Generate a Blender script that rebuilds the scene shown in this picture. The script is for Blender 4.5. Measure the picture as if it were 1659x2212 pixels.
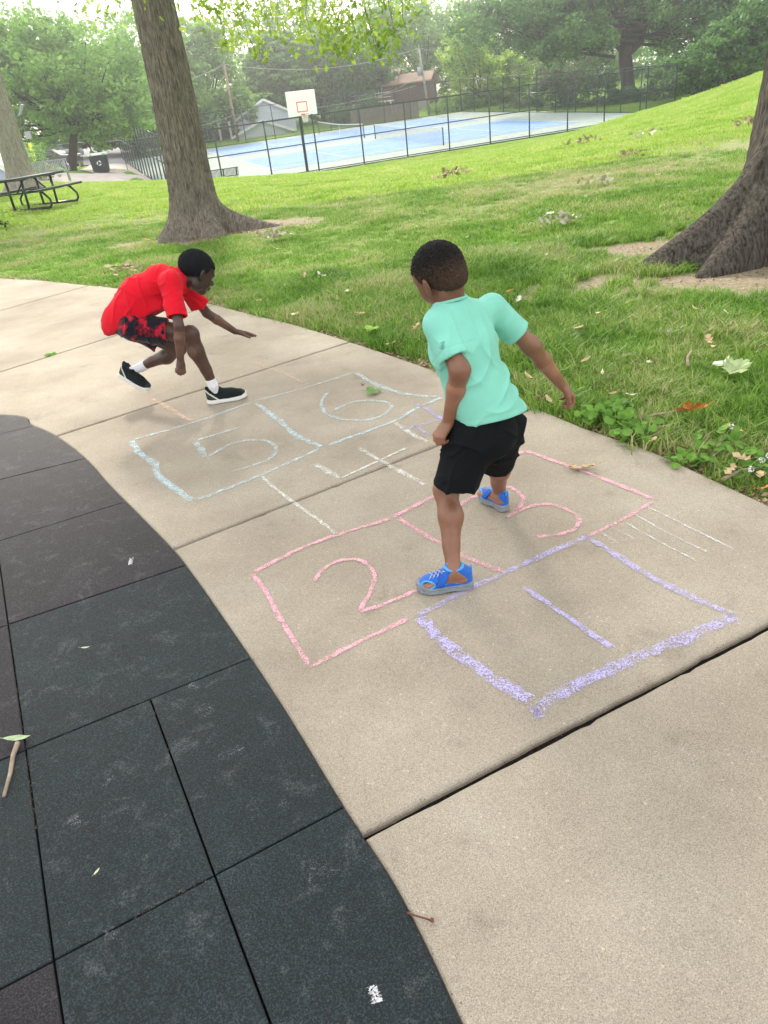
import bpy, bmesh, math, random
import numpy as np
from mathutils import Vector, Matrix
random.seed(7); RNG = np.random.default_rng(7)
R_ = math.radians
for o in list(bpy.data.objects): bpy.data.objects.remove(o)
SC = bpy.context.scene; COL = SC.collection
# ---------------------------------------------------------------- camera
FPX, PITCH, ROLL, CAMH = 1560.0, R_(29), R_(-7), 1.45
CW, CH = 1659.0, 2212.0            # the photograph's measuring grid
_f = np.array([0, math.cos(PITCH), -math.sin(PITCH)]); _u = np.array([0, math.sin(PITCH), math.cos(PITCH)]); _r = np.array([1., 0, 0])
CR = math.cos(ROLL)*_r + math.sin(ROLL)*_u; CU = -math.sin(ROLL)*_r + math.cos(ROLL)*_u; CF = _f
cam = bpy.data.cameras.new('camera'); cam.sensor_fit = 'HORIZONTAL'; cam.sensor_width = 36; cam.lens = 36*FPX/CW
cam.clip_start = .05; cam.clip_end = 2000
camo = bpy.data.objects.new('camera', cam); COL.objects.link(camo)
M = Matrix(((CR[0], CU[0], -CF[0], 0), (CR[1], CU[1], -CF[1], 0), (CR[2], CU[2], -CF[2], CAMH), (0, 0, 0, 1)))
camo.matrix_world = M; SC.camera = camo
# ---------------------------------------------------------------- world, sun, exposure
SUN_EL, SUN_AZ = R_(34), R_(-10)
w = bpy.data.worlds.new("World"); SC.world = w; w.use_nodes = True
nt = w.node_tree; nt.nodes.clear()
sky = nt.nodes.new('ShaderNodeTexSky'); sky.sky_type = 'NISHITA'; sky.sun_disc = False
sky.sun_elevation = SUN_EL; sky.sun_rotation = SUN_AZ; sky.air_density = 1.0; sky.dust_density = 3.0; sky.ozone_density = 1.0
tcw = nt.nodes.new('ShaderNodeTexCoord'); mpw = nt.nodes.new('ShaderNodeMapping'); mpw.inputs['Scale'].default_value = (1, 1, 3)
nz = nt.nodes.new('ShaderNodeTexNoise'); nz.inputs['Scale'].default_value = 2.2; nz.inputs['Detail'].default_value = 6
rp = nt.nodes.new('ShaderNodeValToRGB'); rp.color_ramp.elements[0].position = .34; rp.color_ramp.elements[1].position = .56
mxw = nt.nodes.new('ShaderNodeMix'); mxw.data_type = 'RGBA'; mxw.inputs[7].default_value = (11.0, 10.8, 10.4, 1)
bg = nt.nodes.new('ShaderNodeBackground'); bg.inputs[1].default_value = .12
ow = nt.nodes.new('ShaderNodeOutputWorld')
nt.links.new(tcw.outputs['Generated'], mpw.inputs[0]); nt.links.new(mpw.outputs[0], nz.inputs['Vector']); nt.links.new(nz.outputs[0], rp.inputs[0])
nt.links.new(rp.outputs[0], mxw.inputs[0]); nt.links.new(sky.outputs[0], mxw.inputs[6]); nt.links.new(mxw.outputs[2], bg.inputs[0]); nt.links.new(bg.outputs[0], ow.inputs[0])
sl = bpy.data.lights.new('sun', 'SUN'); sl.energy = 3.0; sl.angle = R_(7); sl.color = (1, .93, .8)
so = bpy.data.objects.new('sun', sl); COL.objects.link(so)
sd = Vector((math.sin(SUN_AZ)*math.cos(SUN_EL), math.cos(SUN_AZ)*math.cos(SUN_EL), math.sin(SUN_EL)))
so.rotation_euler = (-sd).to_track_quat('-Z', 'Y').to_euler()
SC.view_settings.view_transform = 'Standard'; SC.view_settings.look = 'None'; SC.view_settings.gamma = 1; SC.view_settings.exposure = .9
SC.cycles.max_bounces = 6; SC.cycles.transparent_max_bounces = 24; SC.cycles.volume_bounces = 0
# ---------------------------------------------------------------- helpers
def ray(x, y):
    return CF*FPX + CR*(x-CW/2) - CU*(y-CH/2)
CO = np.array([0, 0, CAMH])
def AY(x, y, Y):                   # the point seen at (x, y) that stands Y metres ahead
    d = ray(x, y); return CO + d*(Y/d[1])
def U(x, y, z=0.0):                # the ground point at height z seen at (x, y)
    d = ray(x, y); return CO + d*((z-CAMH)/d[2])
def U2(x, y): return U(x, y)[:2]
def tag(o, label=None, cat=None, group=None, kind=None):
    if label: o['label'] = label
    if cat: o['category'] = cat
    if group: o['group'] = group
    if kind: o['kind'] = kind
    return o
def empty(name, loc=(0, 0, 0), rz=0, label=None, cat=None, group=None):
    o = bpy.data.objects.new(name, None); COL.objects.link(o); o.location = tuple(loc); o.rotation_euler = (0, 0, rz)
    o.empty_display_size = .1
    return tag(o, label, cat, group)
def link(name, me, mat=None, parent=None, smooth=False):
    o = bpy.data.objects.new(name, me); COL.objects.link(o)
    if mat is not None:
        for m in (mat if isinstance(mat, (list, tuple)) else [mat]): me.materials.append(m)
    if smooth: me.polygons.foreach_set('use_smooth', [True]*len(me.polygons))
    if parent is not None:
        o.parent = parent
    return o
def np_mesh(name, V, F, mat=None, parent=None, smooth=False, cols=None, world=False):
    """V (n,3); F (m,k) equal-size faces"""
    V = np.asarray(V, np.float32); F = np.asarray(F, np.int32)
    if world and parent is not None:      # V given in world space, parent is unrotated
        V = V - np.array(parent_world(parent), np.float32)
    me = bpy.data.meshes.new(name); me.vertices.add(len(V)); me.vertices.foreach_set('co', V.ravel())
    k = F.shape[1]; me.loops.add(F.size); me.loops.foreach_set('vertex_index', F.ravel())
    me.polygons.add(len(F)); me.polygons.foreach_set('loop_start', np.arange(0, F.size, k, dtype=np.int32))
    me.update(calc_edges=True)
    if cols is not None:
        a = me.color_attributes.new('Col', 'FLOAT_COLOR', 'POINT')
        c = np.ones((len(V), 4), np.float32); c[:, :3] = cols; a.data.foreach_set('color', c.ravel())
    return link(name, me, mat, parent, smooth)
def parent_world(p):
    v = Vector((0, 0, 0))
    while p is not None: v = v + p.location; p = p.parent
    return v
def nrm(v):
    v = np.asarray(v, float); return v/(np.linalg.norm(v)+1e-12)
class MB:
    """collects shapes into one mesh"""
    def __init__(s): s.v = []; s.f = []
    def add(s, V, F):
        n = len(s.v); s.v += [tuple(map(float, p)) for p in V]; s.f += [tuple(i+n for i in f) for f in F]; return s
    def box(s, c, size, rz=0, ax=None):
        c = np.array(c, float); h = np.array(size, float)/2
        if ax is None:
            ax = np.array([[math.cos(rz), math.sin(rz), 0], [-math.sin(rz), math.cos(rz), 0], [0, 0, 1]])
        P = [c + ax[0]*h[0]*i + ax[1]*h[1]*j + ax[2]*h[2]*k for k in (-1, 1) for j in (-1, 1) for i in (-1, 1)]
        return s.add(P, [(0, 2, 3, 1), (4, 5, 7, 6), (0, 1, 5, 4), (2, 6, 7, 3), (0, 4, 6, 2), (1, 3, 7, 5)])
    def beam(s, a, b, w, h, up=(0, 0, 1)):
        a = np.array(a, float); b = np.array(b, float); d = nrm(b-a); x = nrm(np.cross(d, up)); z = np.cross(x, d)
        return s.box((a+b)/2, (np.linalg.norm(b-a), w, h), ax=np.array([d, x, z]))
    def tube(s, pts, r, n=8, cap=True):
        pts = [np.array(p, float) for p in pts]; N = len(pts); rs = r if isinstance(r, (list, tuple, np.ndarray)) else [r]*N
        V = []; F = []; x = None
        for i, p in enumerate(pts):
            d = nrm(pts[min(i+1, N-1)]-pts[max(i-1, 0)])
            if x is None: x = nrm(np.cross(d, (0, 0, 1) if abs(d[2]) < .9 else (1, 0, 0)))
            x = nrm(x - d*(x@d)); y = np.cross(d, x)
            for k in range(n):
                a = 2*math.pi*k/n; V.append(p + (x*math.cos(a)+y*math.sin(a))*rs[i])
        for i in range(N-1):
            for k in range(n): F.append((i*n+k, i*n+(k+1) % n, (i+1)*n+(k+1) % n, (i+1)*n+k))
        if cap: F.append(tuple(range(n-1, -1, -1))); F.append(tuple((N-1)*n+k for k in range(n)))
        return s.add(V, F)
    def poly(s, P, t=None, n=(0, 0, 1)):
        """flat polygon, thickened downward by t"""
        k = len(P); P = [np.array(p, float) for p in P]
        if t is None: return s.add(P, [tuple(range(k))])
        Q = [p - np.array(n)*t for p in P]
        return s.add(P+Q, [tuple(range(k)), tuple(range(2*k-1, k-1, -1))]+[(i, i+k, (i+1) % k+k, (i+1) % k) for i in range(k)])
    def build(s, name, mat, parent=None, smooth=False, world=False, bevel=0, label=None):
        V = np.array(s.v)
        if world and parent is not None: V = V - np.array(parent_world(parent))
        me = bpy.data.meshes.new(name); me.from_pydata([tuple(p) for p in V], [], s.f); me.update()
        o = link(name, me, mat, parent, smooth)
        if bevel:
            b = o.modifiers.new('b', 'BEVEL'); b.width = bevel; b.segments = 2; b.limit_method = 'ANGLE'
        if label: o['label'] = label
        return o
def copy_tree(o, parent=None):
    c = o.copy(); COL.objects.link(c); c.parent = parent
    for ch in [x for x in bpy.data.objects if x.parent == o]: copy_tree(ch, c)
    return c
# ---------------------------------------------------------------- materials
def mat(name, col=(.5, .5, .5), rough=.7, spec=.3, metal=0, noise=0, nscale=20, bump=0, bscale=60, attr=False, sheen=0, coat=0, detail=5, stretch=None, bdist=.01, sss=0):
    m = bpy.data.materials.new(name); m.use_nodes = True; t = m.node_tree; N = t.nodes; L = t.links
    b = N['Principled BSDF']; b.inputs['Roughness'].default_value = rough; b.inputs['Specular IOR Level'].default_value = spec; b.inputs['Metallic'].default_value = metal
    b.inputs['Base Color'].default_value = (*col, 1)
    if sheen: b.inputs['Sheen Weight'].default_value = sheen
    if coat: b.inputs['Coat Weight'].default_value = coat
    if sss:
        b.inputs['Subsurface Weight'].default_value = sss; b.inputs['Subsurface Radius'].default_value = (1, .35, .2); b.inputs['Subsurface Scale'].default_value = .006
    tc = N.new('ShaderNodeTexCoord'); vec = tc.outputs['Object']
    if stretch:
        mp = N.new('ShaderNodeMapping'); mp.inputs['Scale'].default_value = stretch; L.new(vec, mp.inputs[0]); vec = mp.outputs[0]
    src = None
    if attr:
        a = N.new('ShaderNodeAttribute'); a.attribute_name = 'Col'; src = a.outputs['Color']; L.new(src, b.inputs['Base Color'])
    if noise:
        n = N.new('ShaderNodeTexNoise'); n.inputs['Scale'].default_value = nscale; n.inputs['Detail'].default_value = detail; L.new(vec, n.inputs['Vector'])
        mr = N.new('ShaderNodeMapRange'); mr.inputs[1].default_value = .3; mr.inputs[2].default_value = .7; mr.inputs[3].default_value = 1-noise; mr.inputs[4].default_value = 1+noise; L.new(n.outputs[0], mr.inputs[0])
        mx = N.new('ShaderNodeVectorMath'); mx.operation = 'SCALE'
        if src is not None: L.new(src, mx.inputs[0])
        else: mx.inputs[0].default_value = col
        L.new(mr.outputs[0], mx.inputs['Scale']); L.new(mx.outputs[0], b.inputs['Base Color'])
    if bump:
        n = N.new('ShaderNodeTexNoise'); n.inputs['Scale'].default_value = bscale; n.inputs['Detail'].default_value = 4; L.new(vec, n.inputs['Vector'])
        bp = N.new('ShaderNodeBump'); bp.inputs['Strength'].default_value = bump; bp.inputs['Distance'].default_value = bdist; L.new(n.outputs[0], bp.inputs['Height']); L.new(bp.outputs[0], b.inputs['Normal'])
    return m
def leafmat(name, c1, c2, trans=.45, rough=.6, hue=.0, scale=1.2):
    m = bpy.data.materials.new(name); m.use_nodes = True; t = m.node_tree; N = t.nodes; L = t.links
    b = N['Principled BSDF']; b.inputs['Roughness'].default_value = rough; b.inputs['Specular IOR Level'].default_value = .25
    g = N.new('ShaderNodeNewGeometry'); oi = N.new('ShaderNodeObjectInfo')
    n = N.new('ShaderNodeTexNoise'); n.inputs['Scale'].default_value = scale; n.inputs['Detail'].default_value = 3; L.new(g.outputs['Position'], n.inputs['Vector'])
    ad = N.new('ShaderNodeMath'); ad.operation = 'MULTIPLY_ADD'; L.new(g.outputs['Random Per Island'], ad.inputs[0]); ad.inputs[1].default_value = .5; L.new(n.outputs[0], ad.inputs[2])
    mr = N.new('ShaderNodeMapRange'); mr.inputs[1].default_value = .45; mr.inputs[2].default_value = 1.05; L.new(ad.outputs[0], mr.inputs[0])
    mx = N.new('ShaderNodeMix'); mx.data_type = 'RGBA'; mx.inputs[6].default_value = (*c1, 1); mx.inputs[7].default_value = (*c2, 1); L.new(mr.outputs[0], mx.inputs[0])
    L.new(mx.outputs[2], b.inputs['Base Color'])
    tr = N.new('ShaderNodeBsdfTranslucent'); L.new(mx.outputs[2], tr.inputs[0])
    ms = N.new('ShaderNodeMixShader'); ms.inputs[0].default_value = trans; L.new(b.outputs[0], ms.inputs[1]); L.new(tr.outputs[0], ms.inputs[2]); L.new(ms.outputs[0], N['Material Output'].inputs[0])
    return m
MT = {}
MT['green_metal'] = mat('dark green painted metal', (.02, .035, .032), .35, .5, noise=.2, nscale=30)
MT['black_metal'] = mat('black coated metal', (.012, .02, .02), .45, .4)
MT['grey_metal'] = mat('grey metal', (.33, .34, .36), .4, .5, metal=.3)
MT['white_paint'] = mat('white paint', (.8, .8, .8), .5, .4, noise=.04, nscale=8)
MT['orange_paint'] = mat('orange paint', (.8, .11, .04), .5, .4)
MT['net'] = mat('white cord', (.8, .8, .8), .8)
MT['wood_pole'] = mat('weathered pole wood', (.30, .21, .16), .9, .1, noise=.3, nscale=6, stretch=(8, 8, .6))
MT['grey_pole'] = mat('weathered grey pole wood', (.33, .31, .29), .9, .1, noise=.3, nscale=6, stretch=(8, 8, .6))
# ================================================================ THE SETTING
# ---------------------------------------------------------------- terrain
S = np.array([.947, .322]); Nn = np.array([-.322, .947])      # court axes: along the near fence, away from it
C0 = np.array([-10.0, 46.8])                                   # near left corner of the fenced court
CWID, CDEP = 36.3, 33.0
def court_z(x, y): return -1.33 + .043*(y-53.0) + .012*(x-5)*0
def tps_fit(P, z, lam=.02):
    n = len(P); d = np.linalg.norm(P[:, None]-P[None], axis=2); K = np.where(d > 0, d*d*np.log(d+1e-9), 0)
    A = np.zeros((n+3, n+3)); A[:n, :n] = K+lam*np.eye(n)*10; A[:n, n] = 1; A[:n, n+1:] = P; A[n:, :n] = A[:n, n:].T
    return np.linalg.solve(A, np.concatenate([z, [0, 0, 0]]))
cp = [(0, 0, 0), (-4, 2, 0), (4, 2, 0), (-9, 6, 0), (0, 6, 0), (6, 5, .05), (-2.4, 12.5, .03), (-10, 9, 0), (3.5, 9, .1), (-7.4, 21.5, .12), (-7.6, 18, .1),
      (-11.8, 30, .3), (-12.8, 36, .12), (-13.2, 40, -.1), (-10.8, 40, -.45), (-16.4, 55, -.25), (-18.5, 50, .2), (-19.4, 70, -.35), (-20.4, 62, -.1), (-25.6, 75, .1), (-28.6, 85, .5),
      (-35, 120, 2.1), (-22.7, 80, 0), (0, 25, -.25), (0, 38, -.9), (8, 25, -.05), (8, 38, -.95), (16.3, 46, -.75), (14.5, 40, -.1), (16.8, 37, .4), (16.2, 29, .8), (22, 38, 1.5), (22, 28, 1.6), (14, 20, .6),
      (28, 60, -.9), (-20, 10, 0), (20, 8, .4), (-30, 40, .6), (-40, 70, .8), (40, 80, .3), (40, 40, 2.0), (35, 20, 1.6), (0, 110, 1.0), (-15, 100, .6), (20, 110, 1.3), (0, 160, 2.2), (60, 130, 2.2), (-60, 150, 2.6), (-60, 30, .5), (60, 20, 1.5), (-40, -20, 0), (40, -20, .2), (8, 14, .2)]
for t in np.linspace(0, 1, 7):
    p = C0+S*CWID*t-Nn*.6; cp.append((p[0], p[1], court_z(*p)-.03))
    q = C0+Nn*(CDEP+3)+S*CWID*t; cp.append((q[0], q[1], court_z(*q)))
cp = np.array(cp); TW = tps_fit(cp[:, :2], cp[:, 2])
def terrain(x, y):
    x = np.asarray(x, float); y = np.asarray(y, float); sh = x.shape; q = np.stack([x.ravel(), y.ravel()], 1)
    d2 = ((q[:, None]-cp[None, :, :2])**2).sum(2)+1e-9
    z = (.5*d2*np.log(d2))@TW[:len(cp)] + TW[len(cp)] + q@TW[len(cp)+1:]
    # flat by the paving
    r = np.clip((np.hypot(q[:, 0]+1, (q[:, 1]-3)*1.0)-5.5)/4, 0, 1); r = r*r*(3-2*r); z = z*r
    far = np.clip((np.hypot(q[:, 0], q[:, 1])-170)/80, 0, 1); z = z*(1-far)+2.4*far
    # the court bed
    l = q-C0; a = l@S; b = l@Nn; m = np.minimum.reduce([a, CWID-a, b, CDEP-b]); m = np.clip((m+1.2)/1.2, 0, 1); m = m*m*(3-2*m)
    z = z*(1-m)+(court_z(q[:, 0], q[:, 1])-.03)*m
    return z.reshape(sh)
def TZ(x, y): return float(terrain(np.array([x]), np.array([y]))[0])
def G(x, y, tmin=1.5, tmax=160):     # where the line of sight through (x, y) meets the ground
    d = nrm(ray(x, y)); t = np.geomspace(tmin, tmax, 500); P = CO+d*t[:, None]; h = P[:, 2]-terrain(P[:, 0], P[:, 1])
    i = np.argmax(h < 0) if (h < 0).any() else len(t)-1
    if i > 0:
        s = h[i-1]/(h[i-1]-h[i]+1e-9); tt = t[i-1]+(t[i]-t[i-1])*s
    else: tt = t[i]
    return CO+d*tt
# path edges, from the photograph's grid to the ground
LPX = [(0, 895), (70, 918), (122, 942), (185, 990), (235, 1045), (290, 1100), (373, 1185), (420, 1245), (480, 1330), (545, 1425), (620, 1540), (690, 1655), (745, 1745), (785, 1805), (850, 1905), (920, 2040), (1000, 2212)]
RPX = [(0, 601), (90, 606), (190, 616), (248, 622), (340, 635), (436, 652), (549, 680), (621, 697), (700, 720), (770, 742), (837, 764), (963, 808), (1060, 843), (1139, 873), (1200, 897), (1256, 920), (1323, 944), (1410, 974), (1537, 1032), (1632, 1076)]
def smooth_curve(P, n=6):
    P = [np.array(p) for p in P]; P = [2*P[0]-P[1]]+P+[2*P[-1]-P[-2]]; o = []
    for i in range(1, len(P)-2):
        for k in range(n):
            t = k/n; a, b, c, d = P[i-1], P[i], P[i+1], P[i+2]
            o.append(.5*((2*b)+(-a+c)*t+(2*a-5*b+4*c-d)*t*t+(-a+3*b-3*c+d)*t**3))
    o.append(P[-2]); return np.array(o)
Lw = [U2(*p) for p in LPX]; Rw = [U2(*p) for p in RPX]
Lw = [Lw[0]+(Lw[0]-Lw[1])*k+np.array([-1.0, .12])*k for k in (4, 2.5, 1.2)]+Lw; dl = nrm(Lw[-1]-Lw[-2]); Lw += [Lw[-1]+dl*k for k in (.6, 1.5)]
dr0 = nrm(Rw[0]-Rw[2]); Rw = [Rw[0]+dr0*k for k in (6, 3.5, 1.5)]+Rw; dr = nrm(Rw[-1]-Rw[-3]); Rw += [Rw[-1]+dr*k+np.array([0, -.05])*k*k for k in (.5, 1.1, 1.8, 2.6)]
LC = smooth_curve(Lw); RC = smooth_curve(Rw)
def seg_cross(C, a, b):
    """index position on curve C where the infinite line a-b crosses"""
    n = np.array([-(b-a)[1], (b-a)[0]]); s = (C-a)@n; best = None
    for i in range(len(C)-1):
        if s[i]*s[i+1] <= 0 and s[i] != s[i+1]:
            t = s[i]/(s[i]-s[i+1]); p = C[i]+(C[i+1]-C[i])*t; d = min(np.linalg.norm(p-a), np.linalg.norm(p-b))
            if best is None or d < best[0]: best = (d, i+t)
    return best[1]
def sub_curve(C, t0, t1):
    def at(t): i = min(int(t), len(C)-2); return C[i]+(C[i+1]-C[i])*(t-i)
    ks = [k for k in range(int(math.ceil(t0+.35)), int(math.floor(t1-.35))+1)]
    return [at(t0)]+[C[k] for k in ks]+[at(t1)]
JPX = [((-120, 705), (190, 617)), ((0, 803), (419, 671)), ((122, 941), (745, 741)), ((373, 1184), (920, 970)), ((785, 1802), (1659, 1349))]
gaps = [.013, .014, .013, .013, .018]
JT = []
for (a, b) in JPX:
    a, b = U2(*a), U2(*b); JT.append((seg_cross(LC, a, b), seg_cross(RC, a, b)))
def inset(P, d):
    P = np.array(P); n = len(P); o = []
    A = sum(P[i][0]*P[(i+1) % n][1]-P[(i+1) % n][0]*P[i][1] for i in range(n)); sg = 1 if A > 0 else -1
    for i in range(n):
        e1 = nrm(P[i]-P[i-1]); e2 = nrm(P[(i+1) % n]-P[i]); n1 = np.array([-e1[1], e1[0]])*sg; n2 = np.array([-e2[1], e2[0]])*sg
        m = n1+n2; k = max(m@n1, .35); o.append(P[i]+m*d/k)
    return np.array(o)
def slab_mb(mb, P, z0, depth, bev, prof=((0, 1), (.15, .45), (.5, .12), (1, 0))):
    """polygon P with a rounded arris of width bev, top at z0"""
    n = len(P); rings = []
    rings.append(np.c_[P, np.full(n, z0-depth)])
    for (u, v) in prof: rings.append(np.c_[inset(P, bev*u), np.full(n, z0-bev*.8*v)])
    V = np.concatenate(rings); F = []
    from mathutils.geometry import tessellate_polygon
    for r in range(len(rings)-1):
        for i in range(n): F.append((r*n+i, r*n+(i+1) % n, (r+1)*n+(i+1) % n, (r+1)*n+i))
    k = (len(rings)-1)*n
    for t in tessellate_polygon([[Vector((p[0], p[1], 0)) for p in rings[-1]]]):
        a, b, c = [rings[-1][i][:2] for i in t]; ar = (b[0]-a[0])*(c[1]-a[1])-(b[1]-a[1])*(c[0]-a[0])
        F.append(tuple(k+i for i in (t if ar > 0 else t[::-1])))
    mb.add(V, F)
# concrete
def concrete_mat():
    m = bpy.data.materials.new('brushed tan concrete'); m.use_nodes = True; t = m.node_tree; N = t.nodes; L = t.links; b = N['Principled BSDF']
    b.inputs['Roughness'].default_value = .88; b.inputs['Specular IOR Level'].default_value = .2
    tc = N.new('ShaderNodeTexCoord')
    def noise(s, d, r=.55, off=0):
        n = N.new('ShaderNodeTexNoise'); n.inputs['Scale'].default_value = s; n.inputs['Detail'].default_value = d; n.inputs['Roughness'].default_value = r
        mp = N.new('ShaderNodeMapping'); mp.inputs['Location'].default_value = (off, off*.7, 0); L.new(tc.outputs['Object'], mp.inputs[0]); L.new(mp.outputs[0], n.inputs['Vector']); return n.outputs[0]
    def ramp(src, stops):
        r = N.new('ShaderNodeValToRGB'); e = r.color_ramp.elements
        while len(e) < len(stops): e.new(.5)
        for q, (p, c) in zip(e, stops): q.position = p; q.color = (*c, 1) if len(c) == 3 else c
        L.new(src, r.inputs[0]); return r.outputs[0]
    def mul(a, bb, f=1):
        x = N.new('ShaderNodeMix'); x.data_type = 'RGBA'; x.blend_type = 'MULTIPLY'; x.inputs[0].default_value = f; L.new(a, x.inputs[6]); L.new(bb, x.inputs[7]); return x.outputs[2]
    base = ramp(noise(1.3, 6), [(.3, (.305, .264, .213)), (.5, (.378, .333, .274)), (.7, (.445, .402, .338))])
    g1 = ramp(noise(300, 4, .75), [(.3, (.52, .51, .49)), (.48, (.96, .95, .94)), (.66, (1.24, 1.23, 1.21))])
    g2 = ramp(noise(620, 2, .7, 3), [(.3, (.62, .61, .6)), (.7, (1.28, 1.28, 1.28))])
    st = ramp(noise(5, 5, .65, 9), [(.28, (.78, .77, .76)), (.40, (.96, .96, .96)), (.6, (1, 1, 1)), (.74, (1.10, 1.10, 1.11))])
    c = mul(mul(mul(base, g1), g2), st)
    vo = N.new('ShaderNodeTexVoronoi'); vo.inputs['Scale'].default_value = 42; L.new(tc.outputs['Object'], vo.inputs['Vector'])
    pk = ramp(vo.outputs['Distance'], [(0, (1.5, 1.46, 1.36)), (.11, (1.36, 1.32, 1.25)), (.17, (1, 1, 1))])
    msk = ramp(noise(14, 2, .5, 21), [(.5, (0, 0, 0)), (.56, (1, 1, 1))])
    x = N.new('ShaderNodeMix'); x.data_type = 'RGBA'; x.blend_type = 'MULTIPLY'; L.new(msk, x.inputs[0]); L.new(c, x.inputs[6]); L.new(pk, x.inputs[7]); c = x.outputs[2]
    L.new(c, b.inputs['Base Color'])
    bp = N.new('ShaderNodeBump'); bp.inputs['Strength'].default_value = .5; bp.inputs['Distance'].default_value = .0015; L.new(noise(300, 3, .7, 1), bp.inputs['Height'])
    L.new(bp.outputs[0], b.inputs['Normal']); return m
MT['concrete'] = concrete_mat()
mb = MB()
ends = [(0.2, 0.2)]+JT+[(len(LC)-1.2, len(RC)-1.2)]
for k in range(len(ends)-1):
    (l0, r0), (l1, r1) = ends[k], ends[k+1]
    lp = sub_curve(LC, l0, l1); rpnts = sub_curve(RC, r0, r1)
    g0 = gaps[k-1] if k > 0 else 0; g1 = gaps[k] if k < len(gaps) else 0
    lp = [np.array(p) for p in lp]; rq = [np.array(p) for p in rpnts]
    # far joint edge and near joint edge each get fine points so that the sawn line wavers
    def edge(a, b, g, sgn):
        n = 70; d = nrm(b-a); nn = np.array([-d[1], d[0]])*sgn; o = []; lf_ = RNG.uniform(0, 6.28, 3)
        for i in range(n+1):
            w_ = .0012*math.sin(i*.21+lf_[0])+.0008*math.sin(i*.57+lf_[1])+abs(RNG.normal())*.0009+(.005 if RNG.random() < .035 and 2 < i < n-2 else 0)
            o.append(a+(b-a)*i/n+nn*(g/2+w_))
        return o
    c_ = (np.mean(lp, axis=0)+np.mean(rq, axis=0))/2
    def sg(a, b):
        d = nrm(b-a); nn = np.array([-d[1], d[0]]); return 1 if (c_-a)@nn > 0 else -1
    e0 = edge(lp[0], rq[0], g0, sg(lp[0], rq[0])); e1 = edge(rq[-1], lp[-1], g1, sg(rq[-1], lp[-1]))
    P = e0+rq[1:-1]+e1+lp[-2:0:-1]; P = np.array(P)
    A = sum(P[i][0]*P[(i+1) % len(P)][1]-P[(i+1) % len(P)][0]*P[i][1] for i in range(len(P)))
    if A < 0: P = P[::-1]
    slab_mb(mb, P, -.0005*k, .10, (.016 if k >= 3 else .013))
tag(mb.build('sidewalk', MT['concrete']), 'curving tan concrete sidewalk slabs with dark joints', kind='structure')
# dark bed under joints and rubber tiles
far_left = [np.array([-9., 3.]), np.array([-9., -2.]), np.array([3.5, -2.])]
region = [np.array(p) for p in LC]+[np.array([LC[-1][0]+.1, -2.])]+[np.array([-9., -2.]), np.array([-9., LC[0][1]])]
MT['bed'] = mat('dark gritty soil', (.016, .013, .011), .95, .1, noise=.6, nscale=120, bump=.6, bscale=200)
bedP = [np.array(p) for p in RC]+[np.array([RC[-1][0], -2.]), np.array([-9., -2.]), np.array([-9., LC[0][1]])]
mb = MB(); mb.poly([(p[0], p[1], -.026) for p in bedP]); tag(mb.build('paving_bed', MT['bed']), kind='structure')
# rubber tiles
def clip(P, a, b, keep):
    """keep the part of polygon P on the side 'keep' (+1 left / -1 right) of line a->b"""
    n = np.array([-(b-a)[1], (b-a)[0]])*keep; o = []; s = [(p-a)@n for p in P]
    for i in range(len(P)):
        j = (i+1) % len(P)
        if s[i] >= 0: o.append(P[i])
        if s[i]*s[j] < 0: o.append(P[i]+(P[j]-P[i])*(s[i]/(s[i]-s[j])))
    return o
def ln(a, b): return (U2(*a), U2(*b))
rows = [ln((0, 937), (70, 920)), ln((0, 1035), (190, 988)), ln((0, 1167), (280, 1080)), ln((17, 1348), (400, 1220)), ln((55, 1618), (540, 1421)), ln((115, 2073), (739, 1744))]
b0 = ln((17, 1348), (55, 1618)); b0b = ln((55, 1618), (115, 2073)); b0c = ln((115, 2073), (136, 2212)); b1 = ln((325, 1511), (462, 1886)); b1b = ln((462, 1886), (585, 2212))
down = rows[-1][0]-rows[-1][1]; rlast = (rows[-1][0]+np.array([.22, -.62]), rows[-1][1]+np.array([.22, -.62]))
rows.append(rlast)
qrow = ln((0, 1641), (50, 1622))
mbs = {'teal': MB(), 'purple': MB()}
def put_tile(P, c, dz=0):
    if len(P) < 3: return
    P = np.array(P)
    # drop doubles
    Q = [P[0]]
    for p in P[1:]:
        if np.linalg.norm(p-Q[-1]) > .004: Q.append(p)
    if np.linalg.norm(Q[0]-Q[-1]) < .004: Q.pop()
    if len(Q) < 3: return
    P = np.array(Q); A = sum(P[i][0]*P[(i+1) % len(P)][1]-P[(i+1) % len(P)][0]*P[i][1] for i in range(len(P)))
    if abs(A) < .002: return
    if A < 0: P = P[::-1]
    P = inset(P, .0022); slab_mb(mbs[c], P, -.002+dz, .03, .004)
cols = {0: 'purple', 1: 'purple', 2: 'purple', 3: 'purple', 4: 'teal', 5: 'teal', 6: 'teal', 7: 'teal'}
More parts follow.
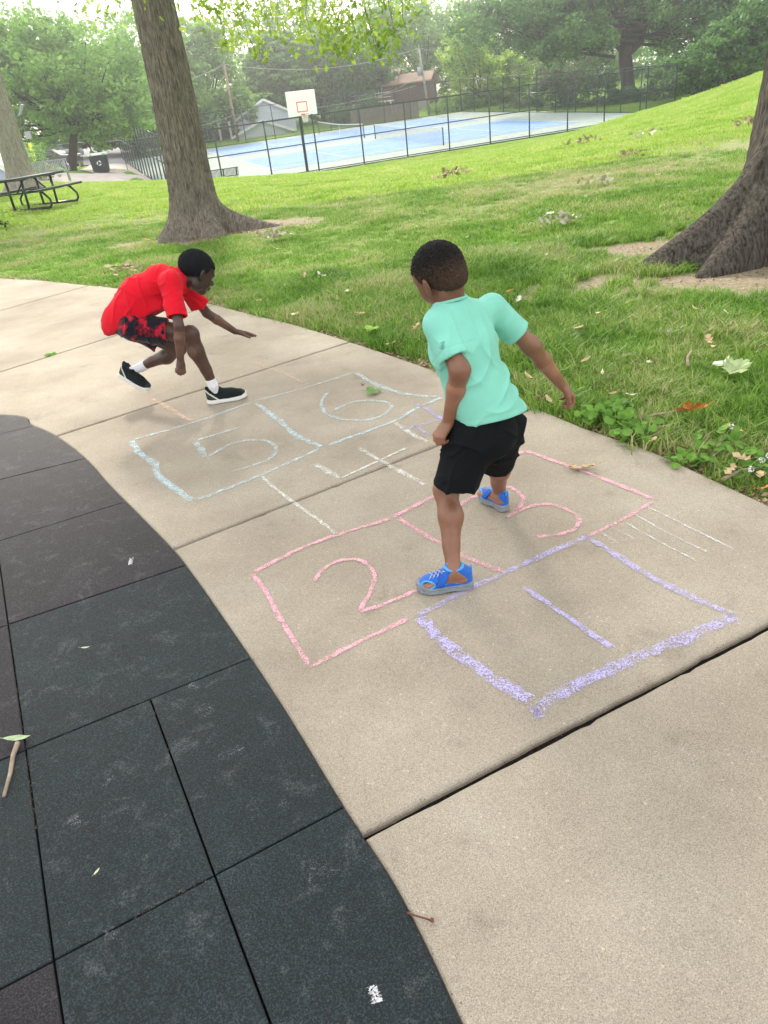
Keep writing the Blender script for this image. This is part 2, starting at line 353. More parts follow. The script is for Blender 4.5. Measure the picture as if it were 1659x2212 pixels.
for i in range(len(rows)+1):
    P = region
    if i > 0: P = clip(P, rows[i-1][0], rows[i-1][1], -1)
    if i < len(rows): P = clip(P, rows[i][0], rows[i][1], 1)
    if len(P) < 3: continue
    # long rows break into tiles to the left
    s0 = b0b if i == 5 else (b0c if i == 6 else b0)
    right = clip(P, s0[0], s0[1], 1); left = clip(P, s0[0], s0[1], -1)
    if i == 5 or i == 6:
        s1 = b1 if i == 5 else b1b
        put_tile(clip(right, s1[0], s1[1], 1), cols[i], .001); put_tile(clip(right, s1[0], s1[1], -1), cols[i])
    else: put_tile(right, cols[i], .0008*(i % 2))
    for j in range(12):
        off = np.array([-.665, .16])*1.0
        a = s0[0]+off*j; b = s0[1]+off*j; T = clip(clip(left, a, b, -1), a+off, b+off, 1)
        cc = 'teal' if i == 5 or (i+j) % 3 == 2 and i > 5 else 'purple'
        put_tile(T, cc, -.001)
def rubber(name, c):
    m = bpy.data.materials.new(name); m.use_nodes = True; t = m.node_tree; N = t.nodes; L = t.links; b = N['Principled BSDF']; b.inputs['Roughness'].default_value = .72; b.inputs['Specular IOR Level'].default_value = .35
    tc = N.new('ShaderNodeTexCoord')
    n1 = N.new('ShaderNodeTexNoise'); n1.inputs['Scale'].default_value = 260; n1.inputs['Detail'].default_value = 3; n1.inputs['Roughness'].default_value = .75
    n2 = N.new('ShaderNodeTexNoise'); n2.inputs['Scale'].default_value = 3.5; n2.inputs['Detail'].default_value = 6; n2.inputs['Roughness'].default_value = .65
    n3 = N.new('ShaderNodeTexVoronoi'); n3.inputs['Scale'].default_value = 190
    n4 = N.new('ShaderNodeTexNoise'); n4.inputs['Scale'].default_value = 9; n4.inputs['Detail'].default_value = 8; n4.inputs['Roughness'].default_value = .8; n4.inputs['Distortion'].default_value = .6
    for n in (n1, n2, n3, n4): L.new(tc.outputs['Object'], n.inputs['Vector'])
    def ramp(src, st):
        r = N.new('ShaderNodeValToRGB'); e = r.color_ramp.elements
        while len(e) < len(st): e.new(.5)
        for q, (p, cc) in zip(e, st): q.position = p; q.color = (*cc, 1)
        L.new(src, r.inputs[0]); return r.outputs[0]
    def mix(a, bb, f=1, mode='MULTIPLY', fs=None):
        x = N.new('ShaderNodeMix'); x.data_type = 'RGBA'; x.blend_type = mode; x.inputs[0].default_value = f
        if fs is not None: L.new(fs, x.inputs[0])
        L.new(a, x.inputs[6])
        if isinstance(bb, tuple): x.inputs[7].default_value = (*bb, 1)
        else: L.new(bb, x.inputs[7])
        return x.outputs[2]
    base = ramp(n2.outputs[0], [(.3, tuple(v*.8 for v in c)), (.55, c), (.75, tuple(v*1.45+.004 for v in c))])
    col = mix(base, ramp(n1.outputs[0], [(.35, (.22, .22, .22)), (.5, (.8, .8, .8)), (.64, (3.4, 3.4, 3.4))]))
    sm = ramp(n4.outputs[0], [(.54, (0, 0, 0)), (.66, (.13, .13, .13)), (.78, (.42, .42, .42))])
    gr = N.new('ShaderNodeMath'); gr.operation = 'MULTIPLY'; L.new(sm, gr.inputs[0]); L.new(ramp(n1.outputs[0], [(.4, (.2, .2, .2)), (.55, (1, 1, 1))]), gr.inputs[1])
    col = mix(col, (.42, .43, .46), mode='MIX', fs=gr.outputs[0])
    L.new(col, b.inputs['Base Color'])
    bp = N.new('ShaderNodeBump'); bp.inputs['Strength'].default_value = .9; bp.inputs['Distance'].default_value = .0022; L.new(n1.outputs[0], bp.inputs['Height']); L.new(bp.outputs[0], b.inputs['Normal']); return m
o_t = mbs['teal'].build('playground_surface', rubber('teal black rubber', (.0088, .0155, .0192))); tag(o_t, 'teal black rubber playground tiles', kind='structure')
o_p = mbs['purple'].build('playground_surface', rubber('purple black rubber', (.0150, .0130, .0175))); tag(o_p, 'purple black rubber playground tiles', kind='structure')
# ---------------------------------------------------------------- ground sheet
def lines(lo, hi, d0, d1, step, gr, far_lo, far_hi):
    a = list(np.arange(d0, d1, step)); s = step; x = a[-1]
    while x < far_hi: s = min(s*gr, 40); x += s; a.append(x)
    s = step; x = a[0]; pre = []
    while x > far_lo: s = min(s*gr, 40); x -= s; pre.append(x)
    return np.array(pre[::-1]+a)
gx = lines(0, 0, -9, 6.5, .13, 1.045, -600, 600); gy = lines(0, 0, .5, 13, .13, 1.025, -300, 900)
GX, GY = np.meshgrid(gx, gy); sh = GX.shape
BARE = []
def edge_dist(C, x, y):
    q = np.stack([x, y], 1); best = np.full(len(q), 1e9)
    for i in range(len(C)-1):
        a, b = C[i], C[i+1]; ab = b-a; t = np.clip(((q-a)@ab)/(ab@ab), 0, 1); d = np.linalg.norm(q-(a+t[:, None]*ab), axis=1); best = np.minimum(best, d)
    return best
def inside(P, x, y):
    P = np.array(P); c = np.zeros(len(x), bool); j = len(P)-1
    for i in range(len(P)):
        yi, yj, xi, xj = P[i][1], P[j][1], P[i][0], P[j][0]
        m = ((yi > y) != (yj > y)) & (x < (xj-xi)*(y-yi)/(yj-yi+1e-12)+xi); c ^= m; j = i
    return c
def vnoise(x, y, s, seed=0):
    """cheap smooth noise on numpy arrays"""
    r = np.random.default_rng(seed); T = r.random((64, 64)); u = x*s; v = y*s; i = np.floor(u).astype(int); j = np.floor(v).astype(int); fu = u-i; fv = v-j; fu = fu*fu*(3-2*fu); fv = fv*fv*(3-2*fv)
    g = lambda a, b: T[a % 64, b % 64]
    return (g(i, j)*(1-fu)+g(i+1, j)*fu)*(1-fv)+(g(i, j+1)*(1-fu)+g(i+1, j+1)*fu)*fv
def fbm(x, y, s, seed=0): return (vnoise(x, y, s, seed)+.5*vnoise(x, y, s*2.1, seed+1)+.25*vnoise(x, y, s*4.3, seed+2))/1.75
LT = AY(430, 500, 12.5); RT = AY(1785, 550, 6.65)     # the two oaks' feet
bareL = [(G(480, 480), .95, .55), (G(400, 500), .9, .45), (G(620, 478), .9, .35)]
def bare_fn(x, y):
    """0 grass .. 1 bare soil"""
    n = fbm(x, y, 2.2, 5); b = np.zeros_like(x)
    de = edge_dist(RC, x, y); b = np.maximum(b, np.clip(1.25-(de-.0)/.16, 0, 1)*(-.15+1.75*n))
    for (cx, cy, rx, ry) in ((LT[0]+.1, LT[1]-.05, 1.25, .8), (LT[0]+1.2, LT[1]+.3, 1.0, .5), (RT[0]-.7, RT[1]-.75, 1.75, .62), (RT[0]-1.2, RT[1]+.75, .6, .5), (RT[0]+.5, RT[1]-.3, 1.2, .8)):
        d = np.hypot((x-cx)/rx, (y-cy)/ry)+(n-.5)*1.9+(fbm(x, y, 6.0, 51)-.5)*.5; b = np.maximum(b, np.clip((1.12-d)/.45, 0, 1))
    return b
def worn_fn(x, y):
    """thin tan grass patches"""
    n = fbm(x, y, .55, 11); m = fbm(x, y, 2.5, 15); w_ = np.zeros_like(x)
    w_ = np.maximum(w_, np.exp(-(((y-(12.3+.25*x))/2.8)**2))*np.clip((x+3)/3, 0, 1)*.85)       # the trodden belt between the oaks
    w_ = np.maximum(w_, np.exp(-(((y-15.5)/2.8)**2+((x+6)/4.5)**2))*.95)
    w_ = np.maximum(w_, np.exp(-(((y-24)/4)**2+((x-1)/8)**2))*.35)
    return np.clip(w_*(.55+1.1*(n-.3))+.22*(m-.6), 0, 1)
x_, y_ = GX.ravel(), GY.ravel(); Z = terrain(x_, y_)
onpave = inside(bedP, x_, y_); Z = Z-.03-.05*onpave + .018*(fbm(x_, y_, 1.5, 3)-.5)*(~onpave)*(np.hypot(x_, y_) < 60)
ba = bare_fn(x_, y_); wo = worn_fn(x_, y_)
V = np.stack([x_, y_, Z], 1); nx = len(gx); ny = len(gy)
I = np.arange(nx*ny).reshape(ny, nx); F = np.stack([I[:-1, :-1].ravel(), I[:-1, 1:].ravel(), I[1:, 1:].ravel(), I[1:, :-1].ravel()], 1)
def ground_mat():
    m = bpy.data.materials.new('lawn soil and turf'); m.use_nodes = True; t = m.node_tree; N = t.nodes; L = t.links; b = N['Principled BSDF']; b.inputs['Roughness'].default_value = .95; b.inputs['Specular IOR Level'].default_value = .1
    at = N.new('ShaderNodeAttribute'); at.attribute_name = 'Col'; sp = N.new('ShaderNodeSeparateColor'); L.new(at.outputs['Color'], sp.inputs[0])
    tc = N.new('ShaderNodeTexCoord')
    def noise(s, d=5, r=.6):
        n = N.new('ShaderNodeTexNoise'); n.inputs['Scale'].default_value = s; n.inputs['Detail'].default_value = d; n.inputs['Roughness'].default_value = r; L.new(tc.outputs['Object'], n.inputs['Vector']); return n.outputs[0]
    def ramp(src, st):
        r = N.new('ShaderNodeValToRGB'); e = r.color_ramp.elements
        while len(e) < len(st): e.new(.5)
        for q, (p, cc) in zip(e, st): q.position = p; q.color = (*cc, 1)
        L.new(src, r.inputs[0]); return r.outputs[0]
    def mix(f, a, c):
        x = N.new('ShaderNodeMix'); x.data_type = 'RGBA'; L.new(f, x.inputs[0]); L.new(a, x.inputs[6]); L.new(c, x.inputs[7]); return x.outputs[2]
    grass = ramp(noise(9, 8, .75), [(.3, (.07, .15, .02)), (.5, (.16, .30, .04)), (.7, (.27, .40, .07))])
    tan = ramp(noise(14, 8, .8), [(.3, (.17, .18, .08)), (.5, (.29, .28, .15)), (.7, (.42, .38, .24))])
    soil = ramp(noise(30, 8, .8), [(.3, (.16, .125, .09)), (.5, (.34, .28, .20)), (.7, (.52, .44, .33))])
    c = mix(sp.outputs[1], grass, tan); c = mix(sp.outputs[0], c, soil); L.new(c, b.inputs['Base Color'])
    bp = N.new('ShaderNodeBump'); bp.inputs['Strength'].default_value = .8; bp.inputs['Distance'].default_value = .02; L.new(noise(45, 6, .8), bp.inputs['Height']); L.new(bp.outputs[0], b.inputs['Normal']); return m
MT['ground'] = ground_mat()
go = np_mesh('ground', V, F, MT['ground'], smooth=True, cols=np.stack([ba, wo, onpave*1.0], 1)); tag(go, 'rolling park lawn', kind='structure')
# ---------------------------------------------------------------- grass blades (one uncountable mass)
def tuft(name, nb, r, hmin, hmax, w, m, bend=.5):
    V = []; F = []
    for i in range(nb):
        a = random.uniform(0, 6.283); rr = r*math.sqrt(random.random()); x, y = rr*math.cos(a), rr*math.sin(a); h = random.uniform(hmin, hmax)
        d = random.uniform(0, 6.283); dx, dy = math.cos(d), math.sin(d); b = random.uniform(.1, bend)*h*1.6; ww = w*random.uniform(.7, 1.2)/2
        e = random.uniform(0, 6.283); ex, ey = math.cos(e)*ww, math.sin(e)*ww; n = len(V)
        V += [(x-ex, y-ey, -.01), (x+ex, y+ey, -.01), (x+dx*b*.35-ex*.8, y+dy*b*.35-ey*.8, h*.55), (x+dx*b*.35+ex*.8, y+dy*b*.35+ey*.8, h*.55), (x+dx*b, y+dy*b, h*random.uniform(.75, 1))]
        F += [(n, n+1, n+3, n+2), (n+2, n+3, n+4)]
    me = bpy.data.meshes.new(name); me.from_pydata(V, [], F); me.materials.append(m); o = bpy.data.objects.new(name, me); return o
def bladmat(name, c1, c2, c3, dry):
    m = bpy.data.materials.new(name); m.use_nodes = True; t = m.node_tree; N = t.nodes; L = t.links; b = N['Principled BSDF']; b.inputs['Roughness'].default_value = .5; b.inputs['Specular IOR Level'].default_value = .35
    g = N.new('ShaderNodeNewGeometry'); oi = N.new('ShaderNodeObjectInfo')
    n = N.new('ShaderNodeTexNoise'); n.inputs['Scale'].default_value = 1.1; n.inputs['Detail'].default_value = 4; L.new(oi.outputs['Location'], n.inputs['Vector'])
    ad = N.new('ShaderNodeMath'); ad.operation = 'MULTIPLY_ADD'; L.new(g.outputs['Random Per Island'], ad.inputs[0]); ad.inputs[1].default_value = .45; L.new(n.outputs[0], ad.inputs[2])
    r = N.new('ShaderNodeValToRGB'); e = r.color_ramp.elements
    st = [(.42, c1), (.65, c2), (.88, c3), (.97, dry)]
    while len(e) < 4: e.new(.5)
    for q, (p, cc) in zip(e, st): q.position = p; q.color = (*cc, 1)
    L.new(ad.outputs[0], r.inputs[0]); L.new(r.outputs[0], b.inputs['Base Color'])
    tr = N.new('ShaderNodeBsdfTranslucent'); L.new(r.outputs[0], tr.inputs[0]); ms = N.new('ShaderNodeMixShader'); ms.inputs[0].default_value = .4
    L.new(b.outputs[0], ms.inputs[1]); L.new(tr.outputs[0], ms.inputs[2]); L.new(ms.outputs[0], N['Material Output'].inputs[0]); return m
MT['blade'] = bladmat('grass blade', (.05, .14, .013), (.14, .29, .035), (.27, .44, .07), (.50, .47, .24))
MT['blade_far'] = bladmat('grass blade tinted sunlit', (.20, .36, .03), (.31, .46, .06), (.43, .57, .11), (.55, .56, .22))  # the far lawn's sunlit brightness is put into these blade colours
MT['blade_dry'] = bladmat('thin dry grass', (.15, .26, .05), (.28, .36, .11), (.40, .42, .20), (.52, .47, .30))
def scatter(name, pts, scl, tufts, label):
    coll = bpy.data.collections.new(name+'_sources')
    for o in tufts: coll.objects.link(o)
    me = bpy.data.meshes.new(name); P = np.asarray(pts, np.float32); me.vertices.add(len(P)); me.vertices.foreach_set('co', P.ravel())
    a = me.attributes.new('scl', 'FLOAT', 'POINT'); a.data.foreach_set('value', np.asarray(scl, np.float32))
    o = bpy.data.objects.new(name, me); COL.objects.link(o)
    ng = bpy.data.node_groups.new(name, 'GeometryNodeTree'); ng.interface.new_socket('Geometry', in_out='INPUT', socket_type='NodeSocketGeometry'); ng.interface.new_socket('Geometry', in_out='OUTPUT', socket_type='NodeSocketGeometry')
    N = ng.nodes; L = ng.links; gi = N.new('NodeGroupInput'); go_ = N.new('NodeGroupOutput'); m2p = N.new('GeometryNodeMeshToPoints'); ci = N.new('GeometryNodeCollectionInfo'); ci.inputs['Collection'].default_value = coll; ci.inputs['Separate Children'].default_value = True; ci.inputs['Reset Children'].default_value = True
    ip = N.new('GeometryNodeInstanceOnPoints'); ip.inputs['Pick Instance'].default_value = True
    rv = N.new('FunctionNodeRandomValue'); rv.data_type = 'FLOAT_VECTOR'; rv.inputs[0].default_value = (-.15, -.15, 0); rv.inputs[1].default_value = (.15, .15, 6.283)
    na = N.new('GeometryNodeInputNamedAttribute'); na.data_type = 'FLOAT'; na.inputs[0].default_value = 'scl'
    L.new(gi.outputs[0], m2p.inputs[0]); L.new(m2p.outputs[0], ip.inputs['Points']); L.new(ci.outputs[0], ip.inputs['Instance']); L.new(rv.outputs[0], ip.inputs['Rotation']); L.new(na.outputs[0], ip.inputs['Scale']); L.new(ip.outputs[0], go_.inputs[0])
    md = o.modifiers.new('scatter', 'NODES'); md.node_group = ng
    tag(o, label, 'grass', kind='stuff'); return o
def in_view(x, y, pad=60):
    z = terrain(x, y); v = np.stack([x, y, z-CAMH], 1); d = v@CF; px = CW/2+FPX*(v@CR)/d; py = CH/2-FPX*(v@CU)/d
    return (d > 0) & (px > -pad) & (px < CW+pad) & (py < CH+pad)
def candidates(x0, x1, y0, y1, dens):
    n = int((x1-x0)*(y1-y0)*dens); x = RNG.uniform(x0, x1, n); y = RNG.uniform(y0, y1, n); m = in_view(x, y); x, y = x[m], y[m]
    m = ~inside(bedP, x, y); l = np.stack([x, y], 1)-C0; a = l@S; b = l@Nn; m &= ~((a > -.3) & (a < CWID) & (b > -.3) & (b < CDEP)); return x[m], y[m]
def grass_zone(name, x0, x1, y0, y1, dens, tufts, s0, s1, label, dry=False, falloff=None):
    x, y = candidates(x0, x1, y0, y1, dens); b = bare_fn(x, y); w_ = worn_fn(x, y); keep = RNG.random(len(x)) > b*1.25
    keep &= (RNG.random(len(x)) < np.clip(w_*1.3, 0, 1)) if dry else (RNG.random(len(x)) > w_*1.15)
    keep &= ~pad_mask(x, y)
    x, y = x[keep], y[keep]; h = fbm(x, y, 1.6, 31)
    sc = (s0+(s1-s0)*RNG.random(len(x)))*(.45+1.1*h); 
    return scatter(name, np.stack([x, y, terrain(x, y)-.03], 1), sc, tufts, label)
PADP = [AY(160, 395, 40)[:2], U2(10, 420)*0+np.array([-19, 36.]), np.array([-26., 62.]), np.array([-23.5, 72.]), np.array([-19.6, 72.]), C0+np.array([-.15, 0]), np.array([-10.2, 42.0]), np.array([-11.0, 39.5])]
PADP = [np.array(p) for p in [(-24, 36.5), (-13.6, 39.8), (-12.0, 38.2), (-10.9, 39.2), (-10.15, 43.0), (-10.1, 47.0), (-19.0, 73.5), (-22.5, 73.5), (-19.5, 60.5), (-16.2, 53.5), (-26., 47.)]]
ROADP = [np.array(p) for p in [(-22.5, 73), (-19.4, 73), (-22, 90), (-30, 125), (-34, 175), (-44, 175), (-38, 125), (-28, 90), (-60, 84), (-60, 79)]]
def pad_mask(x, y): return inside(PADP, x, y) | inside(ROADP, x, y)
near_t = [tuft('grass_tuft', 24, .045, .035, .075, .0042, MT['blade'], .9) for _ in range(6)]
mid_t = [tuft('grass_tuft', 22, .08, .03, .065, .007, MT['blade'], .8) for _ in range(4)]
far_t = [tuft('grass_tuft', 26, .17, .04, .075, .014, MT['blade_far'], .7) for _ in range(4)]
dry_t = [tuft('grass_tuft', 16, .06, .015, .04, .005, MT['blade_dry'], 1.2) for _ in range(4)]
dryf_t = [tuft('grass_tuft', 22, .16, .02, .045, .012, MT['blade_dry'], 1.0) for _ in range(4)]
grass_zone('grass', -7, 4.5, 2.4, 8.2, 700, near_t, .6, 1.5, 'green lawn grass close to the sidewalk')
grass_zone('grass', -9, 7, 8.2, 15, 190, mid_t, .7, 1.2, 'green lawn grass between the two oaks')
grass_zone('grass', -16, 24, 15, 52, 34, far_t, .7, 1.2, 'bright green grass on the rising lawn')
grass_zone('grass', -8, 6, 6, 16, 150, dry_t, .7, 1.3, 'thin tan grass in the trodden belt', dry=True)
grass_zone('grass', -12, 14, 16, 32, 30, dryf_t, .7, 1.3, 'thin tan grass on the far lawn', dry=True)
# ---------------------------------------------------------------- concrete pad, road, court
def sheet(name, P, dz, m, step=1.0, zf=None, kind='structure', label=None):
    P = np.array(P); lo = P.min(0); hi = P.max(0); bm = bmesh.new(); vs = [bm.verts.new((p[0], p[1], 0)) for p in P]; bm.faces.new(vs)
    for ax in (0, 1):
        n = int((hi[ax]-lo[ax])/step)
        for i in range(1, n+1):
            co = [0, 0, 0]; no = [0, 0, 0]; co[ax] = lo[ax]+i*step; no[ax] = 1
            bmesh.ops.bisect_plane(bm, geom=bm.verts[:]+bm.edges[:]+bm.faces[:], plane_co=co, plane_no=no)
    bm.verts.ensure_lookup_table(); xy = np.array([v.co[:2] for v in bm.verts]); z = (zf or terrain)(xy[:, 0], xy[:, 1])
    for v, zz in zip(bm.verts, z): v.co.z = zz+dz
    if bm.faces[:][0].normal.z < 0: bmesh.ops.reverse_faces(bm, faces=bm.faces[:])
    me = bpy.data.meshes.new(name); bm.to_mesh(me); bm.free(); o = link(name, me, m); tag(o, label, kind=kind); return o
MT['pad'] = mat('pale concrete pad', (.52, .46, .42), .9, .2, noise=.12, nscale=2)
MT['road'] = mat('pale asphalt', (.30, .28, .30), .9, .2, noise=.1, nscale=1)
MT['court_green'] = mat('faded green court paint', (.33, .40, .36), .85, .2, noise=.1, nscale=1.5)
MT['court_blue'] = mat('blue court paint', (.20, .34, .60), .85, .2, noise=.1, nscale=1.2)
MT['court_line'] = mat('white court line', (.75, .78, .82), .8)
sheet('concrete_pad', PADP, .03, MT['pad'], 1.5); sheet('road', ROADP, .05, MT['road'], 3)
cz = lambda x, y: court_z(np.asarray(x), np.asarray(y))
rect = lambda a0, a1, b0_, b1_: [C0+S*a+Nn*b for a, b in ((a0, b0_), (a1, b0_), (a1, b1_), (a0, b1_))]
sheet('court_pavement', rect(-.12, CWID+.1, -.12, CDEP+.1), .0, MT['court_green'], 50, cz)
NA = AY(958, 314, 56)[:2]-C0; na, nb_ = NA@S, NA@Nn          # near post of the near net, in court axes
HL = 11.885; c1b, c2b = nb_+.91, nb_+.91+10.97; gapb = 4.4; c3b, c4b = c2b+gapb, c2b+gapb+10.97
for (b0_, b1_) in ((c1b, c2b), (c3b, c4b)):
    sheet('court_pavement', rect(na-HL, na+HL, b0_, b1_), .012, MT['court_blue'], 50, cz)
    mb = MB()
    def lin(a0, a1, b2, b3, w=.07):
        p = C0+S*a0+Nn*b2; q = C0+S*a1+Nn*b3; d = nrm(q-p); n = np.array([-d[1], d[0]])*w/2
        mb.poly([(v[0], v[1], court_z(*v)+.022) for v in (p-n, q-n, q+n, p+n)])
    lin(na-HL, na+HL, b0_, b0_); lin(na-HL, na+HL, b1_, b1_); lin(na-HL, na+HL, b0_+1.37, b0_+1.37); lin(na-HL, na+HL, b1_-1.37, b1_-1.37)
    lin(na-HL, na-HL, b0_, b1_); lin(na+HL, na+HL, b0_, b1_); lin(na-6.4, na-6.4, b0_+1.37, b1_-1.37); lin(na+6.4, na+6.4, b0_+1.37, b1_-1.37); lin(na-6.4, na+6.4, (b0_+b1_)/2, (b0_+b1_)/2)
    tag(mb.build('court_lines', MT['court_line']), kind='structure')
# ================================================================ CHALK
def chalk_mat(name, c, dens=.82, hi=1.48):
    m = bpy.data.materials.new(name); m.use_nodes = True; t = m.node_tree; N = t.nodes; L = t.links; b = N['Principled BSDF']; b.inputs['Roughness'].default_value = .95; b.inputs['Base Color'].default_value = (*c, 1); b.inputs['Specular IOR Level'].default_value = .05
    at = N.new('ShaderNodeAttribute'); at.attribute_name = 'Col'; sp = N.new('ShaderNodeSeparateColor'); L.new(at.outputs['Color'], sp.inputs[0])
    tc = N.new('ShaderNodeTexCoord')
    def noise(s, d):
        n = N.new('ShaderNodeTexNoise'); n.inputs['Scale'].default_value = s; n.inputs['Detail'].default_value = d; n.inputs['Roughness'].default_value = .7; L.new(tc.outputs['Object'], n.inputs['Vector']); return n.outputs[0]
    def mth(op, a, bb, cc=None):
        n = N.new('ShaderNodeMath'); n.operation = op
        for i, v in enumerate((a, bb, cc)):
            if v is None: continue
            if isinstance(v, (int, float)): n.inputs[i].default_value = v
            else: L.new(v, n.inputs[i])
        return n.outputs[0]
    g = mth('MULTIPLY_ADD', noise(210, 3), 1.25, mth('MULTIPLY', noise(24, 4), .75)); g = mth('SUBTRACT', g, .225)      # grain + broken stretches
    k = mth('MULTIPLY_ADD', sp.outputs[0], .36, g); k = mth('MULTIPLY_ADD', sp.outputs[1], .5, k)
    mr = N.new('ShaderNodeMapRange'); mr.inputs[1].default_value = 1.22; mr.inputs[2].default_value = hi; L.new(k, mr.inputs[0]); a = mth('MULTIPLY', mr.outputs[0], dens)
    tr = N.new('ShaderNodeBsdfTransparent'); ms = N.new('ShaderNodeMixShader'); L.new(a, ms.inputs[0]); L.new(tr.outputs[0], ms.inputs[1]); L.new(b.outputs[0], ms.inputs[2]); L.new(ms.outputs[0], N['Material Output'].inputs[0]); return m
CHK = {'purple': chalk_mat('purple chalk', (.57, .52, .88)), 'pink': chalk_mat('pink chalk', (.90, .47, .57)), 'blue': chalk_mat('pale blue chalk', (.58, .73, .78)), 'white': chalk_mat('white chalk', (.80, .80, .76)), 'peach': chalk_mat('peach chalk', (.86, .62, .50)), 'dust': chalk_mat('chalk dust', (.80, .80, .84)), 'rub': chalk_mat('rubbed chalk', (.62, .64, .68), .42, 1.75)}
def strokes(name, lst, m, parent=None):
    V = []; F = []; C = []
    for st in lst:
        pts, wd, inten = st
        W = smooth_curve([U2(*p) for p in pts], 10) if len(pts) > 2 else np.array([U2(*pts[0])+(U2(*pts[1])-U2(*pts[0]))*t for t in np.linspace(0, 1, 16)])
        n = len(W); j = RNG.normal(0, wd*.05, n); base = len(V)
        for i in range(n):
            d = nrm(W[min(i+1, n-1)]-W[max(i-1, 0)]); nn = np.array([-d[1], d[0]]); w_ = wd*(1+.13*math.sin(i*.5+wd*300)+RNG.normal(0, .05)); c = W[i]+nn*j[i]
            for k, e in ((-1, 0), (-.6, .85), (0, 1), (.6, .85), (1, 0)):
                p = c+nn*w_*(.76 if wd < .03 or m is not CHK['purple'] else .62)*k; V.append((p[0], p[1], .0016)); C.append((e*(.35 if i in (0, n-1) else 1), inten, 0))
        for i in range(n-1):
            for k in range(4): F.append((base+i*5+k, base+i*5+k+1, base+i*5+5+k+1, base+i*5+5+k))
    return np_mesh(name, np.array(V), np.array(F), m, parent, cols=np.array(C))
def chalk_thing(label, c, group='hopscotch squares chalked on the sidewalk', **parts):
    e = empty('chalk_square', (0, 0, 0), 0, label, 'chalk drawing', group)
    for k, v in parts.items(): strokes(k, v, CHK[c] if isinstance(c, str) else CHK[c[k]], e)
    return e
chalk_thing('purple chalk hopscotch square with a numeral one, nearest the camera', 'purple',
    outline=[([(905, 1330), (955, 1385), (1040, 1450), (1150, 1515)], .046, .5), ([(1142, 1540), (1200, 1505), (1280, 1465), (1400, 1410), (1500, 1370), (1590, 1330)], .047, .44), ([(1268, 1158), (1360, 1218), (1450, 1270), (1588, 1330)], .032, .46), ([(900, 1332), (1000, 1280), (1150, 1210), (1272, 1158)], .030, .46), ([(1150, 1520), (1168, 1552)], .02, .3)],
    numeral=[([(1125, 1266), (1190, 1308), (1330, 1405)], .017, .6)])
chalk_thing('pink chalk hopscotch square holding a numeral two', 'pink',
    outline=[([(541, 1240), (650, 1185), (728, 1156), (845, 1120)], .019, .56), ([(543, 1237), (575, 1280), (610, 1345), (670, 1440)], .016, .58), ([(668, 1441), (760, 1395), (888, 1333)], .017, .55), ([(858, 1118), (955, 1178), (1002, 1202), (1086, 1236)], .020, .5)],
    numeral=[([(680, 1256), (700, 1228), (740, 1210), (782, 1212), (808, 1240), (800, 1280), (775, 1322)], .015, .56), ([(775, 1323), (830, 1305), (902, 1274)], .015, .62)])
chalk_thing('pink chalk hopscotch square holding a numeral three', 'pink',
    outline=[([(845, 1120), (936, 1073), (1037, 1023), (1136, 972)], .022, .55), ([(1130, 972), (1270, 1022), (1419, 1081)], .02, .55), ([(1417, 1080), (1340, 1125), (1266, 1160)], .016, .5)],
    numeral=[([(996, 1093), (1010, 1080), (1031, 1071), (1060, 1058), (1095, 1052), (1120, 1064), (1131, 1082), (1111, 1107)], .02, .48), ([(1092, 1118), (1134, 1098), (1175, 1089), (1212, 1096), (1250, 1118), (1240, 1143), (1200, 1156), (1158, 1160)], .019, .5)])
chalk_thing('white chalk hopscotch square holding a numeral four across the joint', 'white',
    outline=[([(562, 1027), (600, 1060), (640, 1090), (690, 1125), (730, 1156)], .018, .45), ([(850, 910), (880, 932), (925, 957)], .03, .42)],
    numeral=[([(679, 1002), (735, 1034)], .034, .4), ([(735, 1034), (800, 1004), (880, 967)], .013, .55), ([(772, 967), (830, 1000), (926, 1051)], .024, .42)])
chalk_thing('pale blue chalk hopscotch square holding a numeral five', 'blue',
    outline=[([(280, 952), (416, 914), (547, 868)], .022, .42), ([(282, 951), (300, 978), (335, 1003), (345, 1030), (418, 1085)], .036, .5), ([(416, 1084), (562, 1027), (699, 966)], .022, .45), ([(552, 871), (601, 907), (640, 940), (697, 967)], .034, .48)],
    numeral=[([(520, 923), (423, 952)], .022, .42), ([(423, 953), (445, 989)], .034, .4), ([(445, 989), (504, 958), (567, 951), (596, 968), (577, 995), (499, 1019)], .022, .4)])
chalk_thing('pale blue chalk hopscotch square holding a numeral six', 'blue',
    outline=[([(547, 868), (665, 836), (768, 804)], .02, .38), ([(765, 804), (821, 834), (884, 853), (957, 857)], .03, .44), ([(957, 857), (894, 885), (850, 910), (699, 966)], .022, .5)],
    numeral=[([(706, 848), (694, 873), (708, 895), (748, 907), (806, 905), (845, 883), (830, 868), (767, 868), (718, 888)], .024, .4)])
chalk_thing('faint peach chalk hopscotch square beyond the far sidewalk joint', 'peach',
    outline=[([(318, 857), (435, 819), (543, 781)], .016, .3), ([(543, 780), (610, 806), (669, 832)], .024, .36), ([(318, 856), (365, 882), (415, 912)], .032, .4)],
    numeral=[([(306, 818), (342, 806)], .022, .36), ([(440, 822), (520, 806), (500, 828)], .013, .3), ([(272, 838), (284, 848)], .03, .36)])
e = strokes('chalk_marks', [([(898, 873), (925, 885), (955, 907)], .026, .42), ([(955, 906), (910, 918), (862, 930)], .024, .4), ([(897, 918), (925, 942)], .024, .4)], CHK['purple'])
tag(e, 'purple chalk scribble beside the white four box', 'chalk drawing')
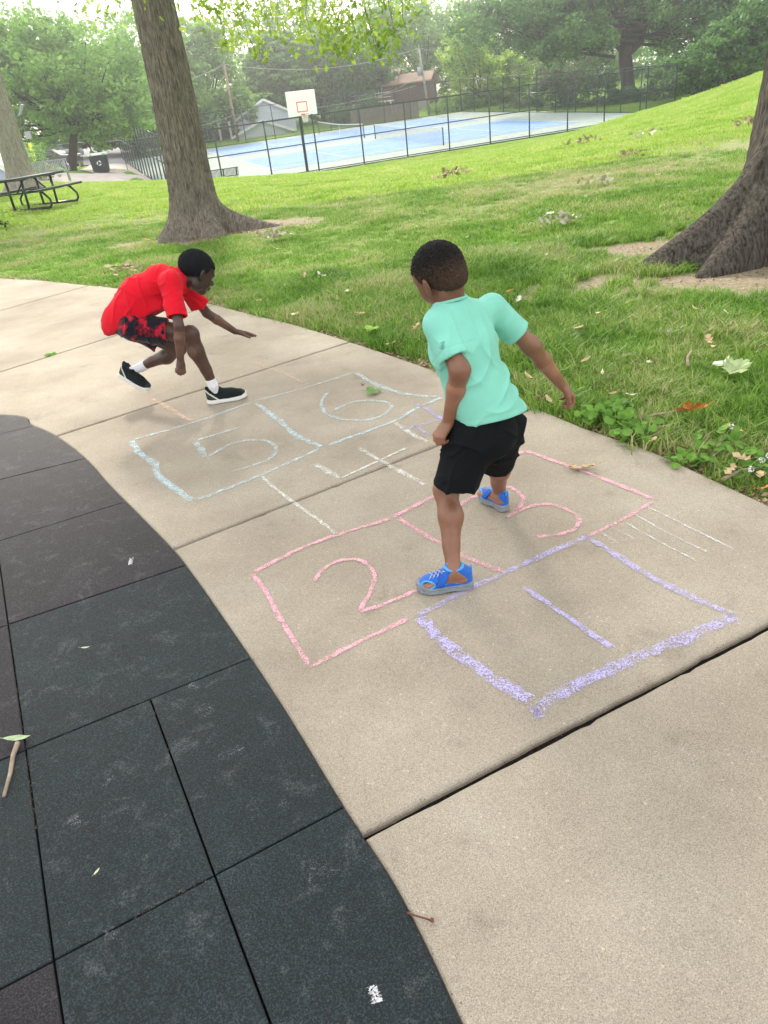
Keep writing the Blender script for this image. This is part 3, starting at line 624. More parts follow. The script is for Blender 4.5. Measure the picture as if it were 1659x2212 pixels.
e = strokes('chalk_marks', [([(1395, 1093), (1480, 1135), (1592, 1190)], .011, .36), ([(1365, 1108), (1440, 1150), (1535, 1196)], .011, .34), ([(1338, 1122), (1420, 1168), (1505, 1212)], .010, .34), ([(1310, 1133), (1372, 1165)], .010, .32), ([(1290, 1146), (1340, 1176)], .009, .3)], CHK['dust'])
tag(e, 'faint thin chalk scratches right of the pink three', 'chalk drawing')
for (pts, wd, it, lb_) in (([(430, 1525), (455, 1545)], .03, .1, 'chalk smudge near the top of the tile right of the centre seam'), ([(405, 1480), (425, 1492)], .03, .04, 'chalk smudge just below the upper teal seam'), ([(470, 1640), (530, 1615)], .02, .1, 'long slanting chalk scuff in the middle of the tile right of the centre seam'), ([(150, 1768), (180, 1790)], .03, .1, 'chalk smudge on the tile left of the centre seam'), ([(225, 1700), (245, 1675)], .015, .1, 'short purple tinged chalk scuff left of the centre seam'), ([(805, 2128), (815, 2168)], .012, .45, 'bright short chalk mark at the bottom of the rubber tiles'), ([(605, 1735), (625, 1748)], .02, .08, 'small chalk scuff near the concrete edge'), ([(672, 1850), (700, 1905)], .05, -.02, 'broad faint chalk smudge on the lowest right tile'), ([(278, 1214), (288, 1212)], .03, .35, 'small white spot on the purple tile'), ([(120, 1140), (150, 1132)], .02, .08, 'faint chalk scuff on the far purple tile'), ([(225, 2020), (262, 2010)], .02, 0, 'faint chalk scuff below the lower cross seam')):
    tag(strokes('chalk_smudge', [(pts, wd*1.5, it+.12)], CHK['rub'] if it < .3 else CHK['dust']), lb_, 'chalk mark', 'chalk smudges on the rubber tiles')
for (pts, wd, it, lb_) in (([(1460, 1600), (1520, 1690)], .05, 0, 'faint pale chalk streak on the near concrete slab'), ([(1440, 1830), (1500, 1850)], .08, -.06, 'faint chalk dust in the middle of the near concrete slab'), ([(1620, 1600), (1659, 1640)], .09, -.06, 'faint chalk dust at the right edge of the near slab')):
    tag(strokes('chalk_smudge', [(pts, wd, it)], CHK['dust']), lb_, 'chalk mark', 'chalk dust on the near slab')
# ================================================================ FENCES
def chainlink_mat():
    m = bpy.data.materials.new('green coated chain link wire'); m.use_nodes = True; t = m.node_tree; N = t.nodes; L = t.links; b = N['Principled BSDF']; b.inputs['Base Color'].default_value = (.02, .03, .03, 1); b.inputs['Roughness'].default_value = .5
    tc = N.new('ShaderNodeTexCoord'); sp = N.new('ShaderNodeSeparateXYZ'); L.new(tc.outputs['Object'], sp.inputs[0])
    def mth(op, a, bb):
        n = N.new('ShaderNodeMath'); n.operation = op
        for i, v in enumerate((a, bb)):
            if isinstance(v, (int, float)): n.inputs[i].default_value = v
            else: L.new(v, n.inputs[i])
        return n.outputs[0]
    o = []
    for s in (1, -1):
        k = mth('MULTIPLY_ADD', sp.outputs[2], s); t_ = N.new('ShaderNodeMath'); t_.operation = 'MULTIPLY_ADD'; L.new(sp.outputs[2], t_.inputs[0]); t_.inputs[1].default_value = s; L.new(sp.outputs[0], t_.inputs[2])
        f = mth('FRACT', mth('MULTIPLY', t_.outputs[0], 1/.075), 0); o.append(mth('LESS_THAN', f, .085))
    a = mth('MAXIMUM', o[0], o[1]); tr = N.new('ShaderNodeBsdfTransparent'); ms = N.new('ShaderNodeMixShader'); L.new(a, ms.inputs[0]); L.new(tr.outputs[0], ms.inputs[1]); L.new(b.outputs[0], ms.inputs[2]); L.new(ms.outputs[0], N['Material Output'].inputs[0]); return m
MT['chain'] = chainlink_mat()
def fence(a, b, n, label, H0=3.05, H1=None, zf=court_z, group='tennis court fences', skip=(), rad=.048, dz=0):
    """posts at n+1 places from a to b; rails at top, middle and foot; wire between"""
    H1 = H1 or H0; a = np.array(a, float); b = np.array(b, float); d = b-a; Ln = np.linalg.norm(d); rz = math.atan2(d[1], d[0]); z0 = float(zf(a[0], a[1])); z1 = float(zf(b[0], b[1]))
    e = empty('chain_link_fence', (a[0], a[1], z0+dz), rz, label, 'fence', group)
    me = None
    for i in range(n+1):
        x = Ln*i/n; z = (z1-z0)*i/n; H = H0+(H1-H0)*i/n
        if me is None:
            m = MB(); m.tube([(0, 0, -.15), (0, 0, 1)], rad, 8); m.tube([(0, 0, 1), (0, 0, 1.02)], rad*1.2, 8); o = m.build('post', MT['green_metal'], e, True); me = o.data
        else: o = link('post', me, None, e)
        o.location = (x, 0, z); o.scale = (1, 1, H)
    for nm, fr in (('top_rail', 1), ('middle_rail', .52), ('bottom_rail', .02)):
        m = MB(); m.tube([(0, 0, H0*fr), (Ln, 0, z1-z0+H1*fr)], .034, 6); m.build(nm, MT['green_metal'], e, True)
    V = [(0, .03, .02), (Ln, .03, z1-z0+.02), (Ln, .03, z1-z0+H1), (0, .03, H0)]; m = MB(); m.add(V, [(0, 1, 2, 3)]); m.build('wire_mesh', MT['chain'], e); return e
PC = lambda a, b: C0+S*a+Nn*b
fence(PC(0, 0), PC(CWID, 0), 12, 'long dark green chain link fence along the near side of the court')
fence(PC(CWID, 0), PC(CWID, CDEP), 11, 'dark green chain link fence on the right side of the court, before the shrubs')
fence(PC(CWID, CDEP), PC(0, CDEP), 12, 'dark green chain link fence behind the far court, before the houses')
lf = fence(PC(0, 0), PC(0, 14.5), 7, 'chain link fence on the left side of the court, between corner and gate', H0=3.05, H1=3.3)
lf2 = fence(PC(0, 16.5), PC(0, CDEP), 7, 'chain link fence on the left side of the court, beyond the open gate', H0=3.3, H1=3.6)
# gate standing open over the pad
g0 = PC(0, 14.7); ge = empty('fence_gate', (g0[0], g0[1], float(court_z(*g0))+.05), R_(200), 'open chain link gate swung out over the concrete pad', 'gate')
m = MB()
for x in (0, 1.15): m.tube([(x, 0, 0), (x, 0, 2.1)], .024, 6)
for z in (0, 1.05, 2.1): m.tube([(0, 0, z), (1.15, 0, z)], .02, 6)
m.build('frame', MT['green_metal'], ge, True); m = MB(); m.add([(0, .02, 0), (1.15, .02, 0), (1.15, .02, 2.1), (0, .02, 2.1)], [(0, 1, 2, 3)]); m.build('wire_mesh', MT['chain'], ge)
# ================================================================ NETS
def net_mat():
    m = bpy.data.materials.new('tennis net cord'); m.use_nodes = True; t = m.node_tree; N = t.nodes; L = t.links; b = N['Principled BSDF']; b.inputs['Base Color'].default_value = (.05, .05, .055, 1)
    tc = N.new('ShaderNodeTexCoord'); sp = N.new('ShaderNodeSeparateXYZ'); L.new(tc.outputs['Object'], sp.inputs[0]); o = []
    for ax in (0, 2):
        k = N.new('ShaderNodeMath'); k.operation = 'MULTIPLY'; L.new(sp.outputs[ax], k.inputs[0]); k.inputs[1].default_value = 1/.045
        f = N.new('ShaderNodeMath'); f.operation = 'FRACT'; L.new(k.outputs[0], f.inputs[0]); l = N.new('ShaderNodeMath'); l.operation = 'LESS_THAN'; L.new(f.outputs[0], l.inputs[0]); l.inputs[1].default_value = .1; o.append(l.outputs[0])
    mx = N.new('ShaderNodeMath'); mx.operation = 'MAXIMUM'; L.new(o[0], mx.inputs[0]); L.new(o[1], mx.inputs[1])
    tr = N.new('ShaderNodeBsdfTransparent'); ms = N.new('ShaderNodeMixShader'); L.new(mx.outputs[0], ms.inputs[0]); L.new(tr.outputs[0], ms.inputs[1]); L.new(b.outputs[0], ms.inputs[2]); L.new(ms.outputs[0], N['Material Output'].inputs[0]); return m
MT['netmesh'] = net_mat()
for (b0_, b1_, lb) in ((c1b-.91, c2b+.91, 'tennis net with white band across the nearer blue court'), (c3b-.91, c4b+.91, 'tennis net with white band across the farther blue court, behind the hoop')):
    p = PC(na, b0_); q = PC(na, b1_); Ln = np.linalg.norm(q-p); zz = float(court_z(*p)); dz = float(court_z(*q))-zz
    e = empty('tennis_net', (p[0], p[1], zz), math.atan2(*(q-p)[::-1]), lb, 'tennis net', 'tennis nets')
    hz = lambda x: .93+.14*abs(2*x/Ln-1)**1.3+dz*x/Ln
    for x in (0, Ln): m = MB(); m.tube([(x, 0, dz*x/Ln-.05), (x, 0, dz*x/Ln+1.1)], .045, 8); m.build('post', MT['green_metal'], e, True)
    xs = np.linspace(0, Ln, 17); m = MB(); m.add([(x, 0, dz*x/Ln+.04) for x in xs]+[(x, 0, hz(x)) for x in xs], [(i, i+1, 18+i, 17+i) for i in range(16)]); m.build('net_cord', MT['netmesh'], e)
    m = MB(); [m.beam((xs[i], 0, hz(xs[i])), (xs[i+1], 0, hz(xs[i+1])), .02, .075) for i in range(16)]; m.build('headband', MT['net'], e)
    m = MB(); m.beam((Ln/2, .012, dz/2+.02), (Ln/2, .012, dz/2+.93), .05, .012, up=(0, 1, 0)); m.build('centre_strap', MT['net'], e)
# ================================================================ BASKETBALL HOOP
bp_ = AY(664, 368, 50.3); bp_[2] = TZ(bp_[0], bp_[1])-.02
HD = nrm([.17, .985]); hz_ = math.atan2(HD[1], HD[0])-math.pi/2
top = AY(661, 232, 50.3)
e = empty('basketball_hoop', bp_, R_(20), 'basketball backboard with orange rim on a dark green pole by the fence', 'basketball hoop')
sc_ = 50.3*.875/FPX; PH = 3.35
m = MB(); m.tube([(0, 0, -.1), (0, 0, 2.75), (0, -.1, 3.1), (0, -.6, 3.45)], .09, 12); m.build('pole', MT['green_metal'], e, True)
m = MB()
for z in (.5, .8): m.box((0, -.4, z+2.75), (.5, .5, .05))
m.box((0, -.62, 3.45), (.9, .05, .6)); m.build('bracket', MT['green_metal'], e)
bb = MB(); bb.box((0, -.72, 3.72), (1.83, .05, 1.37)); bo = bb.build('backboard', mat('glossy white board', (.92, .93, .95), .4, .5), e, bevel=.03)
m = MB(); z0 = 3.32
for (x0, z_, w_, h_) in ((0, z0, .66, .05), (0, z0+.5, .66, .05), (-.305, z0+.25, .05, .45), (.305, z0+.25, .05, .45)): m.box((x0, -.752, z_), (w_, .012, h_))
m.build('target_square', MT['orange_paint'], bo)
m = MB(); m.tube([(.23*math.cos(a), -1.05+.23*math.sin(a), 3.17) for a in np.linspace(0, 2*math.pi, 25)], .016, 6, False); m.box((0, -.79, 3.15), (.18, .12, .1)); m.build('rim', MT['orange_paint'], e, True)
m = MB()
for k in range(12):
    a = 2*math.pi*k/12; a2 = a+2*math.pi/12
    for s in (a2, a-2*math.pi/12):
        m.tube([(.225*math.cos(a), -1.05+.225*math.sin(a), 3.16), (.17*math.cos((a+s)/2), -1.05+.17*math.sin((a+s)/2), 2.98), (.12*math.cos(s), -1.05+.12*math.sin(s), 2.74)], .008, 4, False)
m.build('net', MT['net'], e)
# ================================================================ PICNIC TABLE
fr = G(136, 434); fl = G(18, 464); c_ = (fr+fl)/2
ax = nrm((fr-fl)[:2]); e = empty('picnic_table', (c_[0], c_[1], c_[2]-.01), math.atan2(ax[1], ax[0]), 'dark green metal picnic table with curved bench legs on the lawn', 'picnic table')
def slats(c, wd, L_, n):
    m = MB()
    for i in range(n): m.box((0, c[1]-wd/2+wd*(i+.5)/n, c[2]), (L_, wd/n*.8, .035))
    for x in (-L_/2+.02, L_/2-.02): m.box((x, c[1], c[2]-.001), (.04, wd+.02, .05))
    for y in (c[1]-wd/2, c[1]+wd/2): m.box((0, y, c[2]-.002), (L_+.02, .03, .055))
    return m
slats((0, 0, .76), .76, 2.4, 9).build('table_top', MT['green_metal'], e)
for s in (-1, 1): slats((0, s*.68, .45), .27, 2.4, 4).build('bench_seat', MT['green_metal'], e)
hx = .95
for x in (-hx*.78, hx*.78):
    m = MB(); m.tube([(x, -.8, .03), (x, .8, .03)], .03, 8)
    for s in (-1, 1):
        m.tube([(x, s*.62, .43), (x, s*.70, .38), (x, s*.84, .22), (x, s*.84, .1), (x, s*.78, .03)], .03, 8); m.tube([(x, s*.2, .03), (x, s*.22, .74)], .032, 8)
    m.tube([(x, -.5, .42), (x, .5, .42)], .02, 6); m.tube([(x, -.36, .73), (x, .36, .73)], .025, 6); m.tube([(x, 0, .42), (x*.35, 0, .72)], .02, 6)
    m.build('leg_frame', MT['green_metal'], e, True)
# ================================================================ BENCHES
def bench(loc, rz, label, m_, L_=1.8):
    e = empty('park_bench', loc, rz, label, 'bench', 'metal park benches')
    m = MB(); [m.box((x, .02, .44), (.035, .44, .02)) for x in np.linspace(-L_/2, L_/2, 26)]; m.box((0, -.2, .44), (L_+.04, .03, .035)); m.box((0, .24, .44), (L_+.04, .03, .035)); m.build('seat', m_, e)
    m = MB(); [m.beam((x, .25, .46), (x, .36, .88), .035, .018) for x in np.linspace(-L_/2, L_/2, 26)]; m.tube([(-L_/2-.02, .36, .88), (L_/2+.02, .36, .88)], .025, 6); m.build('backrest', m_, e)
    for x in (-L_/2+.1, 0, L_/2-.1): m = MB(); m.tube([(x, -.2, 0), (x, -.18, .42)], .025, 6); m.tube([(x, .3, 0), (x, .24, .42), (x, .36, .86)], .025, 6); m.tube([(x, -.19, .2), (x, .26, .2)], .015, 6); m.build('leg', m_, e, True)
    for x in (-L_/2, L_/2): m = MB(); m.tube([(x, -.2, .44), (x, -.22, .6), (x, -.1, .66), (x, .2, .66), (x, .3, .7)], .02, 6); m.build('armrest', m_, e, True)
p = AY(487, 388, 48.6); p[2] = float(court_z(p[0], p[1])); q = PC(1.6, .55); bench((PC(3.2, .6)[0], PC(3.2, .6)[1], float(court_z(*PC(3.2, .6)))), R_(200), 'green slatted metal bench just inside the court fence', MT['green_metal'])
p = AY(112, 397, 36); p[2] = TZ(p[0], p[1])+.02; bench(p, R_(25), 'grey slatted metal bench between the pale trunk and the concrete pad', MT['grey_metal'])
# ================================================================ TRASH BIN
p = AY(221, 372, 55); p[2] = TZ(p[0], p[1])+.03; e = empty('trash_bin', p, R_(12), 'square black recycling bin with white top and round emblem on the pad', 'trash bin')
m = MB(); m.add([(sx*a, sy*a, z) for z, a in ((0, .5), (1.05, .58)) for sx, sy in ((-1, -1), (1, -1), (1, 1), (-1, 1))], [(3, 2, 1, 0), (4, 5, 6, 7), (0, 1, 5, 4), (1, 2, 6, 5), (2, 3, 7, 6), (3, 0, 4, 7)]); m.build('body', MT['black_metal'], e, bevel=.04)
m = MB(); m.box((0, 0, 1.10), (1.25, 1.25, .1)); m.box((0, 0, 1.17), (.95, .95, .05)); lid = m.build('lid', MT['white_paint'], e, bevel=.03)
MT['green_label'] = mat('green label', (.05, .45, .2), .6); [MB().box((x, -.632, 1.08), (w_, .01, .11)).build('label_strip', MT['green_label'], lid) for x, w_ in ((.4, .22), (-.42, .1))]
m = MB()
for k in range(3):
    a0 = 2*math.pi*k/3; P = [(.12*math.cos(a0+t), -.575-.012, .58+.12*math.sin(a0+t)) for t in np.linspace(.2, 1.75, 7)]
    m.tube(P, [.035, .035, .035, .035, .05, .03, .008], 6)
m.build('emblem', MT['white_paint'], e)
# ================================================================ SIGN / POSTS
p = AY(84, 372, 50); p[2] = TZ(p[0], p[1]); e = empty('sign_post', p, R_(0), 'dark post with a yellow reflective strip and a small white box on top', 'sign post')
m = MB(); m.tube([(0, 0, -.1), (-.02, 0, 3.2)], .05, 8); m.build('post', MT['black_metal'], e, True)
MT['yellow'] = mat('yellow reflective sheet', (.75, .85, .05), .4); m = MB(); m.box((0, -.06, 1.25), (.22, .02, 1.0)); m.build('reflective_strip', MT['yellow'], e)
m = MB(); m.box((.05, 0, 2.15), (.34, .2, .4)); m.build('control_box', MT['grey_metal'], e, bevel=.02); m = MB(); m.beam((-.1, 0, 3.2), (.25, 0, 3.75), .35, .05); m.build('solar_panel', MT['grey_metal'], e)
def upole(px, pt, Y, label, m_, extras=None, r=.15, zbase=None):
    b = AY(*px, Y); t = AY(*pt, Y); zb = TZ(b[0], b[1]); e = empty('utility_pole', (b[0], b[1], zb-.1), 0, label, 'utility pole', 'wooden utility poles')
    v = t-np.array([b[0], b[1], zb-.1]); m = MB(); m.tube([(0, 0, 0), tuple(v)], [r, r*.7], 10); m.build('pole', m_, e, True)
    if extras: extras(e, v)
    return t, e
def insul(e, v): m = MB(); m.tube([(v[0], v[1], v[2]), (v[0], v[1], v[2]+.25)], .06, 8); m.build('insulator', MT['grey_metal'], e, True)
def trans(e, v):
    insul(e, v); w = v*.66; m = MB(); m.tube([(w[0]-.35, w[1]-.2, w[2]-.35), (w[0]-.35, w[1]-.2, w[2]+.45)], .25, 12); m.tube([(w[0]-.35, w[1]-.2, w[2]+.45), (w[0]-.35, w[1]-.2, w[2]+.7)], .06, 8); m.build('transformer', MT['grey_metal'], e, True)
def lamp(e, v):
    insul(e, v); w = v*.55; m = MB(); m.tube([tuple(w), (w[0]+.8, w[1]-.2, w[2]+.35)], .03, 6); m.box((w[0]+.95, w[1]-.2, w[2]+.35), (.5, .25, .12)); m.build('lamp_arm', MT['grey_metal'], e)
t1, _ = upole((178, 358), (124, 179), 72, 'leaning brown utility pole left of the big oak, by the road', MT['wood_pole'], insul)
t2, _ = upole((515, 308), (484, 139), 86, 'brown utility pole with a small lamp arm beside the white house', MT['wood_pole'], lamp)
t3, _ = upole((928, 252), (905, 104), 92, 'pale grey utility pole carrying a round transformer, right of the red house', MT['grey_pole'], trans)
MT['wire'] = mat('weathered cable', (.42, .45, .38), .6)
def cable(pts, sag, label, r=.022):
    P = []
    for a, b, s in zip(pts[:-1], pts[1:], sag):
        for t in np.linspace(0, 1, 12)[(0 if not P else 1):]: p = a+(b-a)*t; P.append((p[0], p[1], p[2]-s*4*t*(1-t)))
    m = MB(); m.tube(P, r, 5); tag(m.build('overhead_cable', MT['wire'], None, True), label, 'cable', 'overhead cables')
lo = lambda t: t-np.array([0, 0, 0]) 
cable([AY(-60, 222, 66), t1, t2, t3, AY(1120, 118, 100)], [.5, 1.2, 1.1, .3], 'top cable strung over all three utility poles')
cable([AY(-60, 300, 66), t1*[1, 1, 0]+[0, 0, t1[2]*.28], t2*[1, 1, 0]+[0, 0, t2[2]*.36], t3*[1, 1, 0]+[0, 0, t3[2]*.5]], [.3, .6, .6], 'lower cable crossing the three utility poles')
cable([t3*[1, 1, 0]+[0, 0, t3[2]*.62], AY(780, 222, 100)], [.2], 'service cable slanting down from the transformer pole')
# ================================================================ HOUSES
MT['siding'] = mat('white lap siding', (.62, .66, .72), .7, noise=.03); MT['roof_grey'] = mat('grey shingle', (.20, .20, .22), .9, noise=.15, nscale=6); MT['roof_tan'] = mat('tan shingle', (.36, .25, .19), .9, noise=.15, nscale=6)
MT['brick'] = mat('brown brick', (.19, .10, .075), .9, noise=.25, nscale=12); MT['brown_siding'] = mat('dark brown siding', (.12, .075, .06), .8, noise=.15, nscale=5); MT['glass'] = mat('window glass', (.05, .06, .07), .1, .6); MT['stone'] = mat('pale foundation', (.40, .36, .32), .9); MT['fence_wood'] = mat('grey timber boards', (.24, .2, .17), .9, noise=.3, nscale=4, stretch=(6, 6, .5))
def gable(e, x0, x1, y0, y1, z0, eave, ridge, wall, roof, axis='x', over=.35, lap=True):
    xc, yc = (x0+x1)/2, (y0+y1)/2; m = MB()
    if axis == 'x':   # ridge runs along x, gable ends face -x/+x
        V = [(x0, y0, z0), (x1, y0, z0), (x1, y1, z0), (x0, y1, z0), (x0, y0, eave), (x1, y0, eave), (x1, y1, eave), (x0, y1, eave), (x0, yc, ridge-.1), (x1, yc, ridge-.1)]
        m.add(V, [(0, 1, 5, 4), (2, 3, 7, 6), (0, 4, 8, 7, 3), (1, 2, 6, 9, 5)])
    else:
        V = [(x0, y0, z0), (x1, y0, z0), (x1, y1, z0), (x0, y1, z0), (x0, y0, eave), (x1, y0, eave), (x1, y1, eave), (x0, y1, eave), (xc, y0, ridge-.1), (xc, y1, ridge-.1)]
        m.add(V, [(0, 1, 5, 8, 4), (2, 3, 7, 9, 6), (1, 2, 6, 5), (3, 0, 4, 7)])
    if lap:
        for k in range(int((eave-z0)/.3)): z = z0+.3*k+.15; m.box((xc, y0-.012, z), (x1-x0, .03, .02))
    m.build('wall', wall, e)
    m = MB(); t = .15; s = (ridge-eave)/((y1-y0)/2 if axis == 'x' else (x1-x0)/2)
    if axis == 'x':
        for sg, y in ((-1, y0), (1, y1)):
            ye = y+sg*over; ze = eave-over*s; m.add([(x0-over, ye, ze), (x1+over, ye, ze), (x1+over, yc, ridge), (x0-over, yc, ridge), (x0-over, ye, ze-t), (x1+over, ye, ze-t), (x1+over, yc, ridge-t), (x0-over, yc, ridge-t)], [(0, 1, 2, 3), (7, 6, 5, 4), (0, 4, 5, 1), (1, 5, 6, 2), (3, 2, 6, 7), (0, 3, 7, 4)])
    else:
        for sg, x in ((-1, x0), (1, x1)):
            xe = x+sg*over; ze = eave-over*s; m.add([(xe, y0-over, ze), (xe, y1+over, ze), (xc, y1+over, ridge), (xc, y0-over, ridge), (xe, y0-over, ze-t), (xe, y1+over, ze-t), (xc, y1+over, ridge-t), (xc, y0-over, ridge-t)], [(0, 1, 2, 3), (7, 6, 5, 4), (0, 4, 5, 1), (1, 5, 6, 2), (3, 2, 6, 7), (0, 3, 7, 4)])
    ro = m.build('roof', roof, e)
    if axis == 'y':   # white rake boards
        m = MB()
        for sg, x in ((-1, x0), (1, x1)): m.beam((x+sg*over, y0-over-.02, eave-over*s-.12), (xc, y0-over-.02, ridge-.12), .05, .24)
        m.build('rake_board', MT['white_paint'], ro)
    return ro
def win(e, x, z, w_, h_, y, frame='white_paint'):
    m = MB(); t = .07
    for a in ((x, z+h_/2, w_+t, t), (x, z-h_/2, w_+t, t), (x-w_/2, z, t, h_), (x+w_/2, z, t, h_), (x, z, t*.6, h_)): m.box((a[0], y-.03, a[1]), (a[2], .08, a[3]))
    f = m.build('window', MT[frame], e); m = MB(); m.box((x, y-.012, z), (w_, .02, h_)); m.build('pane', MT['glass'], f)
h0 = AY(545, 304, 93); hz0 = h0[2]-.3
e = empty('white_house', (h0[0], h0[1], hz0), R_(4), 'white sided house with grey gable roofs and a brick chimney behind the court', 'house', 'houses beyond the tennis courts')
gable(e, -1.3, 5.2, 0, 9, 0, 2.7, 4.3, MT['siding'], MT['roof_grey'], 'y'); gable(e, -1.6, 4.6, -3.2, -.1, -.3, 1.1, 2.3, MT['siding'], MT['roof_grey'], 'y')
rf = gable(e, -8, -1.32, 1, 8, 0, 2.6, 4.2, MT['brick'], MT['roof_grey'], 'x', lap=False)
m = MB(); m.box((-3, 3.4, 4.6), (1.2, .9, 1.3)); m.build('chimney', MT['brick'], rf)
for x in (-3.4, -2.2): m = MB(); m.box((x, -.3, 1.25), (.22, .22, 2.5)); m.build('porch_post', MT['white_paint'], e)
for x in (-6.8, -4.9): win(e, x, 1.5, 1.1, 1.3, 1)
h1 = AY(842, 246, 105)
e = empty('brick_house', (h1[0], h1[1], h1[2]-.3), R_(-14), 'two storey brown brick house with a tan roof on the slope', 'house', 'houses beyond the tennis courts')
gable(e, -4.3, .6, 0, 9, 0, 3.7, 5.3, MT['brick'], MT['roof_tan'], 'x', over=.6, lap=False); gable(e, .62, 5.2, .6, 8, 0, 3.6, 4.6, MT['brown_siding'], MT['roof_tan'], 'x', over=.3, lap=False)
m = MB(); m.box((2.9, .4, .7), (4.5, .36, 1.4)); m.build('foundation', MT['stone'], e)
for x in (-3.3, -1.2): win(e, x, 2.9, .9, 1.1, 0)
win(e, -1.0, .9, 1.2, 1.5, 0)
m = MB(); m.box((-1.8, -1.0, 1.75), (5, 2, .15)); [m.box((x, -1.95, .8), (.15, .15, 1.9)) for x in (-4.2, -1.8, .6)]; [m.box((-1.8, -1.95, z), (5, .06, .06)) for z in (2.2, 2.7)]; m.build('deck', MT['white_paint'], e)
h2 = AY(800, 215, 135); e = empty('blue_grey_house', (h2[0], h2[1], h2[2]), R_(5), 'small pale house with a blue grey roof above the brick house', 'house', 'houses beyond the tennis courts')
MT['roof_blue'] = mat('blue grey shingle', (.25, .29, .38), .9); gable(e, -5, 5, 0, 6, -1, 1.6, 4.0, MT['siding'], MT['roof_blue'], 'y', lap=False); win(e, 0, .9, 1.2, 1.0, 0)
h3 = AY(440, 318, 102); e = empty('grey_house', (h3[0], h3[1], h3[2]-.2), R_(2), 'pale grey green house partly hidden by the big oak', 'house', 'houses beyond the tennis courts')
MT['sage'] = mat('sage siding', (.36, .40, .37), .8); gable(e, -4.0, 4.5, 0, 8, 0, 4.6, 6.6, MT['sage'], MT['roof_grey'], 'y', lap=True)
for x in (-2, 1.6): win(e, x, 3.1, 1.2, 1.2, 0)
h4 = AY(1085, 226, 112); e = empty('grey_roof_garage', (h4[0], h4[1], h4[2]-.4), R_(-10), 'low garage with a long pale roof behind the yellow green tree', 'garage'); MT['roof_pale'] = mat('pale roof', (.42, .42, .45), .8); gable(e, -5, 6, 0, 7, -1, .6, 2.9, MT['siding'], MT['roof_pale'], 'x', lap=False); win(e, 2.2, -.1, 1, .8, 0)
h5 = AY(-2, 410, 40); e = empty('blue_shed', (h5[0]-1.1, h5[1], TZ(h5[0], h5[1])), R_(8), 'pale blue shed at the left edge behind the picnic table', 'shed'); MT['blue_siding'] = mat('pale blue siding', (.42, .52, .66), .7); gable(e, -1.4, 1.4, 0, 2.4, 0, 1.0, 2.2, MT['blue_siding'], MT['siding'], 'y', lap=False)
m = MB(); m.box((0, -.03, .7), (.8, .05, 1.3)); m.build('door', MT['white_paint'], e)
# timber yard fence below the brick house
a = AY(760, 262, 88.5); b = AY(905, 246, 88.5)
e = empty('board_fence', (a[0], a[1], TZ(a[0], a[1])), math.atan2(b[1]-a[1], b[0]-a[0]), 'grey timber board fence below the brick house', 'fence'); Ln = np.linalg.norm((b-a)[:2]); m = MB(); m.box((Ln/2, .05, .5), (Ln, .04, .1)); m.box((Ln/2, .05, 1.2), (Ln, .04, .1)); m.build('rail', MT['fence_wood'], e)
m = MB(); [m.box((x, 0, .8), (.13, .025, 1.6+random.uniform(-.03, .03))) for x in np.arange(0, Ln, .15)]; m.build('board_panel', MT['fence_wood'], e)
# ================================================================ CARS
def car(loc, rz, label, colr, suv=False, L_=4.6):
    e = empty('parked_car', loc, rz, label, 'car', 'cars parked by the road'); cm = mat('car paint', colr, .3, .5, coat=.6); H = 1.7 if suv else 1.42
    prof = [(-L_/2, .35), (-L_/2, .75), (-L_/2+.1, .95), (-L_/2+1.0, 1.0), (L_/2-.8, .98), (L_/2-.08, .9), (L_/2, .7), (L_/2, .35), (L_/2-.5, .22), (-L_/2+.5, .22)]
    cab = [(-L_/2+.9, .98), (-L_/2+1.75, H), (L_/2-(.7 if suv else 1.4), H), (L_/2-(.15 if suv else .55), .98)]
    def prism(P, w0, w1): n = len(P); m = MB(); zs = [p[1] for p in P]; lo_, hi = min(zs), max(zs); f = lambda z: w0+(w1-w0)*(z-lo_)/(hi-lo_); V = [(p[0], -f(p[1])/2, p[1]) for p in P]+[(p[0], f(p[1])/2, p[1]) for p in P]; return m.add(V, [tuple(range(n)), tuple(range(2*n-1, n-1, -1))]+[(i, i+n, (i+1) % n+n, (i+1) % n) for i in range(n)])
    prism(prof, 1.78, 1.72).build('body', cm, e, bevel=.06); prism(cab, 1.66, 1.3).build('cabin', MT['glass'], e, bevel=.05)
    m = MB(); m.box(((cab[1][0]+cab[2][0])/2, 0, H+.01), (cab[2][0]-cab[1][0], 1.3, .05)); m.build('roof', cm, e, bevel=.02)
    for x in (-L_/2+.85, L_/2-.9):
        for s in (-1, 1):
            m = MB(); m.tube([(x, s*.72, .33), (x, s*.9, .33)], .33, 18); wh = m.build('wheel', MT['black_metal'], e, True); m = MB(); m.tube([(x, s*.9, .33), (x, s*.915, .33)], .19, 12); m.build('rim', MT['grey_metal'], wh)
    for s in (-1, 1): m = MB(); m.box((-L_/2-.01, s*.62, .76), (.05, .3, .14)); m.build('headlight', MT['white_paint'], e)
def gp(x, y, Y): p = AY(x, y, Y); p[2] = TZ(p[0], p[1])+.02; return p
car(gp(118, 358, 68), R_(165), 'dark sedan parked beside the yellow flowers', (.03, .035, .045)); car(gp(128, 345, 80), R_(170), 'silver blue sedan parked behind the dark sedan', (.30, .35, .40))
car(gp(342, 330, 88), R_(10), 'white sport utility car seen through the left court fence', (.62, .62, .64), True)
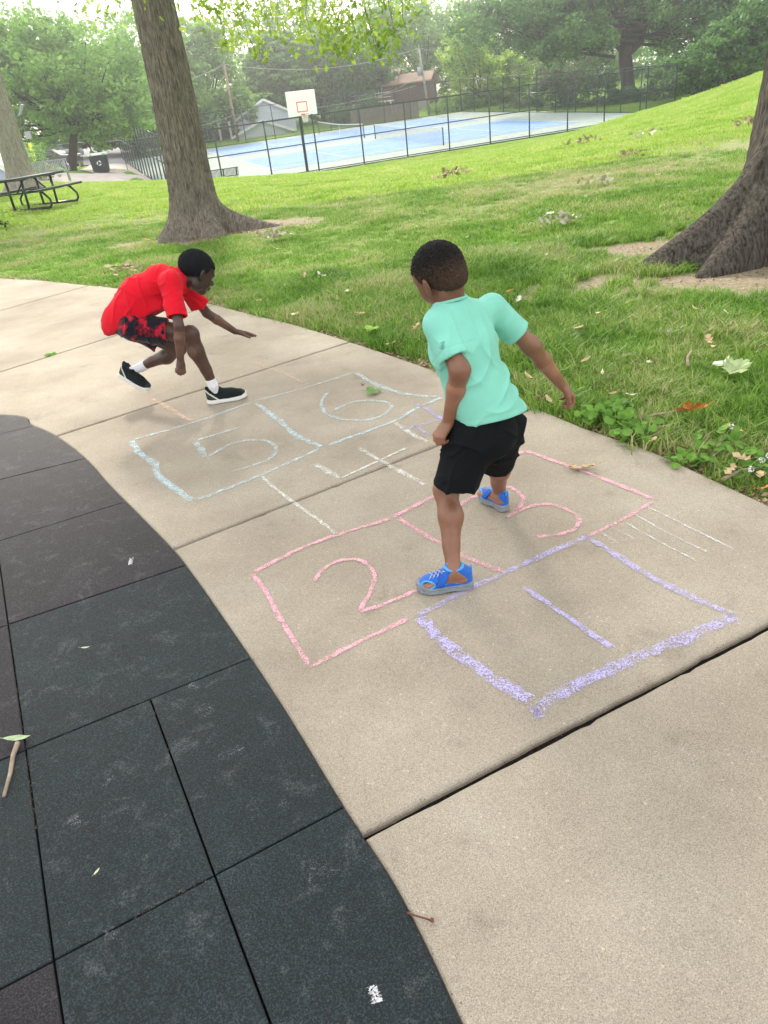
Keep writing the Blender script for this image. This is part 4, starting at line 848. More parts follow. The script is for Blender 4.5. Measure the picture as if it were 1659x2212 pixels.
# ================================================================ TREES
LM = {'light': leafmat('light green leaves', (.13, .29, .05), (.32, .52, .12), .5, scale=.35), 'mid': leafmat('mid green leaves', (.12, .27, .06), (.29, .48, .13), .5, scale=.35), 'dark': leafmat('dark green leaves', (.055, .15, .035), (.17, .33, .08), .45, scale=.4), 'yellow': leafmat('yellow green leaves', (.24, .42, .05), (.46, .62, .12), .55, scale=.4), 'pine': leafmat('soft green needles', (.16, .31, .09), (.33, .50, .17), .4, scale=.4), 'oak': leafmat('oak leaves', (.17, .29, .04), (.40, .52, .09), .6, scale=.8), 'shrub': leafmat('shrub leaves', (.04, .11, .03), (.11, .22, .06), .35, scale=.8), 'dusty': leafmat('dusty pale leaves', (.13, .20, .10), (.30, .36, .20), .4, scale=.8)}
def bark_mat(name, c0_, c1_, sc=1.0, bd=.03):
    m = bpy.data.materials.new(name); m.use_nodes = True; t = m.node_tree; N = t.nodes; L = t.links; b = N['Principled BSDF']; b.inputs['Roughness'].default_value = .95; b.inputs['Specular IOR Level'].default_value = .1
    tc = N.new('ShaderNodeTexCoord'); mp = N.new('ShaderNodeMapping'); mp.inputs['Scale'].default_value = (1, 1, .22); L.new(tc.outputs['Object'], mp.inputs[0])
    n1 = N.new('ShaderNodeTexNoise'); n1.inputs['Scale'].default_value = 26*sc; n1.inputs['Detail'].default_value = 6; n1.inputs['Roughness'].default_value = .7; n1.inputs['Distortion'].default_value = .8; L.new(mp.outputs[0], n1.inputs['Vector'])
    v = N.new('ShaderNodeTexWave'); v.inputs['Scale'].default_value = 9*sc; v.inputs['Distortion'].default_value = 14; v.inputs['Detail'].default_value = 4; v.inputs['Detail Scale'].default_value = 1.6; v.inputs['Detail Roughness'].default_value = .7; L.new(mp.outputs[0], v.inputs['Vector'])
    mu = N.new('ShaderNodeMath'); mu.operation = 'MULTIPLY_ADD'; L.new(v.outputs[1], mu.inputs[0]); mu.inputs[1].default_value = .13; L.new(n1.outputs[0], mu.inputs[2])
    r = N.new('ShaderNodeValToRGB'); r.color_ramp.elements[0].position = .38; r.color_ramp.elements[1].position = .78; r.color_ramp.elements[0].color = (*c0_, 1); r.color_ramp.elements[1].color = (*c1_, 1); L.new(mu.outputs[0], r.inputs[0]); L.new(r.outputs[0], b.inputs['Base Color'])
    bp = N.new('ShaderNodeBump'); bp.inputs['Strength'].default_value = 1; bp.inputs['Distance'].default_value = bd; L.new(mu.outputs[0], bp.inputs['Height']); L.new(bp.outputs[0], b.inputs['Normal']); return m
MT['bark'] = bark_mat('furrowed grey brown bark', (.095, .082, .068), (.33, .29, .245)); MT['bark_dark'] = bark_mat('furrowed dark bark', (.026, .022, .019), (.165, .145, .125), .9); MT['bark_pale'] = bark_mat('pale grey bark', (.16, .145, .12), (.38, .34, .29), .7, .02); MT['bark_far'] = mat('far bark', (.07, .055, .045), .95, noise=.3, nscale=4)
def leaf_shape(kind):
    if kind == 'quad': return np.array([(-.5, 0, 0), (0, -.32, .04), (.5, 0, 0), (0, .32, .04)]), [0, 1, 2, 3]
    P = [(0, 0), (.12, .05), (.22, .26), (.34, .10), (.52, .36), (.62, .12), (.82, .24), (1, 0), (.82, -.24), (.62, -.12), (.52, -.36), (.34, -.10), (.22, -.26), (.12, -.05)]
    return np.array([(p[0]-.5, p[1], .10*abs(p[1])+.1*(p[0]-.5)**2) for p in P]), list(range(len(P)))
def leaves(name, C, size, m, parent, kind='quad', up=.4):
    n = len(C); T, f = leaf_shape(kind); k = len(T)
    a = RNG.normal(size=(n, 3)); nz_ = RNG.normal(size=(n, 3)); nz_[:, 2] = np.abs(nz_[:, 2])+up; nz_ /= np.linalg.norm(nz_, axis=1)[:, None]; a -= nz_*(a*nz_).sum(1)[:, None]; a /= np.linalg.norm(a, axis=1)[:, None]; b = np.cross(nz_, a)
    s = size*RNG.uniform(.6, 1.35, n)[:, None, None]
    V = C[:, None, :]+s*(T[None, :, 0:1]*a[:, None, :]+T[None, :, 1:2]*b[:, None, :]+T[None, :, 2:3]*nz_[:, None, :])
    F = np.arange(n*k).reshape(n, k); return np_mesh(name, V.reshape(-1, 3), F, m, parent)
def clumps(cs, rs, nc, rc, npc, gap=.0, flat=.7, shell=.55):
    """leaf positions: clumps spread through an ellipsoid, denser near its skin"""
    d = RNG.normal(size=(nc, 3)); d /= np.linalg.norm(d, axis=1)[:, None]; r = shell+(1-shell)*RNG.random(nc)**.6; r *= 1+.16*np.sin(d[:, 0]*5+d[:, 2]*4)+.1*RNG.normal(size=nc)
    C = np.array(cs)+d*r[:, None]*np.array(rs); q = RNG.normal(size=(nc, npc, 3)); q /= np.linalg.norm(q, axis=2)[..., None]; q *= (RNG.random((nc, npc))**.4)[..., None]*rc*(.6+.8*RNG.random((nc, 1, 1))); q[..., 2] *= flat
    return (C[:, None, :]+q).reshape(-1, 3), C
def limb(m, a, b, r0, r1, n=6, wob=.12):
    a = np.array(a, float); b = np.array(b, float); L_ = np.linalg.norm(b-a); P = []
    for i in range(n+1): t = i/n; p = a+(b-a)*t; p = p+RNG.normal(size=3)*wob*L_*.15*math.sin(math.pi*t)+np.array([0, 0, -.08*L_*math.sin(math.pi*t)]); P.append(p)
    m.tube(P, list(np.linspace(r0, r1, n+1)), 7)
def tree(name, label, px, Y, crowns, leaf, size, bark='bark_far', tr=.3, group=None, cat='tree', nb=10, npc=60, dens=1.0, kind='quad', shell=.5, th=None, flat=.7):
    """px: foot (x, y) in the grid; crowns: (x, y, half width, half height[, dY]) in grid pixels at distance Y"""
    b = AY(px[0], px[1], Y); b[2] = TZ(b[0], b[1]); e = empty(name, b, 0, label, cat, group); ppm = FPX/(Y*.875+.3); A = []; CC = []
    for cr in crowns:
        x, y, hw, hh = cr[:4]; dY = cr[4] if len(cr) > 4 else 0; c = AY(x, y, Y+dY)-b; rx = hw/ppm; rz = hh/ppm*.9; ry = min(rx, 5.0); v = rx*ry*rz; rc = max(.5, min(rx, rz)*.28); nc = int(dens*min(260, 14+2.2*(rx*rz+rx*ry)/rc**2))
        P, C = clumps(c, (rx, ry, rz), nc, rc, npc, flat=flat, shell=shell); A.append(P); CC.append((c, C))
    leaves('crown', np.concatenate(A), size, LM[leaf], e, kind)
    m = MB(); topc = CC[0][0]; th = th or max(1.2, topc[2]*.55); top_ = np.array([topc[0]*.5, topc[1]*.5, th])
    m.tube([(0, 0, -.3), (0, 0, .15), top_*.5, top_], [tr*1.5, tr*1.1, tr*.9, tr*.75], 9)
    for c, C in CC:
        for k in RNG.choice(len(C), min(nb, len(C)), replace=False): limb(m, top_*(.7+.3*RNG.random()), C[k], tr*.38, .03)
    m.build('trunk', MT[bark], e, True); return e
FG = 'trees beyond the tennis courts'
tree('leafy_tree', 'airy light green tree at the left edge behind the parked cars', (155, 362), 62, [(170, 150, 175, 105), (70, 220, 120, 90), (230, 240, 90, 70), (60, 110, 120, 80, 3)], 'light', .34, tr=.32, group=FG, npc=46, dens=1.35, nb=16, shell=.35)
tree('leafy_tree', 'tall light green tree just left of the big oak trunk', (300, 330), 90, [(300, 130, 105, 100), (240, 190, 90, 70), (380, 210, 90, 80)], 'light', .42, tr=.35, group=FG, dens=1.3)
tree('leafy_tree', 'round green tree just right of the big oak trunk', (430, 320), 95, [(455, 190, 85, 110), (430, 110, 70, 60), (510, 240, 60, 50)], 'light', .42, tr=.35, group=FG, dens=1.2)
tree('leafy_tree', 'low green trees filling the road side left of the fence', (215, 335), 84, [(215, 262, 70, 55), (300, 280, 60, 45), (130, 300, 60, 30)], 'mid', .36, tr=.25, group=FG)
tree('pine_tree', 'soft green pine rising behind the white house', (590, 285), 104, [(590, 215, 62, 26), (600, 175, 80, 24), (585, 135, 66, 26), (600, 95, 58, 30)], 'pine', .40, tr=.3, group=FG, flat=.35, shell=.2, th=9)
tree('leafy_tree', 'hazy tree crown behind the pine', (540, 290), 124, [(545, 130, 95, 90), (640, 90, 90, 80)], 'mid', .5, tr=.35, group=FG)
tree('pine_tree', 'darker green pine behind the basketball backboard', (700, 270), 108, [(700, 215, 60, 40), (690, 150, 75, 50), (700, 95, 60, 45)], 'mid', .36, tr=.3, group=FG, flat=.45, shell=.25, th=9)
tree('leafy_tree', 'dark green tree right of the backboard, above the clipped shrubs', (750, 268), 106, [(755, 205, 70, 55), (765, 140, 85, 65), (790, 150, 60, 40)], 'dark', .38, tr=.35, group=FG, nb=14)
tree('leafy_tree', 'tall bright green tree behind the brick house', (930, 225), 122, [(900, 100, 90, 95), (960, 160, 70, 80), (850, 60, 90, 60)], 'light', .46, tr=.4, group=FG, dens=1.2)
tree('locust_tree', 'yellow green feathery tree right of the transformer pole', (1035, 235), 96, [(1040, 175, 62, 70), (1010, 110, 50, 60), (1075, 215, 50, 35), (1110, 165, 50, 50)], 'yellow', .34, tr=.2, group=FG, shell=.3, dens=1.2)
tree('leafy_tree', 'far green tree high behind the locust', (1090, 200), 125, [(1060, 50, 110, 90), (1180, 90, 100, 90)], 'light', .5, tr=.4, group=FG, dens=1.1)
tree('leafy_tree', 'dim green tree above the far fence corner', (1230, 215), 110, [(1230, 130, 110, 70), (1340, 120, 110, 70)], 'mid', .42, tr=.35, group=FG)
def bigoak():
    Y = 80; b = AY(1357, 232, Y); b[2] = TZ(b[0], b[1]); e = empty('oak_tree', b, 0, 'large dark spreading oak with forked trunk behind the right court fence', 'tree', FG); A = []; CCs = []
    for (x, y, hw, hh, dY) in ((1130, 40, 150, 55, 0), (1290, 20, 170, 60, 0), (1500, 50, 130, 60, 3), (1230, 85, 95, 28, -3), (1560, 40, 130, 80, -2), (1360, -60, 260, 70, 2)):
        ppm = FPX/(Y*.875); P, C = clumps(AY(x, y, Y+dY)-b, (hw/ppm, 4.5, hh/ppm), int(150*hw/130), .85, 62, shell=.3); A.append(P); CCs.append(C)
    leaves('crown', np.concatenate(A), .34, LM['dark'], e); m = MB()
    q = lambda x, y, dY=0: AY(x, y, Y+dY)-b
    m.tube([(0, 0, -.4), (0, 0, .3), q(1355, 170), q(1350, 120), q(1352, 100)], [1.0, .72, .62, .62, .6], 12)
    m.tube([q(1352, 110), q(1330, 88), q(1300, 66), q(1255, 55), q(1200, 40)], [.5, .42, .36, .3, .15], 9); m.tube([q(1354, 110), q(1350, 70), q(1330, 30), q(1310, -20)], [.5, .4, .3, .2], 9)
    m.tube([q(1360, 112), q(1385, 90), q(1392, 60), q(1420, 20)], [.35, .3, .25, .12], 9); m.tube([q(1345, 60), q(1380, 20), q(1440, -10)], [.3, .2, .1], 8)
    for C in CCs:
        for k in RNG.choice(len(C), 9, replace=False): limb(m, q(1350, 60)+RNG.normal(size=3)*.8, C[k], .16, .03)
    m.build('trunk', MT['bark_far'], e, True)
bigoak()
tree('leafy_tree', 'dark green tree on the hill at the right edge', (1600, 190), 62, [(1590, 115, 95, 62), (1650, 60, 90, 80), (1500, 165, 60, 32)], 'dark', .3, tr=.3, group='trees on the right hill', dens=1.4)
tree('leafy_tree', 'deep green tree filling the gap left of the right edge tree', (1520, 205), 70, [(1545, 150, 70, 55), (1480, 150, 45, 40)], 'shrub', .32, tr=.3, group='trees on the right hill', dens=1.3)
for (x, y, hw, hh, Y, lb, lf_) in ((1135, 232, 48, 20, 88, 'low pale shrub behind the far fence corner', 'dusty'), (1200, 205, 60, 36, 84, 'dark shrub behind the right fence, beside the twiggy bush', 'shrub'), (1290, 200, 55, 42, 80, 'dark shrub left of the big forked oak trunk', 'shrub'), (1430, 200, 60, 45, 76, 'dark shrub right of the big forked oak trunk', 'shrub'), (1350, 215, 60, 26, 78, 'low shrub at the foot of the forked oak', 'shrub'), (745, 248, 42, 16, 92, 'clipped round shrub beside the basketball pole', 'shrub'), (800, 238, 34, 30, 96, 'dark rounded shrub left of the brick house', 'shrub'), (985, 225, 60, 14, 94, 'low green shrubs behind the far fence', 'mid')):
    tree('shrub', lb, (x, y+hh+4), Y, [(x, y, hw, hh)], lf_, .2, tr=.08, group='shrubs behind the court fence', cat='shrub', npc=50, nb=6, th=.5)
tree('shrub', 'dense green hedge left of the pale trunk, behind the sign post', (70, 375), 46, [(55, 345, 42, 30), (5, 350, 40, 26)], 'mid', .13, tr=.06, group=None, cat='shrub', npc=60, nb=5, th=.5)
tree('shrub', 'low yellow green bush at the left edge before the picnic table', (10, 484), 17, [(8, 478, 22, 8)], 'yellow', .06, tr=.02, group=None, cat='shrub', npc=40, nb=4, th=.1)
# yellow flowers
b = gp(98, 366, 47); e = empty('flower_bush', b, 0, 'clump of yellow flowers beside the dark post', 'flowers'); P, C = clumps((0, 0, .45), (.8, .5, .4), 30, .2, 30); leaves('foliage', P, .1, LM['mid'], e); MT['flower'] = mat('yellow petals', (.85, .55, .02), .7); P, C = clumps((0, 0, .6), (.75, .5, .35), 22, .08, 9); leaves('blossom', P, .14, MT['flower'], e)
# twiggy pale bush
b = gp(1225, 212, 84); e = empty('bare_bush', b, 0, 'pale twiggy half bare tree leaning over behind the fence', 'tree', FG); m = MB()
MT['twig'] = mat('pale twig', (.33, .28, .22), .9)
for k in range(46): v = AY(random.uniform(1120, 1290), random.uniform(95, 175), 84)-b; s = AY(1235, 185, 84)-b; limb(m, s*.3+np.array([0, 0, .2]), v, .07, .012, 7, .5)
m.build('branches', MT['twig'], e, True); P, C = clumps(AY(1200, 135, 84)-b, (4.5, 2.5, 1.7), 60, .5, 26); leaves('crown', P, .2, LM['dusty'], e)
# far woods
A = []
for k in range(46):
    x = -120+k*6.3+random.uniform(-2, 2); Y = random.uniform(138, 165); top_ = random.uniform(9, 15)+(4 if k > 18 else 0)*1.0-(2.5 if x < -20 else 0); P, C = clumps((x, Y, 2+top_*.5), (5.5, 4, top_*.55), 34, 1.6, 44, shell=.3); A.append(P)
o = leaves('distant_woods', np.concatenate(A), .8, LM['mid'], None); tag(o, 'hazy mass of distant trees', 'woods', kind='stuff')
# ---------------------------------------------------------------- the two oaks near by
def big_trunk(name, base, axis, rad, flare, roots, m, parent, nseg=160, nz_=150, ztop=9, seed=1):
    """axis(z)->(x,y); rad(z); roots: list of (angle, length, width, height)"""
    r_ = np.random.default_rng(seed); zs = np.concatenate([np.linspace(-.25, 1.2, nz_//2), np.linspace(1.22, ztop, nz_//2)]); th = np.linspace(0, 2*np.pi, nseg, endpoint=False); V = []
    ph = r_.uniform(0, 6.28, 12)
    for z in zs:
        zz = max(z, 0); R0 = rad(zz)*np.ones(nseg)
        for (a, ln_, wd, hh) in roots:
            d = (th-a+np.pi) % (2*np.pi)-np.pi; fall = (max(0, 1-zz/hh))**2.2*(1 if z > -.01 else 1); w_ = wd*(1+.5*zz/hh); R0 = R0+ln_*fall*np.exp(-(d/w_)**2)
        R0 = R0+flare*np.exp(-zz/.35)
        tw = th+.12*zz
        R0 = R0*(1+.022*np.sin(tw*5+ph[0])+.016*np.sin(tw*9+ph[1]+zz)+.010*np.sin(tw*17+ph[2]-zz*2))+.006*np.sin(tw*43+2.2*np.sin(zz*5)+ph[3])+.0035*np.sin(tw*71+3*np.sin(zz*7+tw*3))+.003*np.sin(zz*40+7*np.sin(tw*9))
        ax_ = axis(z); V.append(np.stack([ax_[0]+R0*np.cos(th), ax_[1]+R0*np.sin(th), np.full(nseg, z)], 1))
    V = np.array(V); nzz = len(zs); I = np.arange(nzz*nseg).reshape(nzz, nseg); J = np.roll(I, -1, axis=1); F = np.stack([I[:-1].ravel(), J[:-1].ravel(), J[1:].ravel(), I[1:].ravel()], 1)
    return np_mesh('trunk', V.reshape(-1, 3), F, m, parent, smooth=True)
lb = np.array([LT[0], LT[1], TZ(LT[0], LT[1])-.03])
e = empty('oak_tree', lb, 0, 'tall oak with a straight furrowed trunk behind the crouching boy', 'tree', 'oaks on the near lawn')
axl = lambda z: (-.00+.02*z+.012*math.sin(z*1.1), 0); big_trunk('trunk', lb, axl, lambda z: .35-.022*z, .10, [(-.12, .98, .17, .60), (-.9, .35, .3, .6), (-1.75, .22, .25, .5), (-2.5, .30, .28, .7), (3.0, .3, .3, .7), (1.5, .4, .3, .6), (.6, .5, .3, .6)], MT['bark'], e, ztop=9.5, seed=3)
A = []; m = MB()
for k in range(15):
    a = 2*math.pi*k/15+random.uniform(-.2, .2); r = random.uniform(3.2, 6.2); c = np.array([math.cos(a)*r, math.sin(a)*r, random.uniform(7.9, 11)]); limb(m, (0.1, 0, random.uniform(5, 8.5)), c, .13, .03); P, C = clumps(c, (1.7, 1.7, .9), 20, .55, 26, shell=.2); A.append(P)
P, C = clumps((0, 0, 11), (5, 5, 1.8), 90, .7, 24, shell=.2); A.append(P)
o = leaves('crown', np.concatenate(A), .19, LM['oak'], e, 'oak')
# hanging sprays at the top of the picture
A = []
for (x, y, Y, rr) in ((470, 30, 10, .2), (500, 10, 10, .25), (520, 50, 10.5, .22), (540, 85, 10.5, .14), (560, 110, 10.5, .1), (600, 15, 9.5, .3), (660, 30, 9.5, .3), (640, 5, 9.5, .3), (700, 15, 10, .35), (715, 55, 10, .3), (740, 85, 10, .22), (722, 100, 10, .16), (760, 40, 10, .3), (790, 60, 10, .26), (812, 90, 10, .2), (770, 12, 10, .35), (840, 15, 9.5, .3), (810, 100, 10, .12), (430, 5, 10, .2), (570, 25, 10, .2), (690, 75, 10, .16), (740, 112, 10, .08), (210, -5, 11, .25), (250, -8, 11, .2), (485, 95, 10.2, .06), (870, 40, 9.6, .2), (850, 70, 9.8, .15)):
    c = AY(x, y, Y)-lb; n = int(20+260*rr**1.2); q = RNG.normal(size=(n, 3))*rr*np.array([.85, .9, .62]); A.append(c+q)
    s = c+np.array([random.uniform(-.9, .5), .6+random.uniform(0, .8), .9+random.uniform(0, .7)]); m.tube([s+np.array([0, .8, 1.2]), s, (s+c)/2+np.array([.1, 0, .15]), c, c+np.array([.04, -.02, -rr*.8])], [.012, .009, .006, .004, .002], 5)
for k in range(6): s = AY(450+k*75, -260, 10.8)-lb; limb(m, (0.15, -.1, 5.5+.3*k), s, .10, .03)
leaves('foliage_spray', np.concatenate(A), .072, LM['oak'], e, 'oak', up=0)
m.build('branches', MT['bark'], e, True)
# right oak
rb = np.array([RT[0], RT[1], TZ(RT[0], RT[1])-.03])
e = empty('oak_tree', rb, 0, 'massive dark oak with spreading roots at the right edge', 'tree', 'oaks on the near lawn')
big_trunk('trunk', rb, lambda z: (.05*z, 0), lambda z: .80-.03*z, .05, [(3.25, 1.12, .17, 1.2), (-2.7, .75, .15, 1.05), (-2.1, .8, .14, .95), (-1.45, .95, .16, .9), (2.4, .4, .3, .8), (.5, .4, .4, .8), (1.5, .4, .3, .8), (-.5, .4, .3, .8)], MT['bark_dark'], e, ztop=8, seed=8)
A = []; m = MB()
for k in range(14):
    a = 2*math.pi*k/14+random.uniform(-.2, .2); r = random.uniform(2.5, 5.2); c = np.array([math.cos(a)*r, math.sin(a)*r, random.uniform(5.6, 8.5)]); limb(m, (.3, 0, random.uniform(4.5, 7.5)), c, .13, .03); P, C = clumps(c, (1.6, 1.6, .9), 18, .55, 24, shell=.2); A.append(P)
leaves('crown', np.concatenate(A), .19, LM['oak'], e, 'oak'); m.build('branches', MT['bark_dark'], e, True)
# pale trunk at the left edge
pb = gp(52, 402, 29); e = empty('sycamore_tree', pb, 0, 'pale grey trunk at the left edge behind the picnic table', 'tree')
tp_ = AY(-28, 150, 29)-pb
big_trunk('trunk', pb, lambda z: (tp_[0]/tp_[2]*z*.9, 0), lambda z: .44-.02*z, .16, [(-.3, .25, .4, .8), (-2.4, .25, .4, .8), (-1.4, .2, .4, .7)], MT['bark_pale'], e, 90, 60, 9, 5)
A = []; m = MB()
for k in range(10): a = 2*math.pi*k/10; c = np.array([-1.8+math.cos(a)*4.2, math.sin(a)*4.2, random.uniform(8, 11)]); limb(m, (tp_[0]/tp_[2]*7.5, 0, 7.5), c, .15, .03); P, C = clumps(c, (2, 2, 1.2), 20, .7, 22, shell=.2); A.append(P)
leaves('crown', np.concatenate(A), .3, LM['light'], e); m.build('branches', MT['bark_pale'], e, True)
# ================================================================ SMALL THINGS ON THE GROUND
def leafobj(p, size, rz, colr, label, group=None, tilt=(.2, .1), shape='oak', curl=.3, name='fallen_leaf', thick=0):
    T = {'oak': [(0, 0), (.12, .04), (.22, .24), (.34, .09), (.50, .34), (.60, .12), (.80, .26), (1, 0), (.82, -.2), (.62, -.11), (.54, -.33), (.34, -.10), (.2, -.22), (.12, -.04)],
         'maple': [(0, 0), (.02, .12), (-.04, .26), (.10, .30), (.16, .44), (.27, .33), (.36, .50), (.46, .42), (.58, .46), (.60, .30), (.74, .26), (.84, .24), (.80, .12), (.92, .08), (1, -.03), (.86, -.12), (.88, -.24), (.70, -.24), (.62, -.38), (.50, -.36), (.38, -.54), (.28, -.36), (.12, -.42), (.08, -.24), (-.04, -.18), (.04, -.06)],
         'blade': [(0, 0), (.2, .10), (.5, .14), (.8, .08), (1, 0), (.8, -.09), (.5, -.13), (.2, -.09)]}[shape]
    V = [(.45, 0, 0)]+[(x, y*.9, curl*(y*y*1.4+(x-.5)**2*.6)+random.uniform(-.06, .06)) for x, y in [(x+random.uniform(-.03, .03), y*random.uniform(.8, 1.1)) for x, y in T]]; n = len(T); F = [(0, i+1, (i+1) % n+1) for i in range(n)]
    mb_ = MB(); mb_.add([(x-.5, y, z) for x, y, z in V], F); mb_.tube([(-.5, 0, curl*.2), (-.75, .03, curl*.35)], .012, 4)
    k = 'leaf%.2f%.2f%.2f' % colr
    if k not in MT:
        MT[k] = mat('dry leaf', colr, .75, .2, noise=.22, nscale=6)
    o = mb_.build(name, MT[k]); o.scale = (size,)*3; o.location = tuple(p); o.rotation_euler = (tilt[0], tilt[1], rz); tag(o, label, 'leaf', group); return o
TAN = (.46, .34, .20); PALE = (.56, .52, .36); ORG = (.62, .23, .06); GRN = (.22, .34, .10); BRN = (.20, .12, .07); WHT = (.62, .62, .52)
def gl(x, y, dz=.02): p = G(x, y); p[2] = TZ(p[0], p[1])+dz; return p
def onpath(x, y, dz=.006): p = U(x, y); p[2] = dz; return p
leafobj(onpath(808, 850, .012), .10, .3, (.16, .28, .09), 'small green star shaped leaf on the blue chalk six', shape='maple', curl=.5)
leafobj(onpath(1262, 1015, .012), .12, 2.8, TAN, 'curled tan leaf lying on the pink chalk edge', curl=.6)
leafobj(onpath(1235, 1013, .01), .08, .6, TAN, 'narrow tan leaf beside the pink chalk edge', shape='blade', curl=.8)
leafobj(gl(1487, 908, .05), .15, 2.5, ORG, 'orange brown oak leaf beside the clover clumps', tilt=(.5, .2), curl=.7, shape='maple')
leafobj(gl(1592, 815, .05), .155, .35, (.36, .44, .22), 'large pale green lobed leaf on the grass at right', tilt=(.25, -.25), shape='maple', curl=.8)
leafobj(gl(1560, 806, .05), .17, 1.6, (.50, .55, .40), 'pale curled leaf tucked beside the large pale green leaf', tilt=(-.4, .3), curl=.8)
leafobj(gl(1445, 732, .04), .13, 3.0, WHT, 'whitish crumpled leaf in the middle of the near grass', tilt=(.4, 0), curl=.9)
leafobj(gl(805, 722, .04), .14, .8, (.25, .42, .06), 'bright lime green leaf in the grass by the path edge', shape='maple', curl=.4)
leafobj(U(38, 1594, .012), .085, -.05, (.34, .42, .26), 'pale green leaf lying over a stick on the rubber tiles', tilt=(.25, 0), curl=.35, shape='blade')
MT['stick'] = mat('dry stick bark', (.32, .25, .19), .9, noise=.3, nscale=30, bump=.5, bscale=80)
def stick(pts, r, label, name='stick'):
    m = MB(); rs = list(np.linspace(r, r*.6, len(pts))); m.tube(pts, rs, 7); tag(m.build(name, MT['stick'], None, True), label, 'stick')
stick([U(38, 1605, .01), U(28, 1632, .012), U(22, 1670, .012), U(8, 1720, .01)], .0075, 'grey brown stick lying on the rubber tiles at left')
MT['redtwig'] = mat('red brown twig', (.16, .06, .045), .7)
m = MB(); m.tube([U(880, 1972, .004), U(905, 1980, .006), U(932, 1988, .005)], .0022, 6); m.tube([U(930, 1987, .006), U(937, 1988, .005)], .005, 6); tag(m.build('twig', MT['redtwig'], None, True), 'thin red brown twig on the concrete edge', 'stick')
stick([gl(1485, 805, .04), gl(1483, 790, .05), gl(1492, 780, .06)], .009, 'short curved grey stick in the grass at right')
stick([gl(1380, 912, .02), gl(1430, 906, .03), gl(1480, 900, .03)], .008, 'long thin stick lying behind the clover clumps')
stick([gl(1322, 947, .02), gl(1350, 950, .03), gl(1385, 958, .02)], .006, 'thin twig at the path edge below the clover clumps')
stick([gl(1450, 548, .04), gl(1500, 540, .05), gl(1560, 522, .05)], .01, 'dark fallen twig in front of the oak roots')
stick([gl(1560, 1045, .02), gl(1600, 1030, .03), gl(1650, 1022, .03)], .008, 'pale stick near the right end of the path edge')
# loose dry leaves (individually placed)
spots = [(1142, 830, TAN), (1102, 640, ORG), (1250, 722, TAN), (1290, 690, PALE), (1345, 715, TAN), (1400, 800, PALE), (1372, 798, (.45, .45, .2)), (1300, 822, PALE), (1312, 825, TAN), (1265, 792, TAN), (1530, 750, TAN), (1540, 765, TAN), (1500, 680, TAN), (1570, 690, WHT), (1360, 870, WHT), (1322, 868, TAN), (1305, 862, ORG), (1270, 915, TAN), (1340, 930, TAN), (1410, 970, TAN), (1580, 945, (.55, .42, .1)), (1650, 660, WHT), (1215, 550, TAN), (1180, 560, PALE), (955, 640, TAN), (1130, 700, TAN), (1120, 660, WHT), (700, 605, PALE), (620, 625, TAN), (560, 660, TAN), (640, 690, PALE), (690, 600, WHT), (450, 1, TAN), (275, 590, TAN), (318, 525, ORG), (85, 530, ORG), (40, 480, PALE), (520, 600, TAN), (595, 520, PALE), (600, 545, PALE), (780, 690, TAN), (900, 720, TAN), (880, 700, TAN), (1640, 1050, TAN), (1655, 1075, ORG), (1600, 1010, TAN), (1575, 1035, TAN), (1480, 990, BRN), (250, 600, TAN), (235, 596, TAN), (1040, 560, TAN), (1015, 475, TAN), (1560, 445, ORG), (1540, 435, ORG), (1440, 410, WHT), (1475, 340, TAN), (1420, 385, PALE), (1250, 355, TAN), (1620, 268, BRN), (965, 382, TAN), (660, 605, TAN), (750, 640, WHT), (730, 655, TAN), (1010, 520, PALE), (1230, 480, WHT), (845, 755, TAN), (865, 762, BRN), (925, 785, BRN), (1165, 875, BRN), (1185, 880, TAN)]
LMK = [('the large pale green leaf', 1595, 812), ('the largest weed clump', 1310, 905), ('the right oak roots', 1480, 560), ('the mint shirted boy hand', 1240, 880), ('the mint shirted boy shoulder', 1080, 660), ('the straight oak foot', 450, 500), ('the lime green leaf', 805, 722), ('the crouching boy head', 430, 560), ('the long court fence', 1100, 300), ('the hill crest', 1600, 200), ('the orange brown leaf', 1487, 908), ('the whitish crumpled leaf', 1445, 732), ('the sidewalk edge end', 1640, 1070), ('the mint shirted boy head', 945, 580), ('the picnic table', 100, 430)]
CN = {TAN: 'tan', PALE: 'pale straw coloured', ORG: 'orange', BRN: 'dark brown', WHT: 'whitish'}
def leaf_label(x, y, c, shp):
    nm, lx, ly = min(LMK, key=lambda q: math.hypot(q[1]-x, (q[2]-y)*1.3)); dx, dy = x-lx, y-ly; far = 'well ' if math.hypot(dx, dy) > 90 else 'just '
    d = ('right of' if dx > 0 else 'left of') if abs(dx) > abs(dy) else ('in front of' if dy > 0 else 'behind'); return '%s %s %s%s %s' % (CN.get(c, 'yellowish'), 'narrow leaf' if shp == 'blade' else 'lobed dry leaf', far, d, nm)
for (x, y, c) in spots:
    if y < 5: continue
    shp = random.choice(['oak', 'oak', 'blade'])
    p = gl(x, y, .045 if p[1] < 12 else .05); d = p[1]; sz = random.uniform(.06, .10)*(1 if d < 9 else 1.5)
    leafobj(p, sz, random.uniform(0, 6.28), c, leaf_label(x, y, c, shp), 'dry leaves on the lawn', tilt=(random.uniform(-.5, .5), random.uniform(-.5, .5)), shape=shp, curl=random.uniform(.4, 1.1))
_by = {}
for o in COL.objects:
    if o.get('group') == 'dry leaves on the lawn': _by.setdefault(o['label'], []).append(o)
for k, v in _by.items():
    if len(v) > 1:
        v.sort(key=lambda o: math.hypot(o.location.x, o.location.y))
        for i, o in enumerate(v): o['label'] = ('nearest ' if i == 0 else ('farthest ' if i == len(v)-1 else 'middle '))+k
